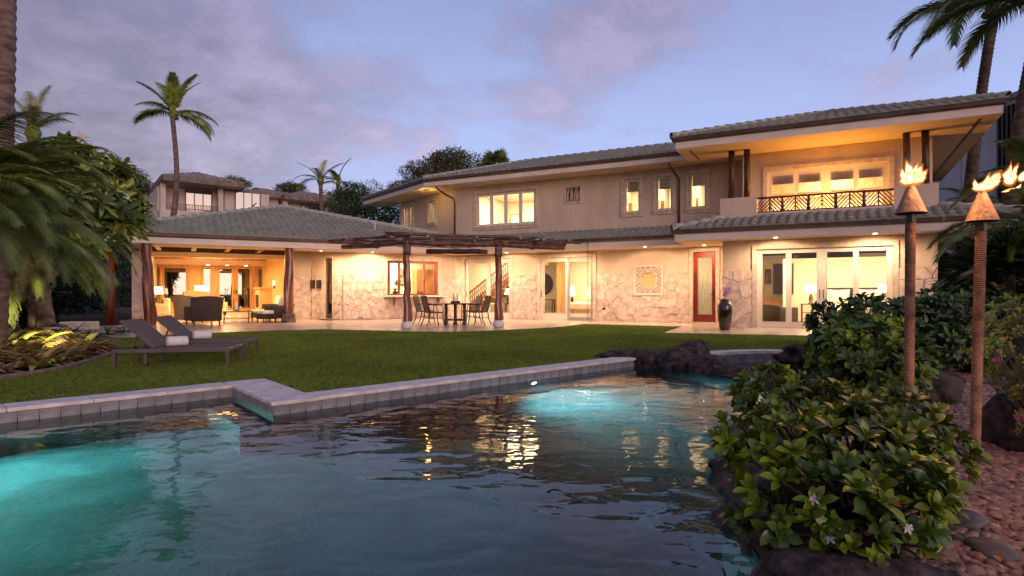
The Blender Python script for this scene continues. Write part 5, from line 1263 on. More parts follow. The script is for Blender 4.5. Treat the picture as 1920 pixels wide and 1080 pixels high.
for k, p in enumerate(PC):
    rg = random.Random(k+5); pts = [p+Vector((rg.uniform(-.02, .02), rg.uniform(-.02, .02), .22+z*(TZ-.22)/10)) for z in range(11)]
    rr = [.135, .12, .112, .106, .10, .098, .095, .09, .088, .085, .085]
    b = MB(); n_ = 16; vs = []
    for i, q in enumerate(pts):
        for j in range(n_):
            a = 2*math.pi*j/n_; r_ = rr[i]*(1+.13*math.sin(3*a+i*.5)+.07*math.sin(5*a-i*.4)); vs.append(q+Vector((math.cos(a)*r_, math.sin(a)*r_, 0)))
    b.add(vs, [(i*n_+j, i*n_+(j+1) % n_, (i+1)*n_+(j+1) % n_, (i+1)*n_+j) for i in range(10) for j in range(n_)]+[tuple(range(10*n_, 11*n_))])
    pc = pgp(b, 'post', 'red_wood')
    pgp(MB().lathe([(.12, 0), (.165, .05), (.175, .12), (.15, .20), (.11, .225)], 18, (p.x, p.y, 0)), 'post_foot', 'pot_white', pc)
    pgp(MB().tube([p+Vector((0, 0, 2.1)), p+Vector((0, 0, 2.4))], .112, 12, wob=.03), 'rope_wrap', 'bark', pc)
Lf, Rf = Vector((-5.25, 18.9, TZ-.02)), Vector((1.62, 18.95, TZ-.03)); t1, t2 = PC[0]+Vector((0, 0, TZ)), PC[1]+Vector((0, 0, TZ+.01))
e1 = (t1-Lf).normalized(); e2 = (Rf-t2).normalized(); e0 = (t2-t1).normalized()
log(Lf, t1+e1*.05, .080, .070); log(t1-e0*.1, t2+e0*.15, .078, .072, bow=.02); log(t2-e2*.05, Rf, .080, .085)
log((-2.85, 20.15, TZ-.07), (-.82, 20.25, TZ-.07), .085, .085)
z2 = TZ+.15
log(Lf+Vector((-.35, -.3, .17)), t1+Vector((.05, .25, .20)), .045, .04); log(t1+Vector((-.6, -.1, .25)), t2+Vector((.5, .1, .22)), .05, .045); log(t2+Vector((-.2, .3, .19)), Rf+Vector((.5, -.25, .12)), .045, .04)
log(Lf+Vector((.2, .4, .16)), t1+Vector((.3, .8, .18)), .04); log(t1+Vector((.1, .7, .16)), t2+Vector((-.1, .7, .16)), .045); log(t2+Vector((.2, .8, .16)), Rf+Vector((.1, .35, .12)), .04)
log(t1+Vector((.35, 1.6, .14)), t2+Vector((-.5, 1.4, .14)), .04)
outp = [(-5.35, 18.3), (-4.75, 17.9), (-3.55, 16.75), (-2.35, 16.95), (-.55+.05, 17.4), (.35, 17.9), (1.0, 18.15), (1.85, 18.5)]
inp = [(-4.3, 20.0), (-3.6, 20.1), (-2.75, 20.5), (-2.15, 20.55), (-1.45, 20.6), (-1.0, 20.4), (-.3, 20.3), (.4, 20.1)]
outp = [(-5.6, 18.75), (-4.9, 18.0), (-3.55, 16.75), (-2.35, 16.95), (-1.0, 17.35), (.25, 17.85), (.95, 18.05), (1.75, 18.4)]
for k, (o_, i_) in enumerate(zip(outp, inp)): log((*o_, TZ+.13+.02*(k % 3)), (*i_, TZ+.10), .045, .036, seed=k)
for k in range(6):   # lashings where logs cross
    q = [t1, t2, t1*.66+t2*.34+Vector((0, 0, .0)), t1*.33+t2*.67, Lf*.45+t1*.55, t2*.5+Rf*.5][k]
    pgp(MB().tube([q+Vector((math.cos(a)*.115, 0, math.sin(a)*.115+.01)) for a in [i*math.pi/6 for i in range(13)]], .022, 6, cap=False), 'lashing', 'dark_bark')
rg = random.Random(8)
for k in range(26):   # loose thin sticks laid on top
    x = rg.uniform(-4.6, 1.2); y = rg.uniform(18.2, 20.2); a = rg.uniform(0, 3.1); l = rg.uniform(.5, 1.1); v = Vector((math.cos(a), math.sin(a), 0))*l/2
    log(Vector((x, y, TZ+.2))-v, Vector((x, y, TZ+.2+rg.uniform(-.03, .06)))+v, .018, .014, name='stick', n=5, seg=4)
# tall glazed pot with orchid on its gravel bed
pp = G(1359, 619); pp.z = 0
gbed = flat('gravel_bed', [[V2(G(*q)) for q in ((1319, 617.5), (1396, 617.8), (1388, 613.5), (1340, 613.2))]], .006, 'pebble', kind='structure')
t = thing('glazed_pot', 'tall dark brown glazed jar beside the red door', 'pot', (pp.x, pp.y, .006))
MB().lathe([(.135, 0), (.15, .03), (.185, .3), (.205, .55), (.20, .68), (.16, .745), (.12, .765), (.125, .80), (.145, .81), (.12, .83), (.105, .80), (.10, .76), (0, .75)], 28).build('jar', 'pot_glaze', t, True)
orchid('orchid', 'pink orchid spray growing in the tall brown jar', (pp.x, pp.y, .74), 1.0, 'orchid_petal', None, 4, 9)
# tiki torches
def flame(t, blobs, z0):
    for k, (cx, cy_, cz, w, h, lean, sd) in enumerate(blobs):
        b = MB(); n_, m_ = 14, 16; vs = []
        for i in range(m_+1):
            q = i/m_; r_ = w*(math.sin(math.pi*min(1, q**.62)*.98+.03)**.8)*(1-q)**.35*1.15
            sx = lean*q*q+.34*h*q*noise.noise(Vector((sd*3.1, q*2.4, 1.7))); sy = .2*h*q*noise.noise(Vector((sd*1.3, 9.2, q*2.4)))
            for j in range(n_):
                a = 2*math.pi*j/n_; rr = r_*(1+.55*noise.noise(Vector((math.cos(a)*1.3, math.sin(a)*1.3+sd*2, q*4.2))))
                vs.append((cx+sx+rr*math.cos(a), cy_+sy+rr*math.sin(a)*.7, cz+h*q*(1+.25*noise.noise(Vector((math.cos(a)*1.1, sd, q*2))))))
        b.add(vs, [(i*n_+j, i*n_+(j+1) % n_, (i+1)*n_+(j+1) % n_, (i+1)*n_+j) for i in range(m_) for j in range(n_)]+[tuple(range(n_-1, -1, -1)), tuple(range(m_*n_, (m_+1)*n_))])
        b.build('flame', 'flame_lit', t, True)
        c = Vector((cx+lean*.3, cy_, cz+h*.42)); g_ = MB(); g_.add([c+(Vector(v)-c)*1.32 for v in b.v], b.f); g_.build('flame_halo', 'flame_halo', t, True)  # added outer shell, the flame's soft glow put into its emission
def flamemat():
    m = bpy.data.materials.new('flame_lit'); m.use_nodes = True; t = m.node_tree; n = t.nodes; n.remove(n['Principled BSDF'])
    lw = n.new('ShaderNodeLayerWeight'); lw.inputs[0].default_value = .5; cr = n.new('ShaderNodeValToRGB'); e = cr.color_ramp.elements
    e[0].position = .12; e[0].color = (1, .68, .30, 1); e[1].position = .55; e[1].color = (1, .24, .04, 1); t.links.new(lw.outputs['Facing'], cr.inputs[0])
    st = n.new('ShaderNodeMapRange'); st.inputs['From Min'].default_value = .2; st.inputs['From Max'].default_value = .85; st.inputs['To Min'].default_value = 5.5; st.inputs['To Max'].default_value = 1.0; t.links.new(lw.outputs['Facing'], st.inputs['Value'])
    em = n.new('ShaderNodeEmission'); t.links.new(cr.outputs[0], em.inputs[0]); t.links.new(st.outputs[0], em.inputs[1])
    tr = n.new('ShaderNodeBsdfTransparent'); mx = n.new('ShaderNodeMixShader'); r2 = n.new('ShaderNodeMapRange'); r2.inputs['From Min'].default_value = .25; r2.inputs['From Max'].default_value = .85; t.links.new(lw.outputs['Facing'], r2.inputs['Value'])
    t.links.new(r2.outputs[0], mx.inputs[0]); t.links.new(em.outputs[0], mx.inputs[1]); t.links.new(tr.outputs[0], mx.inputs[2]); t.links.new(mx.outputs[0], n['Material Output'].inputs[0]); MATS['flame_lit'] = m
flamemat()
def halomat():
    m = bpy.data.materials.new('flame_halo'); m.use_nodes = True; t = m.node_tree; n = t.nodes; n.remove(n['Principled BSDF'])
    lw = n.new('ShaderNodeLayerWeight'); lw.inputs[0].default_value = .5; r2 = n.new('ShaderNodeMapRange'); r2.inputs['From Min'].default_value = .1; r2.inputs['From Max'].default_value = .8; r2.inputs['To Min'].default_value = .62; r2.inputs['To Max'].default_value = 1
    em = n.new('ShaderNodeEmission'); em.inputs[0].default_value = (1, .26, .05, 1); em.inputs[1].default_value = 1.0; tr = n.new('ShaderNodeBsdfTransparent'); mx = n.new('ShaderNodeMixShader')
    t.links.new(lw.outputs['Facing'], r2.inputs['Value']); t.links.new(r2.outputs[0], mx.inputs[0]); t.links.new(em.outputs[0], mx.inputs[1]); t.links.new(tr.outputs[0], mx.inputs[2]); t.links.new(mx.outputs[0], n['Material Output'].inputs[0]); MATS['flame_halo'] = m
halomat()
def torch(label, base, top, rb, blobs, E):
    base, top = Vector(base), Vector(top); t = thing('tiki_torch', label, 'torch', base, 0, 'tiki torches'); v = top-base; L_ = v.length
    # cane pole wound with rope: one coil ring after another
    d = v.normalized(); n_rings = int((L_-.17)/.0105); b = MB(); b.tube([Vector((0, 0, 0)), d*(L_-.04)], .018, 10)
    b.build('pole', 'dark_bark', t)
    x = d.cross(Vector((0, 1, 0))).normalized(); y = d.cross(x); b = MB(); n_ = 14; vs = []; fs = []; rg = random.Random(2); prof = []
    for i in range(n_rings*3+1):
        ph = i % 3; z = i/3*.0105; prof.append((z, .0235+(0.0, .0042, .0030)[ph]))
    for z, r_ in prof:
        for j in range(n_):
            a = 2*math.pi*j/n_; sl = .004*math.sin(a+.4); rr = r_*(1+.015*rg.uniform(-1, 1)); vs.append(d*(z+sl)+x*math.cos(a)*rr+y*math.sin(a)*rr)
    b.add(vs, [(i*n_+j, i*n_+(j+1) % n_, (i+1)*n_+(j+1) % n_, (i+1)*n_+j) for i in range(len(prof)-1) for j in range(n_)]).build('rope_winding', 'rope', t)
    h = v
    b = MB(Matrix.Translation(h)); b.lathe([(rb, -.165), (rb*1.02, -.170), (rb*.98, -.163), (rb*.55, -.075), (.014, .0), (.012, .006), (.0, .006)], 28, cap=False); o = b.build('cone_shade', 'copper', t, True)
    MB(Matrix.Translation(h)).lathe([(.022, -.22), (.022, -.05)], 10).build('fuel_tube', 'fern_leaf', t); MB(Matrix.Translation(h)).lathe([(.008, 0), (.008, .02), (0, .02)], 6).build('wick', 'black', t)
    bl = [(h.x+c[0], h.y, h.z+c[1], c[2], c[3], c[4], k+int(E)) for k, c in enumerate(blobs)]; flame(t, bl, 0)
    lamp('POINT', 'flame_light', top+Vector((.03, -.03, .09)), E*2.4, (1, .36, .11), .05)
    return t
ZT = 3.36
b1 = G(1826, 890); b1.z = -.05; tp1 = P3(1841.5, 357, 3.30)
torch('rope-wound tiki torch nearest the right edge, flame blown in shreds', b1, tp1, .078, [(-.024, -.002, .022, .055, -.02), (.0, -.006, .034, .085, .05), (.03, .0, .034, .095, .07), (.055, .02, .026, .07, .06), (.150, .03, .026, .105, .0), (.165, .045, .022, .085, .03), (.215, .05, .016, .075, .04), (.195, .012, .010, .02, .02), (.125, -.010, .013, .022, .05)], 11)
b2 = Vector((2.28, 3.5, -.05)); tp2 = P3(1708, 344, 3.42)
torch('rope-wound tiki torch in front of the balcony, flame whole', b2, tp2, .078, [(-.026, -.008, .028, .085, -.03), (-.004, -.010, .042, .125, .0), (.018, -.006, .040, .10, .05), (.035, .0, .030, .075, .07), (.0, .0, .030, .10, .03)], 11)
# ================================================================ FAR BUILDINGS
glassmat('glass_mirror', (.15, .15, .15), 20.0)
_p = P3(303, 337, 58); FH = Frame(_p.x, _p.y, .804, .595); ZE = _p.z
fhh = thing('hillside_house', 'pale two-storey house with brown fascias on the hillside behind', 'house', (_p.x, _p.y, 6))
def fp(b, name, m, parent=None, label=None):
    o = b.build(name, m, None, label=label)
    if parent is None: wlink(o, fhh)
    else: o.parent = parent
    return o
def fu(x, w=0): return FH.at(x, w=w)
WF = 1.6
def fz(x, y, w): return FH.at(x, y, w)[1]
uA, uB = 0, fu(460); uC = fu(541, 2.2); uD = fu(650, 1.2)
fp(MB(FH.M).bx(fu(300, WF), fu(655, 3), WF+2.0, 14, 4, ZE), 'wall', 'far_wall')
def hiproof(u0, u1, w0, w1, z, fh, rise, name='roof'):
    r = fp(MB(FH.M).add([(u0, w0, z+fh), (u1, w0, z+fh), (u1, w1, z+fh), (u0, w1, z+fh), (u0+(w1-w0)*.42, (w0+w1)/2, z+fh+rise), (u1-(w1-w0)*.42, (w0+w1)/2, z+fh+rise)], [(0, 1, 5, 4), (1, 2, 5), (2, 3, 4, 5), (3, 0, 4), (3, 2, 1, 0)]), name, 'far_tile')
    fp(MB(FH.M).bx(u0, u1, w0, w0+.12, z, z+fh).bx(u0, u0+.12, w0, w1, z, z+fh).bx(u1-.12, u1, w0, w1, z, z+fh), 'fascia', 'far_fascia', r)
    fp(MB(FH.M).bx(u0+.12, u1-.12, w0+.12, w1, z+.02, z+.10), 'soffit', 'far_wall', r)
    k = int((u1-u0)/.5); b = MB(FH.M)
    for i in range(k): fp(MB(FH.M).bx(u0+i*.5+.23, u0+i*.5+.27, w0-.02, w0-.001, z, z+fh), 'fascia_batten', 'far_tile', r) if i < 40 else None
    for i in range(int((u1-u0)/.6)):
        x = u0+.3+i*.6; t = min(1, (x-u0)/((w1-w0)*.42), (u1-x)/((w1-w0)*.42)); fp(MB(FH.M).bar((x, w0, z+fh+.03), (x, w0+(w1-w0)/2*t, z+fh+rise*t+.03), .10, .06), 'roof_rib', 'far_tile', r)
    return r
hiproof(uA, uB, 0, 9, ZE, .55, 1.35)
hiproof(uB+.02, fu(560, 2.4), 2.4, 11, ZE-.35, .5, 1.1)
hiproof(fu(533, 1.2), fu(660, 1.2), 1.2, 9, ZE-.55, .5, 1.1)
for x0, x1, w in ((301, 311, WF), (409.5, 419, WF), (531, 539.5, 2.3)):
    fp(MB(FH.M).bx(fu(x0, w), fu(x1, w), w, w+.8, 5, ZE), 'pillar', 'far_wall')
def fwin(x0, x1, yt, yb, panes, w):
    u0, u1 = fu(x0, w), fu(x1, w); zt, zb = fz(x0, yt, w), fz(x0, yb, w); k = panes; s = (u1-u0-.12)/k
    hs = [(u0+.1+i*s, u0+.1+(i+1)*s-.08, zb+.1, zt-.14) for i in range(k)]
    f = fp(MB(FH.M).wallp(u0, u1, zb, zt, .12, hs, w0=w), 'window', 'far_fascia')
    for h in hs: fp(MB(FH.M).bx(h[0], h[1], w+.05, w+.06, h[2], h[3]), 'pane', 'glass_mirror', f)
fwin(347, 398, 354.5, 400, 3, WF+1.85); fwin(440.5, 489, 357, 394, 3, WF+.6); fwin(522, 539.5, 366, 396, 1, WF+1.9); fwin(565, 610, 374, 402, 3, WF+1.9)
fp(MB(FH.M).bx(fu(421, WF+.7), fu(505, WF+.7), WF+.75, WF+3, 5, ZE-.1), 'wall', 'far_wall')
fr_ = fp(MB(FH.M).bx(fu(311, WF), fu(409, WF), WF+.1, WF+.16, fz(330, 382, WF), fz(330, 381, WF)), 'balcony_rail', 'far_fascia')
for k in range(34):
    u = fu(311, WF)+(fu(409, WF)-fu(311, WF))*k/34; fp(MB(FH.M).bx(u, u+.05, WF+.11, WF+.15, fz(330, 394, WF), fz(330, 382, WF)), 'baluster', 'far_fascia', fr_)
fp(MB(FH.M).bx(fu(300, WF), fu(420, WF), WF-.1, WF+2.2, fz(330, 397, WF)-2.5, fz(330, 394.5, WF)), 'balcony_slab', 'far_wall')
# pale building at the right edge
wb = thing('pale_building', 'tall pale grey building with dark slat screen behind the palms', 'building', (24, 30, 0))
def wbp(b, name, m, parent=None):
    o = b.build(name, m)
    if parent is None: wlink(o, wb)
    else: o.parent = parent
    return o
Q0 = P3(1735, 240, 33); Q1 = P3(1990, 185, 26)
FW = Frame(Q0.x, Q0.y, Q1.x-Q0.x, Q1.y-Q0.y); LW = (Q1-Q0).xy.length
wbp(MB(FW.M).bx(0, LW, 0, 8, 0, Q0.z), 'wall', 'pale_wall'); wbp(MB(FW.M).bx(-.2, LW, -.2, 8.2, Q0.z, Q0.z+.25), 'roof_edge', 'far_tile')
for u in (2.2, 4.4): wbp(MB(FW.M).bx(u, u+.03, -.02, -.004, 0, Q0.z-.02), 'panel_joint', 'screen_grey')
s0, s1_ = FW.at(1886), FW.at(1960)
for k in range(14): wbp(MB(FW.M).bx(s0+k*.22, s0+k*.22+.1, -.5, -.3, 2.0, Q0.z-.35), 'slat', 'black')
wbp(MB(FW.M).bx(s0-.1, s0+3.2, -.28, -.2, Q0.z-1.0, Q0.z-.85), 'slat_rail', 'black')
# ================================================================ PLANTS
def leaf_geo(L_, W_, seg=4, fold=.25, bend=.25, shape=.9, tipk=1.0):
    vs = []; fs = []
    for i in range(seg+1):
        q = i/seg; w = W_/2*(math.sin(math.pi*min(1, q**shape*.96+.02))**(.75 if shape > 1 else 1))*(1 if q < 1 else .12)
        x = L_*q*(1-bend*.15*q); z = -bend*L_*q*q*.5
        vs += [(x, w, z+fold*w), (x, 0, z), (x, -w, z+fold*w)]
    for i in range(seg):
        a = i*3; fs += [(a, a+1, a+4, a+3), (a+1, a+2, a+5, a+4)]
    return [Vector(v) for v in vs], fs
def mat_dir(p, d, up_=None, roll=0.0, s=1.0):
    x = d.normalized(); u = up_ if up_ else Vector((0, 0, 1))
    y = u.cross(x)
    if y.length < 1e-3: y = x.orthogonal()
    y.normalize(); z = x.cross(y)
    M = Matrix(((x.x*s, y.x*s, z.x*s, p.x), (x.y*s, y.y*s, z.y*s, p.y), (x.z*s, y.z*s, z.z*s, p.z), (0, 0, 0, 1)))
    return M @ Matrix.Rotation(roll, 4, 'X') if roll else M
CAMP = Vector((0, 0, 1))
def rosettes(t, blobs, n, leaf, mats, nobj, seed, per=(6, 9), spread=(.5, 1.25), name='leaf', stems='dark_bark', base=None, jitter=.12, zmin=-.02, inner=.25, partname='leaves', up=.55):
    """leaf whorls over the surface of the blobs; the biggest nobj leaves are single parts"""
    rg = random.Random(seed); out_ = []; tips = []
    wts = [b[3]**2 for b in blobs]; L0, W0 = leaf
    for _ in range(n*3):
        if len(tips) >= n: break
        bx_ = rg.choices(blobs, wts)[0]; c = Vector(bx_[:3]); r = bx_[3]; sz = bx_[4] if len(bx_) > 4 else .85
        d = Vector((rg.gauss(0, 1), rg.gauss(0, 1), rg.gauss(.25, 1))).normalized(); k = 1-inner*rg.random()**2
        p = c+Vector((d.x*r, d.y*r, d.z*r*sz))*k*(1+rg.uniform(-jitter, jitter))
        if p.z < zmin: continue
        if any(((p-Vector(o[:3])).length < o[3]*.72) for o in blobs): continue
        tips.append((p, (d+Vector((0, 0, up))).normalized()))
    geos = [leaf_geo(L0, W0, 6, .30, b_, 1.3) for b_ in (.2, .5, .9)]
    mes = []
    for g_ in geos:
        for m in mats: b = MB(); b.add(g_[0], g_[1]); mes.append((g_, b.mesh(name, m, True), m))
    for p, ax in tips:
        k = rg.randint(*per); ph = rg.uniform(0, 6.28); o1 = ax.orthogonal().normalized(); o2 = ax.cross(o1); mi = rg.choice(range(len(mats))) 
        for j in range(k):
            a = ph+j*2.4; tl = spread[0]+(spread[1]-spread[0])*j/k+rg.uniform(-.12, .12)
            d = ax*math.cos(tl)+(o1*math.cos(a)+o2*math.sin(a))*math.sin(tl); s = rg.uniform(.65, 1.1)*(.6+.4*min(1, (j+2)/k*1.2))
            M = mat_dir(p-ax*(.02*j/k), d, ax, rg.uniform(-.35, .35), s)
            g = rg.randrange(3)*len(mats)+(mi if rg.random() < .75 else rg.randrange(len(mats)))
            cdir = (CAMP-p).normalized(); out_.append((-(CAMP-p).length+.25*cdir.dot(ax), M, g))
    out_.sort(key=lambda q: -q[0])
    base_inv = Matrix.Translation(-t.location)
    for sc_, M, g in out_[:nobj]:
        o = link(name, mes[g][1], t); o.matrix_basis = base_inv @ M
    for mi, m in enumerate(mats):
        b = MB(base_inv); cnt = 0
        for sc_, M, g in out_[nobj:]:
            if g % len(mats) == mi: b.add([M @ v for v in mes[g][0][0]], mes[g][0][1]); cnt += 1
        if cnt: b.build(partname, m, t, True, kind='stuff')
    if base is not None:
        b = MB(base_inv)
        for i, (p, ax) in enumerate(tips):
            if i % 3 == 0:
                q = Vector(base)+Vector((rg.uniform(-.08, .08), rg.uniform(-.08, .08), 0)); m_ = q.lerp(p, .55)+Vector((0, 0, -.05)); b.tube([q, m_, p], [.014*L0/.1, .009*L0/.1, .004*L0/.1], 4)
        b.build('stems', stems, t)
    return tips
def blossoms(t, tips, n, r, m, seed, petals=6, name='blossom', thin=.5):
    rg = random.Random(seed); inv = Matrix.Translation(-t.location)
    near = sorted(tips, key=lambda q: (q[0]-CAMP).length-.5*((CAMP-q[0]).normalized().dot(q[1])))[:max(n*3, 8)]
    for p, ax in rg.sample(near, min(n, len(near))):
        b = MB(inv); ax = (ax+(CAMP-p).normalized()*.5).normalized(); o1 = ax.orthogonal().normalized(); o2 = ax.cross(o1); c = p+ax*r*.9
        for k in range(petals):
            a = k*6.283/petals+rg.uniform(-.15, .15); d = o1*math.cos(a)+o2*math.sin(a); e_ = ax.cross(d)
            b.add([c, c+d*r*.5+e_*r*thin*.45+ax*r*.1, c+d*r*rg.uniform(.85, 1.1)-ax*r*.05, c+d*r*.5-e_*r*thin*.45+ax*r*.1], [(0, 1, 2), (0, 2, 3)])
        b.build(name, m, t)
def pz(px, py, Z): return P3(px, py, Z)
def blob(px, py, Z, r, sz=.85): p = P3(px, py, Z); return (p.x, p.y, p.z, r, sz)
# foreground gardenia
t = thing('gardenia_bush', 'big glossy gardenia bush with white flowers at the pool edge in front of the torches', 'bush', (1.62, 2.95, -.05))
bl = [blob(1440, 745, 3.15, .17), blob(1500, 775, 3.1, .20), blob(1575, 815, 3.0, .23), blob(1680, 785, 3.1, .17), blob(1410, 830, 2.85, .15), blob(1480, 860, 2.75, .24), blob(1590, 880, 2.7, .28),
      blob(1700, 850, 2.85, .22), blob(1765, 850, 2.9, .12), blob(1450, 930, 2.6, .18), blob(1560, 960, 2.5, .24), blob(1670, 940, 2.55, .22), blob(1600, 1030, 2.4, .15), blob(1520, 1010, 2.45, .12)]
tips = rosettes(t, bl, 430, (.092, .042), ['gardenia_leaf', 'gardenia_leaf', 'gardenia_leaf_dark'], 300, 1, base=(1.62, 2.9, -.05), per=(7, 10), jitter=.22, spread=(.30, 1.15), up=.8)
blossoms(t, tips, 6, .026, 'white_petal', 14)
rg = random.Random(6)
inv = Matrix.Translation(-t.location)
for p, ax in rg.sample(sorted(tips, key=lambda q: (q[0]-CAMP).length)[:150], 16):
    g_ = leaf_geo(.08, .034, 4, .3, .7); b = MB(inv @ mat_dir(p, (ax+Vector((rg.uniform(-1, 1), rg.uniform(-1, 1), -.3))).normalized(), ax)); b.add(*g_).build('withered_leaf', 'yellow_leaf', t, True)
def bush(name, label, blobs, n, leaf, mats, nobj, seed, base=None, cat='bush', **k):
    b0 = Vector(blobs[0][:3]); t = thing(name, label, cat, (sum(b[0] for b in blobs)/len(blobs), sum(b[1] for b in blobs)/len(blobs), -.06))
    tp = rosettes(t, blobs, n, leaf, mats, nobj, seed, base=(t.location.x, t.location.y, -.06), **k); return t, tp
bush('shrub', 'yellow-green broadleaf shrub behind the left torch pole', [blob(1570, 655, 5.9, .26), blob(1640, 650, 5.9, .34), blob(1700, 665, 5.9, .24), blob(1600, 695, 5.7, .28), blob(1670, 700, 5.6, .28), blob(1640, 735, 5.5, .22)], 230, (.14, .060), ['gardenia_leaf', 'bush_leaf', 'gardenia_leaf'], 200, 12)
bush('shrub', 'dark green shrub in front of the bedroom door panels', [blob(1560, 605, 8.2, .28), blob(1610, 592, 8.4, .32), blob(1665, 598, 8.2, .34), blob(1560, 650, 8.0, .25), blob(1700, 610, 8.0, .3), blob(1600, 640, 8.0, .35)], 230, (.15, .062), ['bush_leaf', 'gardenia_leaf_dark'], 120, 13)
bush('shrub', 'dense dark shrub between the two torch poles', [blob(1745, 590, 8.4, .38), blob(1790, 580, 8.8, .42), blob(1740, 640, 8.0, .38), blob(1790, 645, 8.2, .42), blob(1725, 690, 7.5, .25), blob(1850, 600, 9.0, .45), blob(1900, 610, 8.6, .5), blob(1850, 660, 8.4, .4)], 330, (.17, .065), ['gardenia_leaf_dark', 'bush_leaf_dim'], 150, 14)
# tall strap-leaved plants poking above
def strap_mesh(n, L_, W_, m, seed, droop=.9, up0=1.2, name='leaf'):
    rg = random.Random(seed); b = MB()
    for k in range(n):
        a = rg.uniform(0, 6.283); el = up0*rg.uniform(.45, 1.0)*(.55+.45*(1-k/n)); l = L_*rg.uniform(.7, 1.05); p = Vector((0, 0, .0)); pts = []; seg = 6; d = el; wv = Vector((-math.sin(a), math.cos(a), 0))
        for i in range(seg+1):
            q = i/seg; w = W_/2*(min(1, .55+q*1.2) if q < .6 else max(.05, 1-(q-.6)/.4)**.7*1.0); pts.append((p.copy(), w)); d -= droop/seg*(.4+q*1.3); p = p+Vector((math.cos(a)*math.cos(d), math.sin(a)*math.cos(d), math.sin(d)))*l/seg
        vs = []
        for q_, w in pts: vs += [q_+wv*w+Vector((0, 0, w*.35)), q_, q_-wv*w+Vector((0, 0, w*.35))]
        b.add(vs, [f for i in range(seg) for f in ((i*3, i*3+1, i*3+4, i*3+3), (i*3+1, i*3+2, i*3+5, i*3+4))])
    return b.mesh(name, m, True)
def plant(name, label, me, loc, s=1, rz=0, group=None, cat='plant'):
    o = bpy.data.objects.new(name, me); C.objects.link(o); o.location = loc; o.scale = (s,)*3; o.rotation_euler = (0, 0, rz); tag(o, label, cat, group); return o
gm = strap_mesh(14, .75, .09, 'bush_leaf', 3, 1.3, 1.45)
for k, (px, py, Z, s) in enumerate(((1758, 600, 9.5, 1.0), (1790, 595, 9.8, 1.15), (1845, 610, 9.6, 1.1), (1725, 600, 9.3, .8), (1885, 600, 9.8, 1.2))):
    q = P3(px, py, Z); plant('ginger_plant', 'upright strap-leaved plant behind the dark shrubs by the stone pier', gm, (q.x, q.y, q.z-.1), s, k*1.3, 'ginger plants beside the bedroom pier')
# philodendron: deeply cut leaves
def philo_leaf(L_):
    b = MB(); vs = [(0, 0, 0)]; fs = []
    n_ = 9; b.tube([(0, 0, 0), (L_*.5, 0, -.02), (L_, 0, -.12*L_)], .006, 4)
    for s in (-1, 1):
        for i in range(n_):
            q = .05+.9*i/n_; x = L_*q; l = L_*.55*math.sin(math.pi*(.18+.8*q))+.03; a = 1.9-1.35*q
            d = Vector((math.cos(a), s*math.sin(a), -.25)); w = L_*.038; c = Vector((x, 0, -.12*L_*q*q)); e_ = Vector((math.sin(a), -s*math.cos(a), 0))
            k0 = [c+e_*w, c-e_*w, c+d*l*.6-e_*w*1.2+Vector((0, 0, .02)), c+d*l*.6+e_*w*1.2+Vector((0, 0, .02)), c+d*l+Vector((0, 0, -.06*L_))]
            b.add(k0, [(0, 1, 2, 3), (3, 2, 4)])
    return b
pl = philo_leaf(.55).mesh('leaf', 'bush_leaf_dim', True)
def philo(label, loc, n, seed, s=1.0):
    t = thing('philodendron', label, 'plant', loc, 0, 'philodendrons in the dark border'); rg = random.Random(seed)
    for k in range(n):
        a = k*2.4+rg.uniform(-.3, .3); el = rg.uniform(.5, 1.25); h = rg.uniform(.35, .75)*s; p = Vector((math.cos(a)*h*math.cos(el), math.sin(a)*h*math.cos(el), h*math.sin(el)+.05))
        d = Vector((math.cos(a), math.sin(a), rg.uniform(-.75, .1))); o = link('leaf', pl, t); o.matrix_basis = mat_dir(p, d, None, rg.uniform(-.3, .3), s*rg.uniform(.75, 1.15))
        MB().tube([(0, 0, 0), p*.6+Vector((0, 0, .05)), p], .008, 5).build('stalk', 'bush_leaf', t)
for k, (px, py, lb, n, s) in enumerate(((1800, 672, 'philodendron with cut leaves left of the right torch pole', 14, 1.15), (1875, 668, 'philodendron with cut leaves right of the right torch pole', 16, 1.3), (1905, 650, 'philodendron with cut leaves behind the bougainvillea', 14, 1.5), (1760, 668, 'philodendron with cut leaves below the stone pier', 12, .9))):
    q = G(px, py+10); philo(lb, (q.x, q.y, -.05), n, k+3, s)
# bougainvillea hedge at the right edge
t = thing('bougainvillea', 'olive bougainvillea hedge with magenta bracts at the right edge', 'hedge', (3.35, 3.75, -.05))
tp = rosettes(t, [(3.38, 3.9, .55, .30, 1.0), (3.30, 3.6, .30, .26, 1.0), (3.55, 4.2, .62, .35, .9), (3.24, 3.45, .10, .22, 1), (3.45, 3.9, .85, .22, 1), (3.6, 3.4, .4, .4, 1), (3.9, 4.6, .65, .4, .9)], 430, (.052, .026), ['hedge_leaf', 'hedge_leaf', 'gardenia_leaf'], 260, 21, per=(5, 8), base=(3.5, 3.8, -.05))
blossoms(t, tp, 26, .028, 'magenta_petal', 8, 3, 'bract', 1.2)
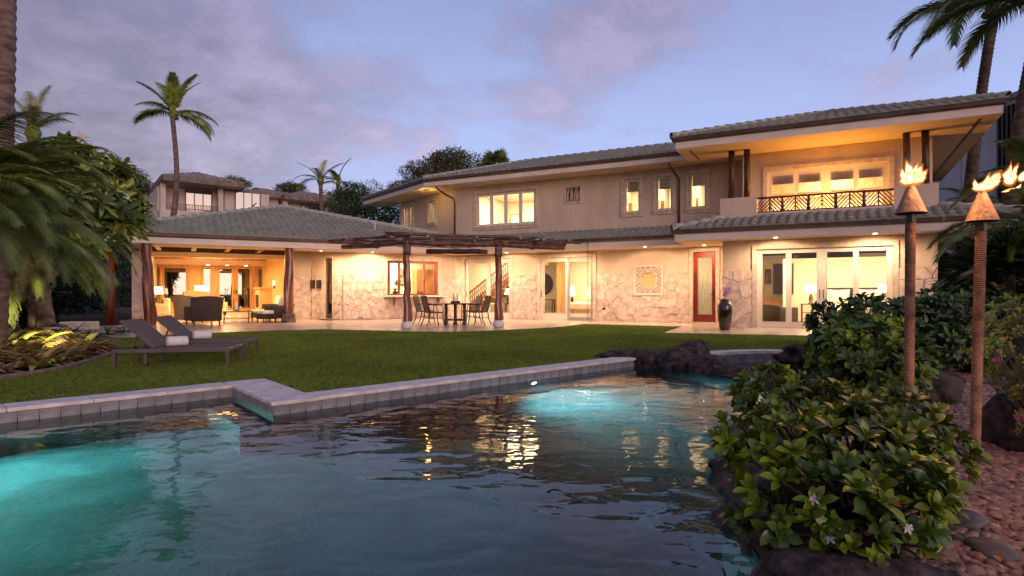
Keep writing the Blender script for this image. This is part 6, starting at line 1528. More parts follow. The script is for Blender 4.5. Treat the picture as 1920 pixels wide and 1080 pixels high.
# ---- lava rock
def rock(name, label, c, s, seed, m='lava', sub=4, amp=.22, cat='rock', group=None, rz=0.0, t=None, smooth=True):
    bm = bmesh.new(); bmesh.ops.create_icosphere(bm, subdivisions=sub, radius=1)
    for v in bm.verts:
        p = v.co.copy(); o = Vector((seed*3.1, seed*1.7, 0))
        d = 1+amp*noise.noise(p*1.3+o)*1.6+amp*.5*noise.noise(p*3.1+o)+amp*.26*noise.noise(p*8+o)+amp*.16*noise.noise(p*19+o)
        v.co = Vector((p.x*d*s[0], p.y*d*s[1], p.z*d*s[2]))
    me = bpy.data.meshes.new(name); bm.to_mesh(me); bm.free(); me.materials.append(MATS[m]); me.polygons.foreach_set('use_smooth', [smooth]*len(me.polygons))
    o = bpy.data.objects.new(name, me); C.objects.link(o); o.location = c; o.rotation_euler = (0, 0, rz); tag(o, label, cat, group); return o
rk = [((2.02, 9.85, -.04), (.62, .36, .14), 'flat dark lava rock where the straight coping ends'),
      ((2.30, 9.45, -.10), (.34, .30, .20), 'dark lava rock with a hollow at the waterline past the coping end'),
      ((2.62, 9.25, -.05), (.42, .36, .23), 'broad dark lava boulder beneath the round-topped one'),
      ((2.86, 9.55, .06), (.26, .26, .22), 'round-topped dark lava boulder standing highest between pool and spa'),
      ((2.92, 8.85, -.09), (.34, .34, .17), 'lava rock stepping down from the round-topped boulder'),
      ((3.10, 8.30, -.10), (.36, .38, .15), 'long low lava rock dividing pool from spa'),
      ((3.28, 7.70, -.11), (.38, .40, .15), 'low lava rock before the spa, beside the bush tips'),
      ((3.35, 7.05, -.11), (.38, .40, .17), 'lava rock behind the top of the gardenia bush')]
for k, (c, s, lb) in enumerate(rk): rock('lava_rock', lb, c, s, k+1, rz=-.9 if k > 4 else 0, group='lava rocks round the pool')
bank = [(3.30, 6.35), (3.05, 5.7), (2.6, 5.25), (2.12, 4.85), (1.86, 4.3), (1.62, 3.75), (1.46, 3.25), (1.36, 2.8), (1.31, 2.35), (1.30, 1.85), (1.2, 1.2), (1.1, .4)]
bank_lb = ['hidden lava bank rock behind the gardenia top, next to the spa', 'lava bank rock behind the upper left tip of the gardenia', 'lava bank rock where the teal water meets the gardenia top', 'lava bank rock under the upper left lobe of the gardenia',
    'lava bank rock under the outermost left leaves of the gardenia', 'lava bank rock below the left bulge of the gardenia', 'lava bank rock left of the lowest gardenia flowers', 'lava bank rock lit teal beside the lower gardenia leaves',
    'broad lava bank rock below the gardenia at the bottom edge', 'lava bank rock cut by the bottom edge of the picture', 'lava bank rock just below the frame', 'last lava bank rock beside the camera']
for k, (x, y) in enumerate(bank): rock('lava_rock', bank_lb[k], (x, y, -.16), (.36+.03*(k % 2), .40, .17), k+20, group='lava bank rocks under the gardenia', amp=.2, rz=k, sub=5 if 3 < k < 10 else 4)
rock('lava_rock', 'dark lava rock at the far right rim of the spa', (4.95, 10.2, -.05), (.5, .35, .2), 41, group='lava rocks round the pool')
rock('lava_rock', 'dark lava rock in front of the yellow-green shrub by the spa', (4.9, 7.5, -.08), (.5, .5, .2), 42, group='lava rocks round the pool')
rock('boulder', 'large dark boulder on the gravel behind the right torch pole', (3.50, 4.2, .0), (.20, .24, .31), 51, sub=5, amp=.18, cat='boulder')
rock('boulder', 'small dark boulder on the gravel between the torch poles', (4.12, 6.0, .06), (.27, .24, .20), 52, amp=.12, cat='boulder')
# ---- gravel and flagstones
def pebble(seed):
    bm = bmesh.new(); bmesh.ops.create_icosphere(bm, subdivisions=2, radius=1)
    for v in bm.verts: p = v.co; d = 1+.16*noise.noise(p*1.2+Vector((seed*5, 0, 0))); v.co = Vector((p.x*.034*d, p.y*.024*d, p.z*.014*d))
    me = bpy.data.meshes.new('pebble'); bm.to_mesh(me); bm.free(); me.materials.append(MATS['pebble_stone']); me.polygons.foreach_set('use_smooth', [True]*len(me.polygons)); return bpy.data.objects.new('pebble', me)
mat('pebble_stone', (.30, .16, .11), .6, .2, 20, .15, 60, rnd=.4)
grav = [(1.2, 1.2), (1.45, 2.8), (1.75, 3.9), (2.3, 5.0), (3.2, 5.8), (4.0, 7.2), (4.6, 8.3), (6.6, 8.6), (6.8, 6.0), (4.6, 3.2), (3.0, 1.0)]
for k in range(3): scatter('gravel', grav, -.068+.004*k, pebble(k+1), 520, .7, 1.25, k+5, .25)
near = [(1.2, 1.2), (1.45, 2.8), (1.75, 3.9), (2.6, 4.6), (4.2, 4.4), (3.6, 2.2), (3.0, 1.0)]
scatter('gravel', near, -.050, pebble(7), 500, .7, 1.25, 31, .35)
for k, (px, py, sx, sy, lb) in enumerate(((1790, 905, .125, .085, 'flat grey stepping stone at the foot of the right torch'), (1812, 968, .125, .08, 'middle flat stepping stone in the gravel path'), (1858, 1022, .12, .08, 'nearest flat stepping stone at the bottom right'), (1880, 775, .22, .12, 'flat grey stone behind the right torch pole'), (1890, 716, .25, .16, 'farthest pale flat stone on the gravel'))):
    q = G(px, py, -.02); rock('stepping_stone', lb, (q.x, q.y, -.035), (sx, sy, .028), 60+k, 'slate', 3, .12, 'stepping stone', rz=k*.7)
# ---- palms
def frond_geo(L_, n=46, ll=.55, a0=.9, bend=1.6, droop=.8, w=.022, seed=1, vee=.5, base_bare=.12):
    """along +x; returns (leaf verts/faces, rachis verts/faces)"""
    rg = random.Random(seed); p = Vector((0, 0, 0)); d = a0; seg = 14; pts = [p.copy()]; dirs = []
    for i in range(seg):
        q = i/seg; dirs.append(d); p = p+Vector((math.cos(d), 0, math.sin(d)))*L_/seg; pts.append(p.copy()); d -= bend/seg*(.5+q)
    dirs.append(d); b = MB()
    for i in range(n):
        q = base_bare+(1-base_bare)*(i+.5)/n; f = q*seg; k = min(seg-1, int(f)); c = pts[k].lerp(pts[k+1], f-k); dd = dirs[k]
        T = Vector((math.cos(dd), 0, math.sin(dd))); U = Vector((-math.sin(dd), 0, math.cos(dd)))
        l0 = ll*(math.sin(math.pi*min(1, (.16+.80*q)))**.6)*rg.uniform(.85, 1.1); fw = .35+.9*q
        for s in (-1, 1):
            dv = (Vector((0, s, 0))+T*fw+U*vee*(1-.5*q)).normalized(); pp = c.copy(); wv = T*w*.5; vs = [pp-wv, pp+wv]; sg = 3
            for j in range(sg):
                dv = (dv+Vector((0, 0, -1))*droop*(.25+.35*j)*rg.uniform(.7, 1.3)).normalized(); pp = pp+dv*l0/sg; ww = wv*(1-.28*(j+1)) if j < sg-1 else wv*.08; vs += [pp-ww, pp+ww]
            b.add(vs, [(0, 1, 3, 2), (2, 3, 5, 4), (4, 5, 7, 6)])
    r = MB(); r.tube(pts, [.022*L_/2*(1-.85*i/seg)+.002 for i in range(seg+1)], 5); return b, r
def fmesh(m, **k):
    b, r = frond_geo(**k); me = MB(); me.add(b.v, b.f); me.add(r.v, r.f); return me.mesh('frond', m)
def palm(name, label, base, top, r0, r1, fronds, mesh_list, bark='palm_bark', ringh=.12, group=None, curve=.3, s=1.0, cat='palm tree', coco=0):
    base, top = Vector(base), Vector(top); t = thing(name, label, cat, base, 0, group); h = top-base; pts = []; rs = []; n_ = max(8, int(h.length/ringh*2))
    n_ = min(n_, 160)
    for i in range(n_+1):
        q = i/n_; p = h*q+Vector((curve*math.sin(math.pi*q), curve*.4*math.sin(math.pi*q*1.5), 0)); pts.append(p); rs.append((r0+(r1-r0)*min(1, q*1.3)**.6)*(1+(.07 if i % 2 else -.03)))
    MB().tube(pts, rs, 12, wob=.02).build('trunk', bark, t, True)
    MB().lathe([(r1*1.1, -.1), (r1*1.9, .25), (r1*1.2, .6), (.02, .75)], 10, h).build('crownshaft', 'palm_leaf', t, True)
    for k, (az, el, sc_, mi) in enumerate(fronds):
        o = link('frond', mesh_list[mi % len(mesh_list)], t); o.matrix_basis = Matrix.Translation(h+Vector((0, 0, .3*s))) @ Matrix.Rotation(az, 4, 'Z') @ Matrix.Rotation(-el, 4, 'Y') @ Matrix.Scale(sc_*s, 4)
    for k in range(coco):
        a = k*1.3; rock_ = MB().lathe([(0.0, -.12), (.09, -.07), (.11, 0), (.08, .08), (0, .12)], 8, h+Vector((math.cos(a)*.25, math.sin(a)*.25, .05))); rock_.build('coconut', 'bark', t, True)
    return t
CF = [fmesh('palm_leaf', L_=3.2, n=80, ll=1.05, a0=0, bend=1.35, droop=.85, w=.085, seed=1), fmesh('palm_leaf', L_=3.2, n=70, ll=.8, a0=0, bend=.75, droop=.35, w=.085, seed=2), fmesh('palm_leaf_dark', L_=3.3, n=74, ll=.85, a0=0, bend=1.7, droop=.7, w=.07, seed=3)]
CY = [fmesh('palm_leaf_yellow', L_=3.2, n=48, ll=.8, a0=0, bend=1.5, droop=.6, w=.06, seed=4), fmesh('palm_leaf_yellow', L_=3.2, n=46, ll=.75, a0=0, bend=.7, droop=.3, w=.06, seed=5)]
pi = math.pi
# tall palm over the pavilion
tp_ = P3(325, 222, 42)
palm('coconut_palm', 'single tall palm rising above the left pavilion roof', P3(322, 425, 42), tp_, .21, .15, [(0.1, 1.35, 1.0, 1), (2.6, 1.2, 1.0, 1), (.9, 1.25, 1, 1), (5.2, 1.1, .95, 1), (pi-.15, .35, 1.0, 0), (.15, .30, .95, 0), (-.25, .02, 1.15, 0), (.6, -.05, .9, 0), (2.0, .6, .8, 0), (4.2, .5, .8, 0), (pi+.5, 1.0, .9, 1)], CF, curve=.25, coco=3)
# golden palm behind the plumeria
tp_ = P3(62, 262, 24)
palm('coconut_palm', 'yellow-green young palm showing above the plumeria at the left', (tp_.x, tp_.y, 0), tp_, .2, .15, [(.1, 1.5, .62, 1), (2.4, 1.4, .62, 1), (.0, .75, .55, 0), (.3, 1.0, .6, 0), (pi, 1.25, .55, 1), (-.9, .9, .6, 0), (pi+.3, .5, .5, 0)], CY, curve=.1)
# big trunk at the left edge
palm('coconut_palm', 'massive ringed palm trunk rising out of frame at the left edge', (-8.05, 9.3, -.05), (-8.1+.12, 9.55, 9.5), .26, .19, [(k*.8, .5, 1, k) for k in range(8)], CF, ringh=.16, curve=.05)
# right-hand palms
tp_ = P3(1866, 28, 19)
palm('coconut_palm', 'tall palm whose crown touches the top edge above the big eave', P3(1795, 600, 19), tp_, .24, .145, [(pi-.1, .22, 1.08, 0), (pi+.5, .0, 1.0, 0), (pi+.25, .5, 1, 1), (-.3, .15, 1, 0), (.2, .45, 1, 0), (1.6, .6, 1, 1), (4.6, .5, 1, 0), (5.6, .3, .9, 0), (pi-.9, .6, 1, 0)], [CF[2], CF[0], CF[2]], 'dark_bark', .13, curve=-.15, coco=5)
palm('coconut_palm', 'leaning dark palm trunk at the right edge before the slat screen', P3(1880, 560, 15.5), P3(1962, 20, 15.5), .22, .15, [(pi*k/4, .4, 1, 0) for k in range(8)], [CF[2]], 'dark_bark', .12, curve=-.25)
# small far palms
q = P3(601, 345, 50); palm('small_palm', 'small yellow-green palm behind the right end of the hillside house', P3(605, 420, 50), q, .22, .16, [(0, .9, .75, 1), (.4, .35, .8, 0), (pi, .9, .75, 1), (pi-.4, .3, .85, 0), (1.5, 1.3, .7, 1), (4.7, .8, .7, 0), (5.5, .3, .8, 0), (3.9, .4, .8, 0)], CY, curve=0)
q = P3(634, 350, 54); palm('small_palm', 'thin dark palm right of the small yellow-green one', P3(636, 420, 54), q, .16, .12, [(.3, 1.4, .8, 1), (2, 1.1, .6, 0), (4.5, 1.0, .6, 0), (0, .3, .5, 0), (pi, .4, .5, 0)], CF, curve=0)
# fan palm over the ridge
def fan_mesh(r, m, seed, n=22):
    rg = random.Random(seed); b = MB(); b.tube([(0, 0, 0), (r*.6, 0, 0)], .02, 4)
    for k in range(n):
        a = -1.9+3.8*k/(n-1); l = r*rg.uniform(.85, 1.05); c = Vector((r*.6, 0, 0)); d = Vector((math.cos(a), math.sin(a), 0)); e_ = Vector((-d.y, d.x, .3)); w = r*.055
        b.add([c, c+d*l*.55+e_*w, c+d*l+Vector((0, 0, -.18*r)), c+d*l*.55-e_*w], [(0, 1, 2), (0, 2, 3)])
    return b.mesh('fan_leaf', m)
def fanpalm(label, base, top, r, m, n, seed, group=None, bark='dark_bark'):
    base, top = Vector(base), Vector(top); t = thing('fan_palm', label, 'palm tree', base, 0, group); h = top-base; rg = random.Random(seed); me = fan_mesh(r, m, seed)
    MB().tube([(0, 0, 0), h*.5, h], [r*.14, r*.11, r*.1], 8).build('trunk', bark, t, True)
    for k in range(n):
        o = link('fan_leaf', me, t); o.matrix_basis = Matrix.Translation(h) @ Matrix.Rotation(k*2.4, 4, 'Z') @ Matrix.Rotation(-rg.uniform(-.35, 1.4), 4, 'Y') @ Matrix.Rotation(rg.uniform(-.5, .5), 4, 'X')
fanpalm('dark fan palm peeping over the middle roof ridge', P3(929, 360, 46), P3(929, 312, 46), 1.0, 'palm_leaf_dark', 20, 1)
fanpalm('dark fan palm behind the right torch pole', P3(1895, 600, 11), P3(1895, 515, 11), .7, 'bush_leaf_dim', 18, 2)
fanpalm('dark fan palm low in the right-hand border', P3(1850, 600, 12), P3(1850, 535, 12), .6, 'bush_leaf_dim', 16, 5)
fanpalm('dark fan palm by the end of the stone pier', P3(1800, 600, 19), P3(1798, 520, 19), .7, 'bush_leaf_dim', 16, 3)
# left foreground palms with long hanging leaflets
DF = [fmesh('palm_leaf', L_=2.5, n=84, ll=.46, a0=0, bend=1.5, droop=.55, w=.026, seed=11, vee=.35, base_bare=.1), fmesh('palm_leaf_dark', L_=2.5, n=84, ll=.46, a0=0, bend=1.9, droop=.8, w=.026, seed=12, vee=.35), fmesh('palm_leaf', L_=2.2, n=80, ll=.42, a0=0, bend=1.1, droop=.45, w=.026, seed=13, vee=.35), fmesh('palm_leaf_dark', L_=2.6, n=84, ll=.5, a0=0, bend=1.2, droop=.9, w=.026, seed=14, vee=.2)]
rg = random.Random(17)
def datepalm(label, c, n, s, seed, az=(-1.2, 1.0), el=(-.3, 1.2), group='feathery palms at the left'):
    rg = random.Random(seed); base = Vector((c.x, c.y, -.05)); fr = []
    for k in range(n): fr.append((rg.uniform(*az), el[0]+(el[1]-el[0])*(k+rg.random())/n, rg.uniform(.85, 1.1), rg.randrange(4)))
    for k in range(max(3, n//4)): fr.append((rg.uniform(1.4, 4.8), rg.uniform(.0, 1.2), 1, rg.randrange(4)))
    return palm('feather_palm', label, base, c, .14*s, .11*s, fr, DF, 'dark_bark', s=s, curve=.02, group=group)
datepalm('feathery palm arching in from the upper left over the plumeria', P3(-110, 385, 8.8), 19, 1.0, 3, az=(-.75, .65), el=(.0, .85))
datepalm('lower feathery palm with long hanging leaflets at the left edge', P3(-110, 455, 8.2), 22, .95, 5, az=(-.7, .7), el=(.1, 1.1))
datepalm('feathery palm in front of the plumeria branches', P3(10, 470, 11.0), 24, .95, 8, az=(-1.0, .8), el=(-.1, .7))
# plumeria tree
PT = G(60, 622); 
t = thing('plumeria_tree', 'gnarled many-trunked plumeria with long leaves and white flowers at the left', 'tree', (-9.0, 11.6, -.05))
inv = Matrix.Translation(-t.location)
def limb(pts, rs, seed, n=12):
    b = MB(inv); rg = random.Random(seed); P_ = []; R_ = []
    for i in range(len(pts)-1):
        for k in range(5):
            q = k/5; P_.append(Vector(pts[i]).lerp(Vector(pts[i+1]), q)+Vector((rg.uniform(-.02, .02), rg.uniform(-.02, .02), 0))); R_.append((rs[i]*(1-q)+rs[i+1]*q)*rg.uniform(.93, 1.08))
    P_.append(Vector(pts[-1])); R_.append(rs[-1]); b.tube(P_, R_, n, wob=.05, rng=rg).build('trunk', 'bark', t, True)
Zt = 11.6
def L3(*a): return [P3(x, y, z) for x, y, z in a]
limb(L3((88, 612, 11.4), (80, 560, 11.4), (82, 528, 11.5), (110, 495, 11.7), (140, 460, 11.9), (175, 425, 12)), [.15, .13, .11, .10, .085, .05], 1)
limb(L3((70, 615, 11.5), (66, 570, 11.5), (60, 535, 11.5), (80, 500, 11.6), (100, 470, 11.7), (125, 430, 11.8)), [.14, .12, .12, .11, .09, .05], 2)
limb(L3((10, 625, 11.2), (5, 590, 11.2), (20, 550, 11.2), (45, 510, 11.3), (75, 475, 11.4), (80, 430, 11.4)), [.24, .20, .17, .14, .12, .07], 3)
limb(L3((-20, 640, 11.0), (-15, 600, 11), (-5, 560, 11), (25, 515, 11.0), (45, 470, 11), (40, 410, 11)), [.28, .24, .20, .16, .13, .08], 4)
limb(L3((25, 560, 11.3), (40, 520, 11.5), (50, 480, 11.6), (60, 440, 11.6)), [.18, .16, .14, .1], 5)
pb = []
for (x, y, z, r) in ((95, 345, 12, .6), (150, 330, 12, .6), (195, 345, 12.2, .55), (215, 390, 12.2, .5), (190, 400, 12, .6), (120, 400, 12, .7), (150, 380, 11.6, .6), (60, 380, 12, .7), (228, 425, 12.2, .32), (205, 440, 12, .4), (130, 295, 12.4, .35), (40, 330, 12.2, .6), (165, 440, 12, .45)): pb.append(blob(x, y, z, r))
tpl = rosettes(t, pb, 260, (.42, .10), ['plumeria_leaf', 'plumeria_leaf', 'bush_leaf'], 300, 33, per=(8, 12), spread=(.55, 1.35), zmin=1.2)
for k, (x, y) in enumerate(((152, 254), (160, 258), (178, 298), (186, 305), (240, 368), (150, 258))):
    for j in range(5):
        c = P3(x+random.Random(k*7+j).uniform(-5, 5), y+random.Random(k*9+j).uniform(-5, 5), 11.9); b = MB(inv)
        for m_ in range(5):
            a = m_*1.257+j; d = Vector((math.cos(a), -.3, math.sin(a))); e_ = Vector((-math.sin(a), 0, math.cos(a))); b.add([c, c+d*.03+e_*.02, c+d*.055, c+d*.03-e_*.02], [(0, 1, 2, 3)])
        b.build('blossom', 'white_petal', t)
    if k in (0, 2, 4): MB(inv).tube([P3(x-28, y+18, 11.95), P3(x-10, y+4, 11.92), P3(x, y, 11.9)], .010, 5).build('flower_stalk', 'bush_leaf', t)
# ---- leafy trees in the distance: crowns of many small leaf clumps
def tree(name, label, base, blobs, n, ls, m, seed, trunk_r=.25, hole=0.0, limbs=4, bark='dark_bark', group=None, flat_=.75):
    base = Vector(base); t = thing(name, label, 'tree', base, 0, group); rg = random.Random(seed); b = MB(Matrix.Translation(-base)); w = [q[3]**2.2 for q in blobs]
    for _ in range(n):
        q = rg.choices(blobs, w)[0]; d = Vector((rg.gauss(0, 1), rg.gauss(0, 1), rg.gauss(.15, 1))).normalized(); k = rg.uniform(.72, 1.08)
        ns_ = noise.noise(d*2.2+Vector((q[0], q[2], seed))); 
        if ns_ < -.12 and rg.random() < .8: continue
        k *= 1+.32*ns_; c = Vector(q[:3])+Vector((d.x*q[3], d.y*q[3], d.z*q[3]*q[4]))*k
        for j in range(5):
            o = c+Vector((rg.gauss(0, 1), rg.gauss(0, 1), rg.gauss(0, .7)))*ls*.9; u = Vector((rg.gauss(0, 1), rg.gauss(0, 1), rg.gauss(0, .6))).normalized(); v = u.cross(Vector((rg.gauss(0, 1), rg.gauss(0, 1), rg.gauss(0, 1)))).normalized(); s = ls*rg.uniform(.5, 1.0)
            b.add([o-u*s*.6, o+v*s*.28, o+u*s*.6, o-v*s*.28], [(0, 1, 2, 3)])
    b.build('crown', m, t)
    tb2 = MB()
    for k in range(limbs):
        q = blobs[k % len(blobs)]; e_ = Vector(q[:3])-base; tb2.tube([Vector((0, 0, 0)), Vector((e_.x*.2, e_.y*.2, e_.z*.5)), e_*.9+Vector((0, 0, -.05*e_.z))], [trunk_r, trunk_r*.6, trunk_r*.2], 7, wob=.05)
    tb2.build('trunk', bark, t, True); return t
tree('monkeypod_tree', 'large domed dark tree behind the middle roof', P3(850, 420, 60), [blob(835, 320, 60, 2.3, .7), blob(870, 318, 60, 2.2, .65), blob(810, 335, 60, 2.2, .6), blob(890, 335, 60, 1.5, .6), blob(850, 300, 60, 1.7, .6), blob(850, 345, 60, 3.2, .5), blob(825, 300, 60, 1.1, .6)], 5200, .24, 'bush_leaf_olive', 1)
tree('grey_tree', 'pale grey-green airy tree left of the domed dark tree', P3(775, 430, 50), [blob(785, 315, 50, .9, .6), blob(765, 322, 50, .75, .6), blob(795, 325, 50, .8, .6), blob(775, 345, 50, 1.0, .5), blob(750, 350, 50, .9, .4), blob(740, 357, 50, .6, .5), blob(800, 350, 50, .9, .6)], 1900, .15, 'bush_leaf_pale', 2, .12, limbs=7, bark='bark')
tree('tree', 'thin twiggy tree behind the left end of the long roof', P3(700, 430, 55), [blob(698, 352, 55, .9, .8), blob(706, 360, 55, .8, .7), blob(690, 362, 55, .7, .7)], 420, .12, 'bush_leaf_pale', 3, .10, limbs=3)
tree('tree', 'round green tree left of the long roof end', P3(655, 430, 48), [blob(655, 365, 48, 1.0, .9), blob(670, 370, 48, 1.1, .9), blob(645, 385, 48, 1.2, .9), blob(680, 385, 48, 1.1, .8)], 2300, .17, 'bush_leaf', 4)
tree('tree', 'dark leafy tree beneath the far left eave of the upper floor', P3(710, 450, 38), [blob(690, 405, 38, .9, .8), blob(715, 400, 38, 1.0, .8), blob(740, 405, 38, .9, .8), blob(665, 405, 38, .9, .8), blob(640, 405, 40, .9, .7), blob(730, 425, 36, 1.0, .7)], 2600, .15, 'bush_leaf_dim', 5)
tree('tree', 'spreading dark tree behind the left end of the hillside house', P3(230, 430, 75), [blob(225, 335, 75, 2.6, .6), blob(245, 345, 75, 2.2, .6), blob(200, 345, 75, 2.8, .6), blob(260, 355, 72, 1.2, .7), blob(230, 365, 72, 3.2, .6)], 3600, .28, 'bush_leaf_olive', 6)
for k, (x, y, z, r, lb) in enumerate(((440, 342, 95, 1.6, 'low tree line right of the chimneyless roof on the hill'), (545, 352, 90, 1.5, 'small rounded tree behind the hillside roof'), (640, 372, 80, 2.2, 'green tree behind the small yellow palm'))):
    tree('tree', lb, P3(x, y+50, z), [blob(x-12, y+3, z, r*.8, .5), blob(x, y, z, r, .5), blob(x+14, y+3, z, r*.8, .5)], 1000, .25, 'bush_leaf_olive', 30+k, .2)
# dark growth left of the pavilion
tree('tree', 'dark tree filling the gap left of the pavilion', (-16.0, 21.0, -.05), [(-16.4, 21.2, 1.6, 1.2, .9), (-17.2, 20.4, 2.6, 1.4, .9), (-18, 22, 3.4, 1.4, .9), (-16.9, 20, .8, 1.2, .9), (-15.9, 20.2, .6, .7, .8), (-15.9, 18.8, .5, .8, .8), (-19, 24, 2, 2, 1)], 9000, .17, 'bush_leaf_dim', 7, .12)
tree('tree', 'dark leafy mass behind the plumeria at the left edge', (-16.5, 19.0, -.05), [(-17.5, 19, 2.5, 1.8, .9), (-16, 18.5, 1.2, 1.4, .9), (-19, 18, 3.0, 2.0, .9), (-15.0, 17.0, .8, 1.0, .8), (-16.5, 20.5, 4.2, 1.6, .8), (-20, 22, 2, 2.4, 1.1)], 9000, .19, 'bush_leaf_dim', 8, .15)
# right: border, its dim light put into the dark leaf colours
tree('tree', 'dark tree mass beside the right end of the house', (15.5, 17.5, -.05), [(15.5, 17.6, 2.2, 1.3, .9), (14.2, 18.4, 1.2, 1.1, .9), (16.5, 17, 1.2, 1.3, .9), (13.4, 16.6, .7, .9, .8), (17, 18, 3.0, 1.2, .9), (14.6, 15.6, 1.0, 1.0, .8), (13.3, 15.0, .6, .7, .8)], 5200, .13, 'bush_leaf_dim', 9, .15)
tree('tree', 'dark tree behind the bougainvillea at the right edge', (11.0, 12.0, -.05), [(10.8, 12.2, 1.2, .9, .9), (11.6, 12.0, 2.0, .9, .9), (12.2, 12.6, 1.0, 1.0, .9), (10.2, 11.4, .5, .7, .8), (9.4, 10.8, .35, .5, .8), (10.9, 11.3, 2.7, .7, .9)], 4800, .11, 'bush_leaf_dim', 10, .12)
for k, (x, y, Z, s) in enumerate(((1950, 370, 12, .55), (1925, 480, 12, .5), (1822, 385, 27, .55), (1950, 450, 9, .5))):
    p = P3(x, y, Z); palm('areca_palm', ('dark feathery palm beyond the flame shreds at the right edge', 'dark feathery palm low at the right edge above the philodendrons', 'arching palm in front of the pale building', 'dark feathery palm over the bougainvillea')[k], (p.x, p.y, -.05), p, .09, .07, [(j*.9+k, .3+.2*(j % 5), 1.0, j) for j in range(12)], [CF[2], DF[1]], 'dark_bark', s=s, curve=.05)
# ---- bromeliad bed with its kerb
BM = [strap_mesh(24, .34, .060, m, k+1, 1.0, 1.2) for k, m in enumerate(('bromeliad_green', 'bromeliad_red', 'bromeliad_pink', 'bromeliad_yellow'))]
lbs = ['olive-green bromeliad rosette in the kerbed bed at the left', 'rusty red bromeliad rosette in the kerbed bed at the left', 'pinkish bromeliad rosette in the kerbed bed at the left', 'bright yellow-green bromeliad lit by the bed uplight']
kerb_line = [(-9.4, 13.8), (-8.2, 12.1), (-7.2, 10.9), (-6.75, 10.2), (-6.45, 9.5), (-6.15, 8.6), (-6.0, 7.9), (-6.1, 7.2), (-6.4, 6.4), (-7.0, 5.2), (-7.9, 3.9)][2:]
bed_poly = [(x-.22, y) for x, y in kerb_line]+[(-11, 4.5), (-12, 9), (-10.5, 12), (-8.6, 11.6)]
rg = random.Random(4); placed = []
for _ in range(4000):
    if len(placed) >= 190: break
    x, y = rg.uniform(-11, -6), rg.uniform(5, 12)
    if not inside((x, y), bed_poly) or (x+9.0)**2+(y-11.5)**2 < .3 or any((x-a)**2+(y-b)**2 < .034 for a, b in placed): continue
    placed.append((x, y))
for x, y in placed:
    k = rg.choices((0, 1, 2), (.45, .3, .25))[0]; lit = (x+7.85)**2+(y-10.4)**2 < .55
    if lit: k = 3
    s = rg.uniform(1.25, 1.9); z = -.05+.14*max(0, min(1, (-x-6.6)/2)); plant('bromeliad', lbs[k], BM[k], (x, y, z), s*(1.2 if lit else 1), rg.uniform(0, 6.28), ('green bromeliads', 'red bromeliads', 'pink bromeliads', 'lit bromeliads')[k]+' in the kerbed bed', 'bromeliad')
kb = thing('bed_kerb', 'curved low stone kerb between the bromeliads and the lawn', 'kerb', (-6.2, 8, -.05))
def smooth_line(pts, step):
    out_ = []; 
    for i in range(len(pts)-1):
        p0 = Vector(pts[max(0, i-1)]); p1 = Vector(pts[i]); p2 = Vector(pts[i+1]); p3 = Vector(pts[min(len(pts)-1, i+2)]); n_ = max(2, int((p2-p1).length/step))
        for k in range(n_):
            t_ = k/n_; out_.append(.5*((2*p1)+(-p0+p2)*t_+(2*p0-5*p1+4*p2-p3)*t_*t_+(-p0+3*p1-3*p2+p3)*t_**3))
    out_.append(Vector(pts[-1])); return out_
kl = smooth_line(kerb_line, .32)
for a, b in zip(kl, kl[1:]):
    l = (b-a).length; o = MB().bevbox(.004, l-.004, -.05, .05, -.03, .055, .012).build('kerb_stone', 'slate_kerb' if 'slate_kerb' in MATS else mat('slate_kerb', (.20, .14, .11), .85, .2, 8, .4).name); o.matrix_basis = Matrix.Translation((*a, -.02)) @ Matrix.Rotation(math.atan2((b-a).y, (b-a).x), 4, 'Z'); wlink(o, kb)
lamp('SPOT', 'bed_uplight', (-7.30, 9.75, .22), 300, (1, .80, .46), .05, target=(-7.95, 10.4, .35), spot=140, blend=.7)
t = thing('garden_uplight', 'small bronze uplight among the glowing bromeliads', 'garden light', (-7.30, 9.75, .0)); MB().lathe([(.04, .0), (.045, .10), (.05, .15)], 12).build('housing', 'bronze', t); MB().lathe([(.04, .151), (0, .152)], 12).build('lens', 'bulb_lit', t)
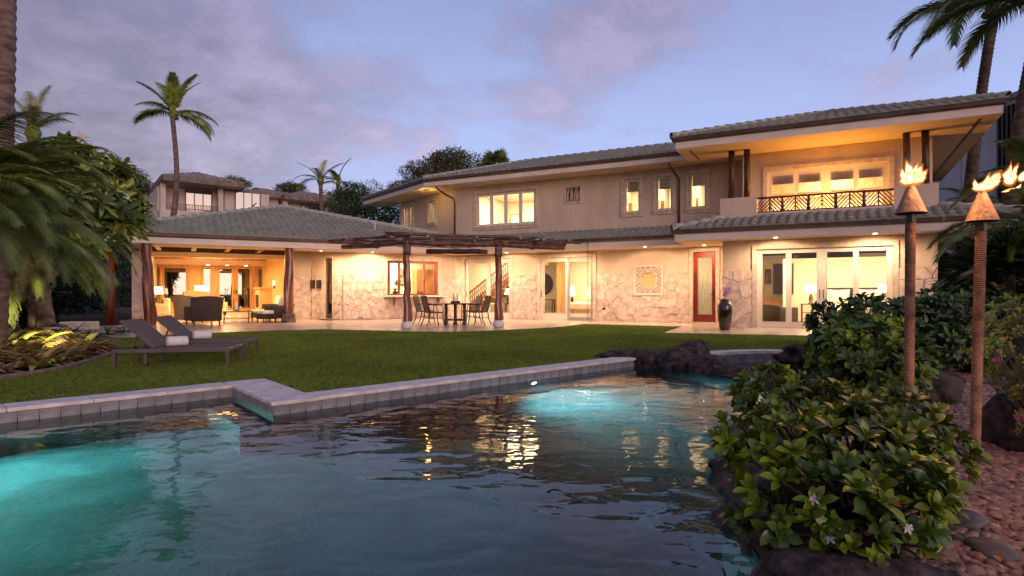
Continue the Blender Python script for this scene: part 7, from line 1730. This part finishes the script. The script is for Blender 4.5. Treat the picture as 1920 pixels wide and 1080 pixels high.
# liriope fringe inside the kerb, too fine to count
lt_ = strap_mesh(16, .20, .012, 'fern_leaf', 9, 1.4, 1.3, 'grass_clump'); lo = bpy.data.objects.new('grass_clump', lt_)
scatter('border_grass', [(x-.06, y) for x, y in kerb_line[1:]]+[(x-.5, y) for x, y in kerb_line[1:][::-1]], -.045, lo, 26, .7, 1.2, 3)
fm = strap_mesh(18, .5, .05, 'fern_leaf', 15, 1.5, 1.3, 'fern')
for k, (x, y) in enumerate(((-10.6, 14.5), (-9.9, 14.9), (-11.3, 15.6), (-10.2, 16.0), (-12.0, 15.0), (-9.3, 13.2), (-11, 13.6), (-12.4, 16.6))):
    plant('fern', 'dark fern on the bare soil between plumeria and pavilion', fm, (x, y, -.06), 1+.2*(k % 3), k, 'ferns beside the pavilion path', 'fern')
st = thing('stone_step', 'low pale stone step beside the pavilion side wall', 'step', (-12.3, 17.0, -.06)); MB().bevbox(-.5, .5, -.4, .4, 0, .14, .02).build('step_slab', 'trim_stone', st); MB().bevbox(-.3, .5, -.1, .4, .14, .28, .02).build('step_slab', 'trim_stone', st)

tree('tree', 'dark hedge mass closing the view far left beyond the pavilion', (-24, 34, -.05), [(-24.5, 33, 2.2, 3, 1), (-28, 34, 2.5, 3.4, 1), (-30, 34, 3, 3.6, 1), (-35, 35, 3, 3.6, 1), (-40, 36, 3.5, 4, 1)], 9000, .34, 'bush_leaf_dim', 61, .2)

rg = random.Random(77); b = MB()
for _ in range(260):
    x, y = rg.uniform(-7, 8), rg.uniform(5, 17)
    if inside((x, y), lawn_poly) and rg.random() < .3: g_ = leaf_geo(.05*rg.uniform(.6, 1.3), .02, 3, .4, rg.uniform(-.8, .9)); M = mat_dir(Vector((x, y, .012)), Vector((math.cos(x*9), math.sin(x*9), rg.uniform(-.1, .3)))); b.add([M @ v for v in g_[0]], g_[1])
for _ in range(70):
    x, y = rg.uniform(1.6, 4.2), rg.uniform(1.6, 7)
    if inside((x, y), grav): g_ = leaf_geo(.06*rg.uniform(.6, 1.3), .025, 3, .4, rg.uniform(-.8, .9)); M = mat_dir(Vector((x, y, -.015)), Vector((math.cos(x*9), math.sin(x*9), rg.uniform(-.1, .3)))); b.add([M @ v for v in g_[0]], g_[1])
b.build('fallen_leaves', 'yellow_leaf', None, True, kind='stuff')
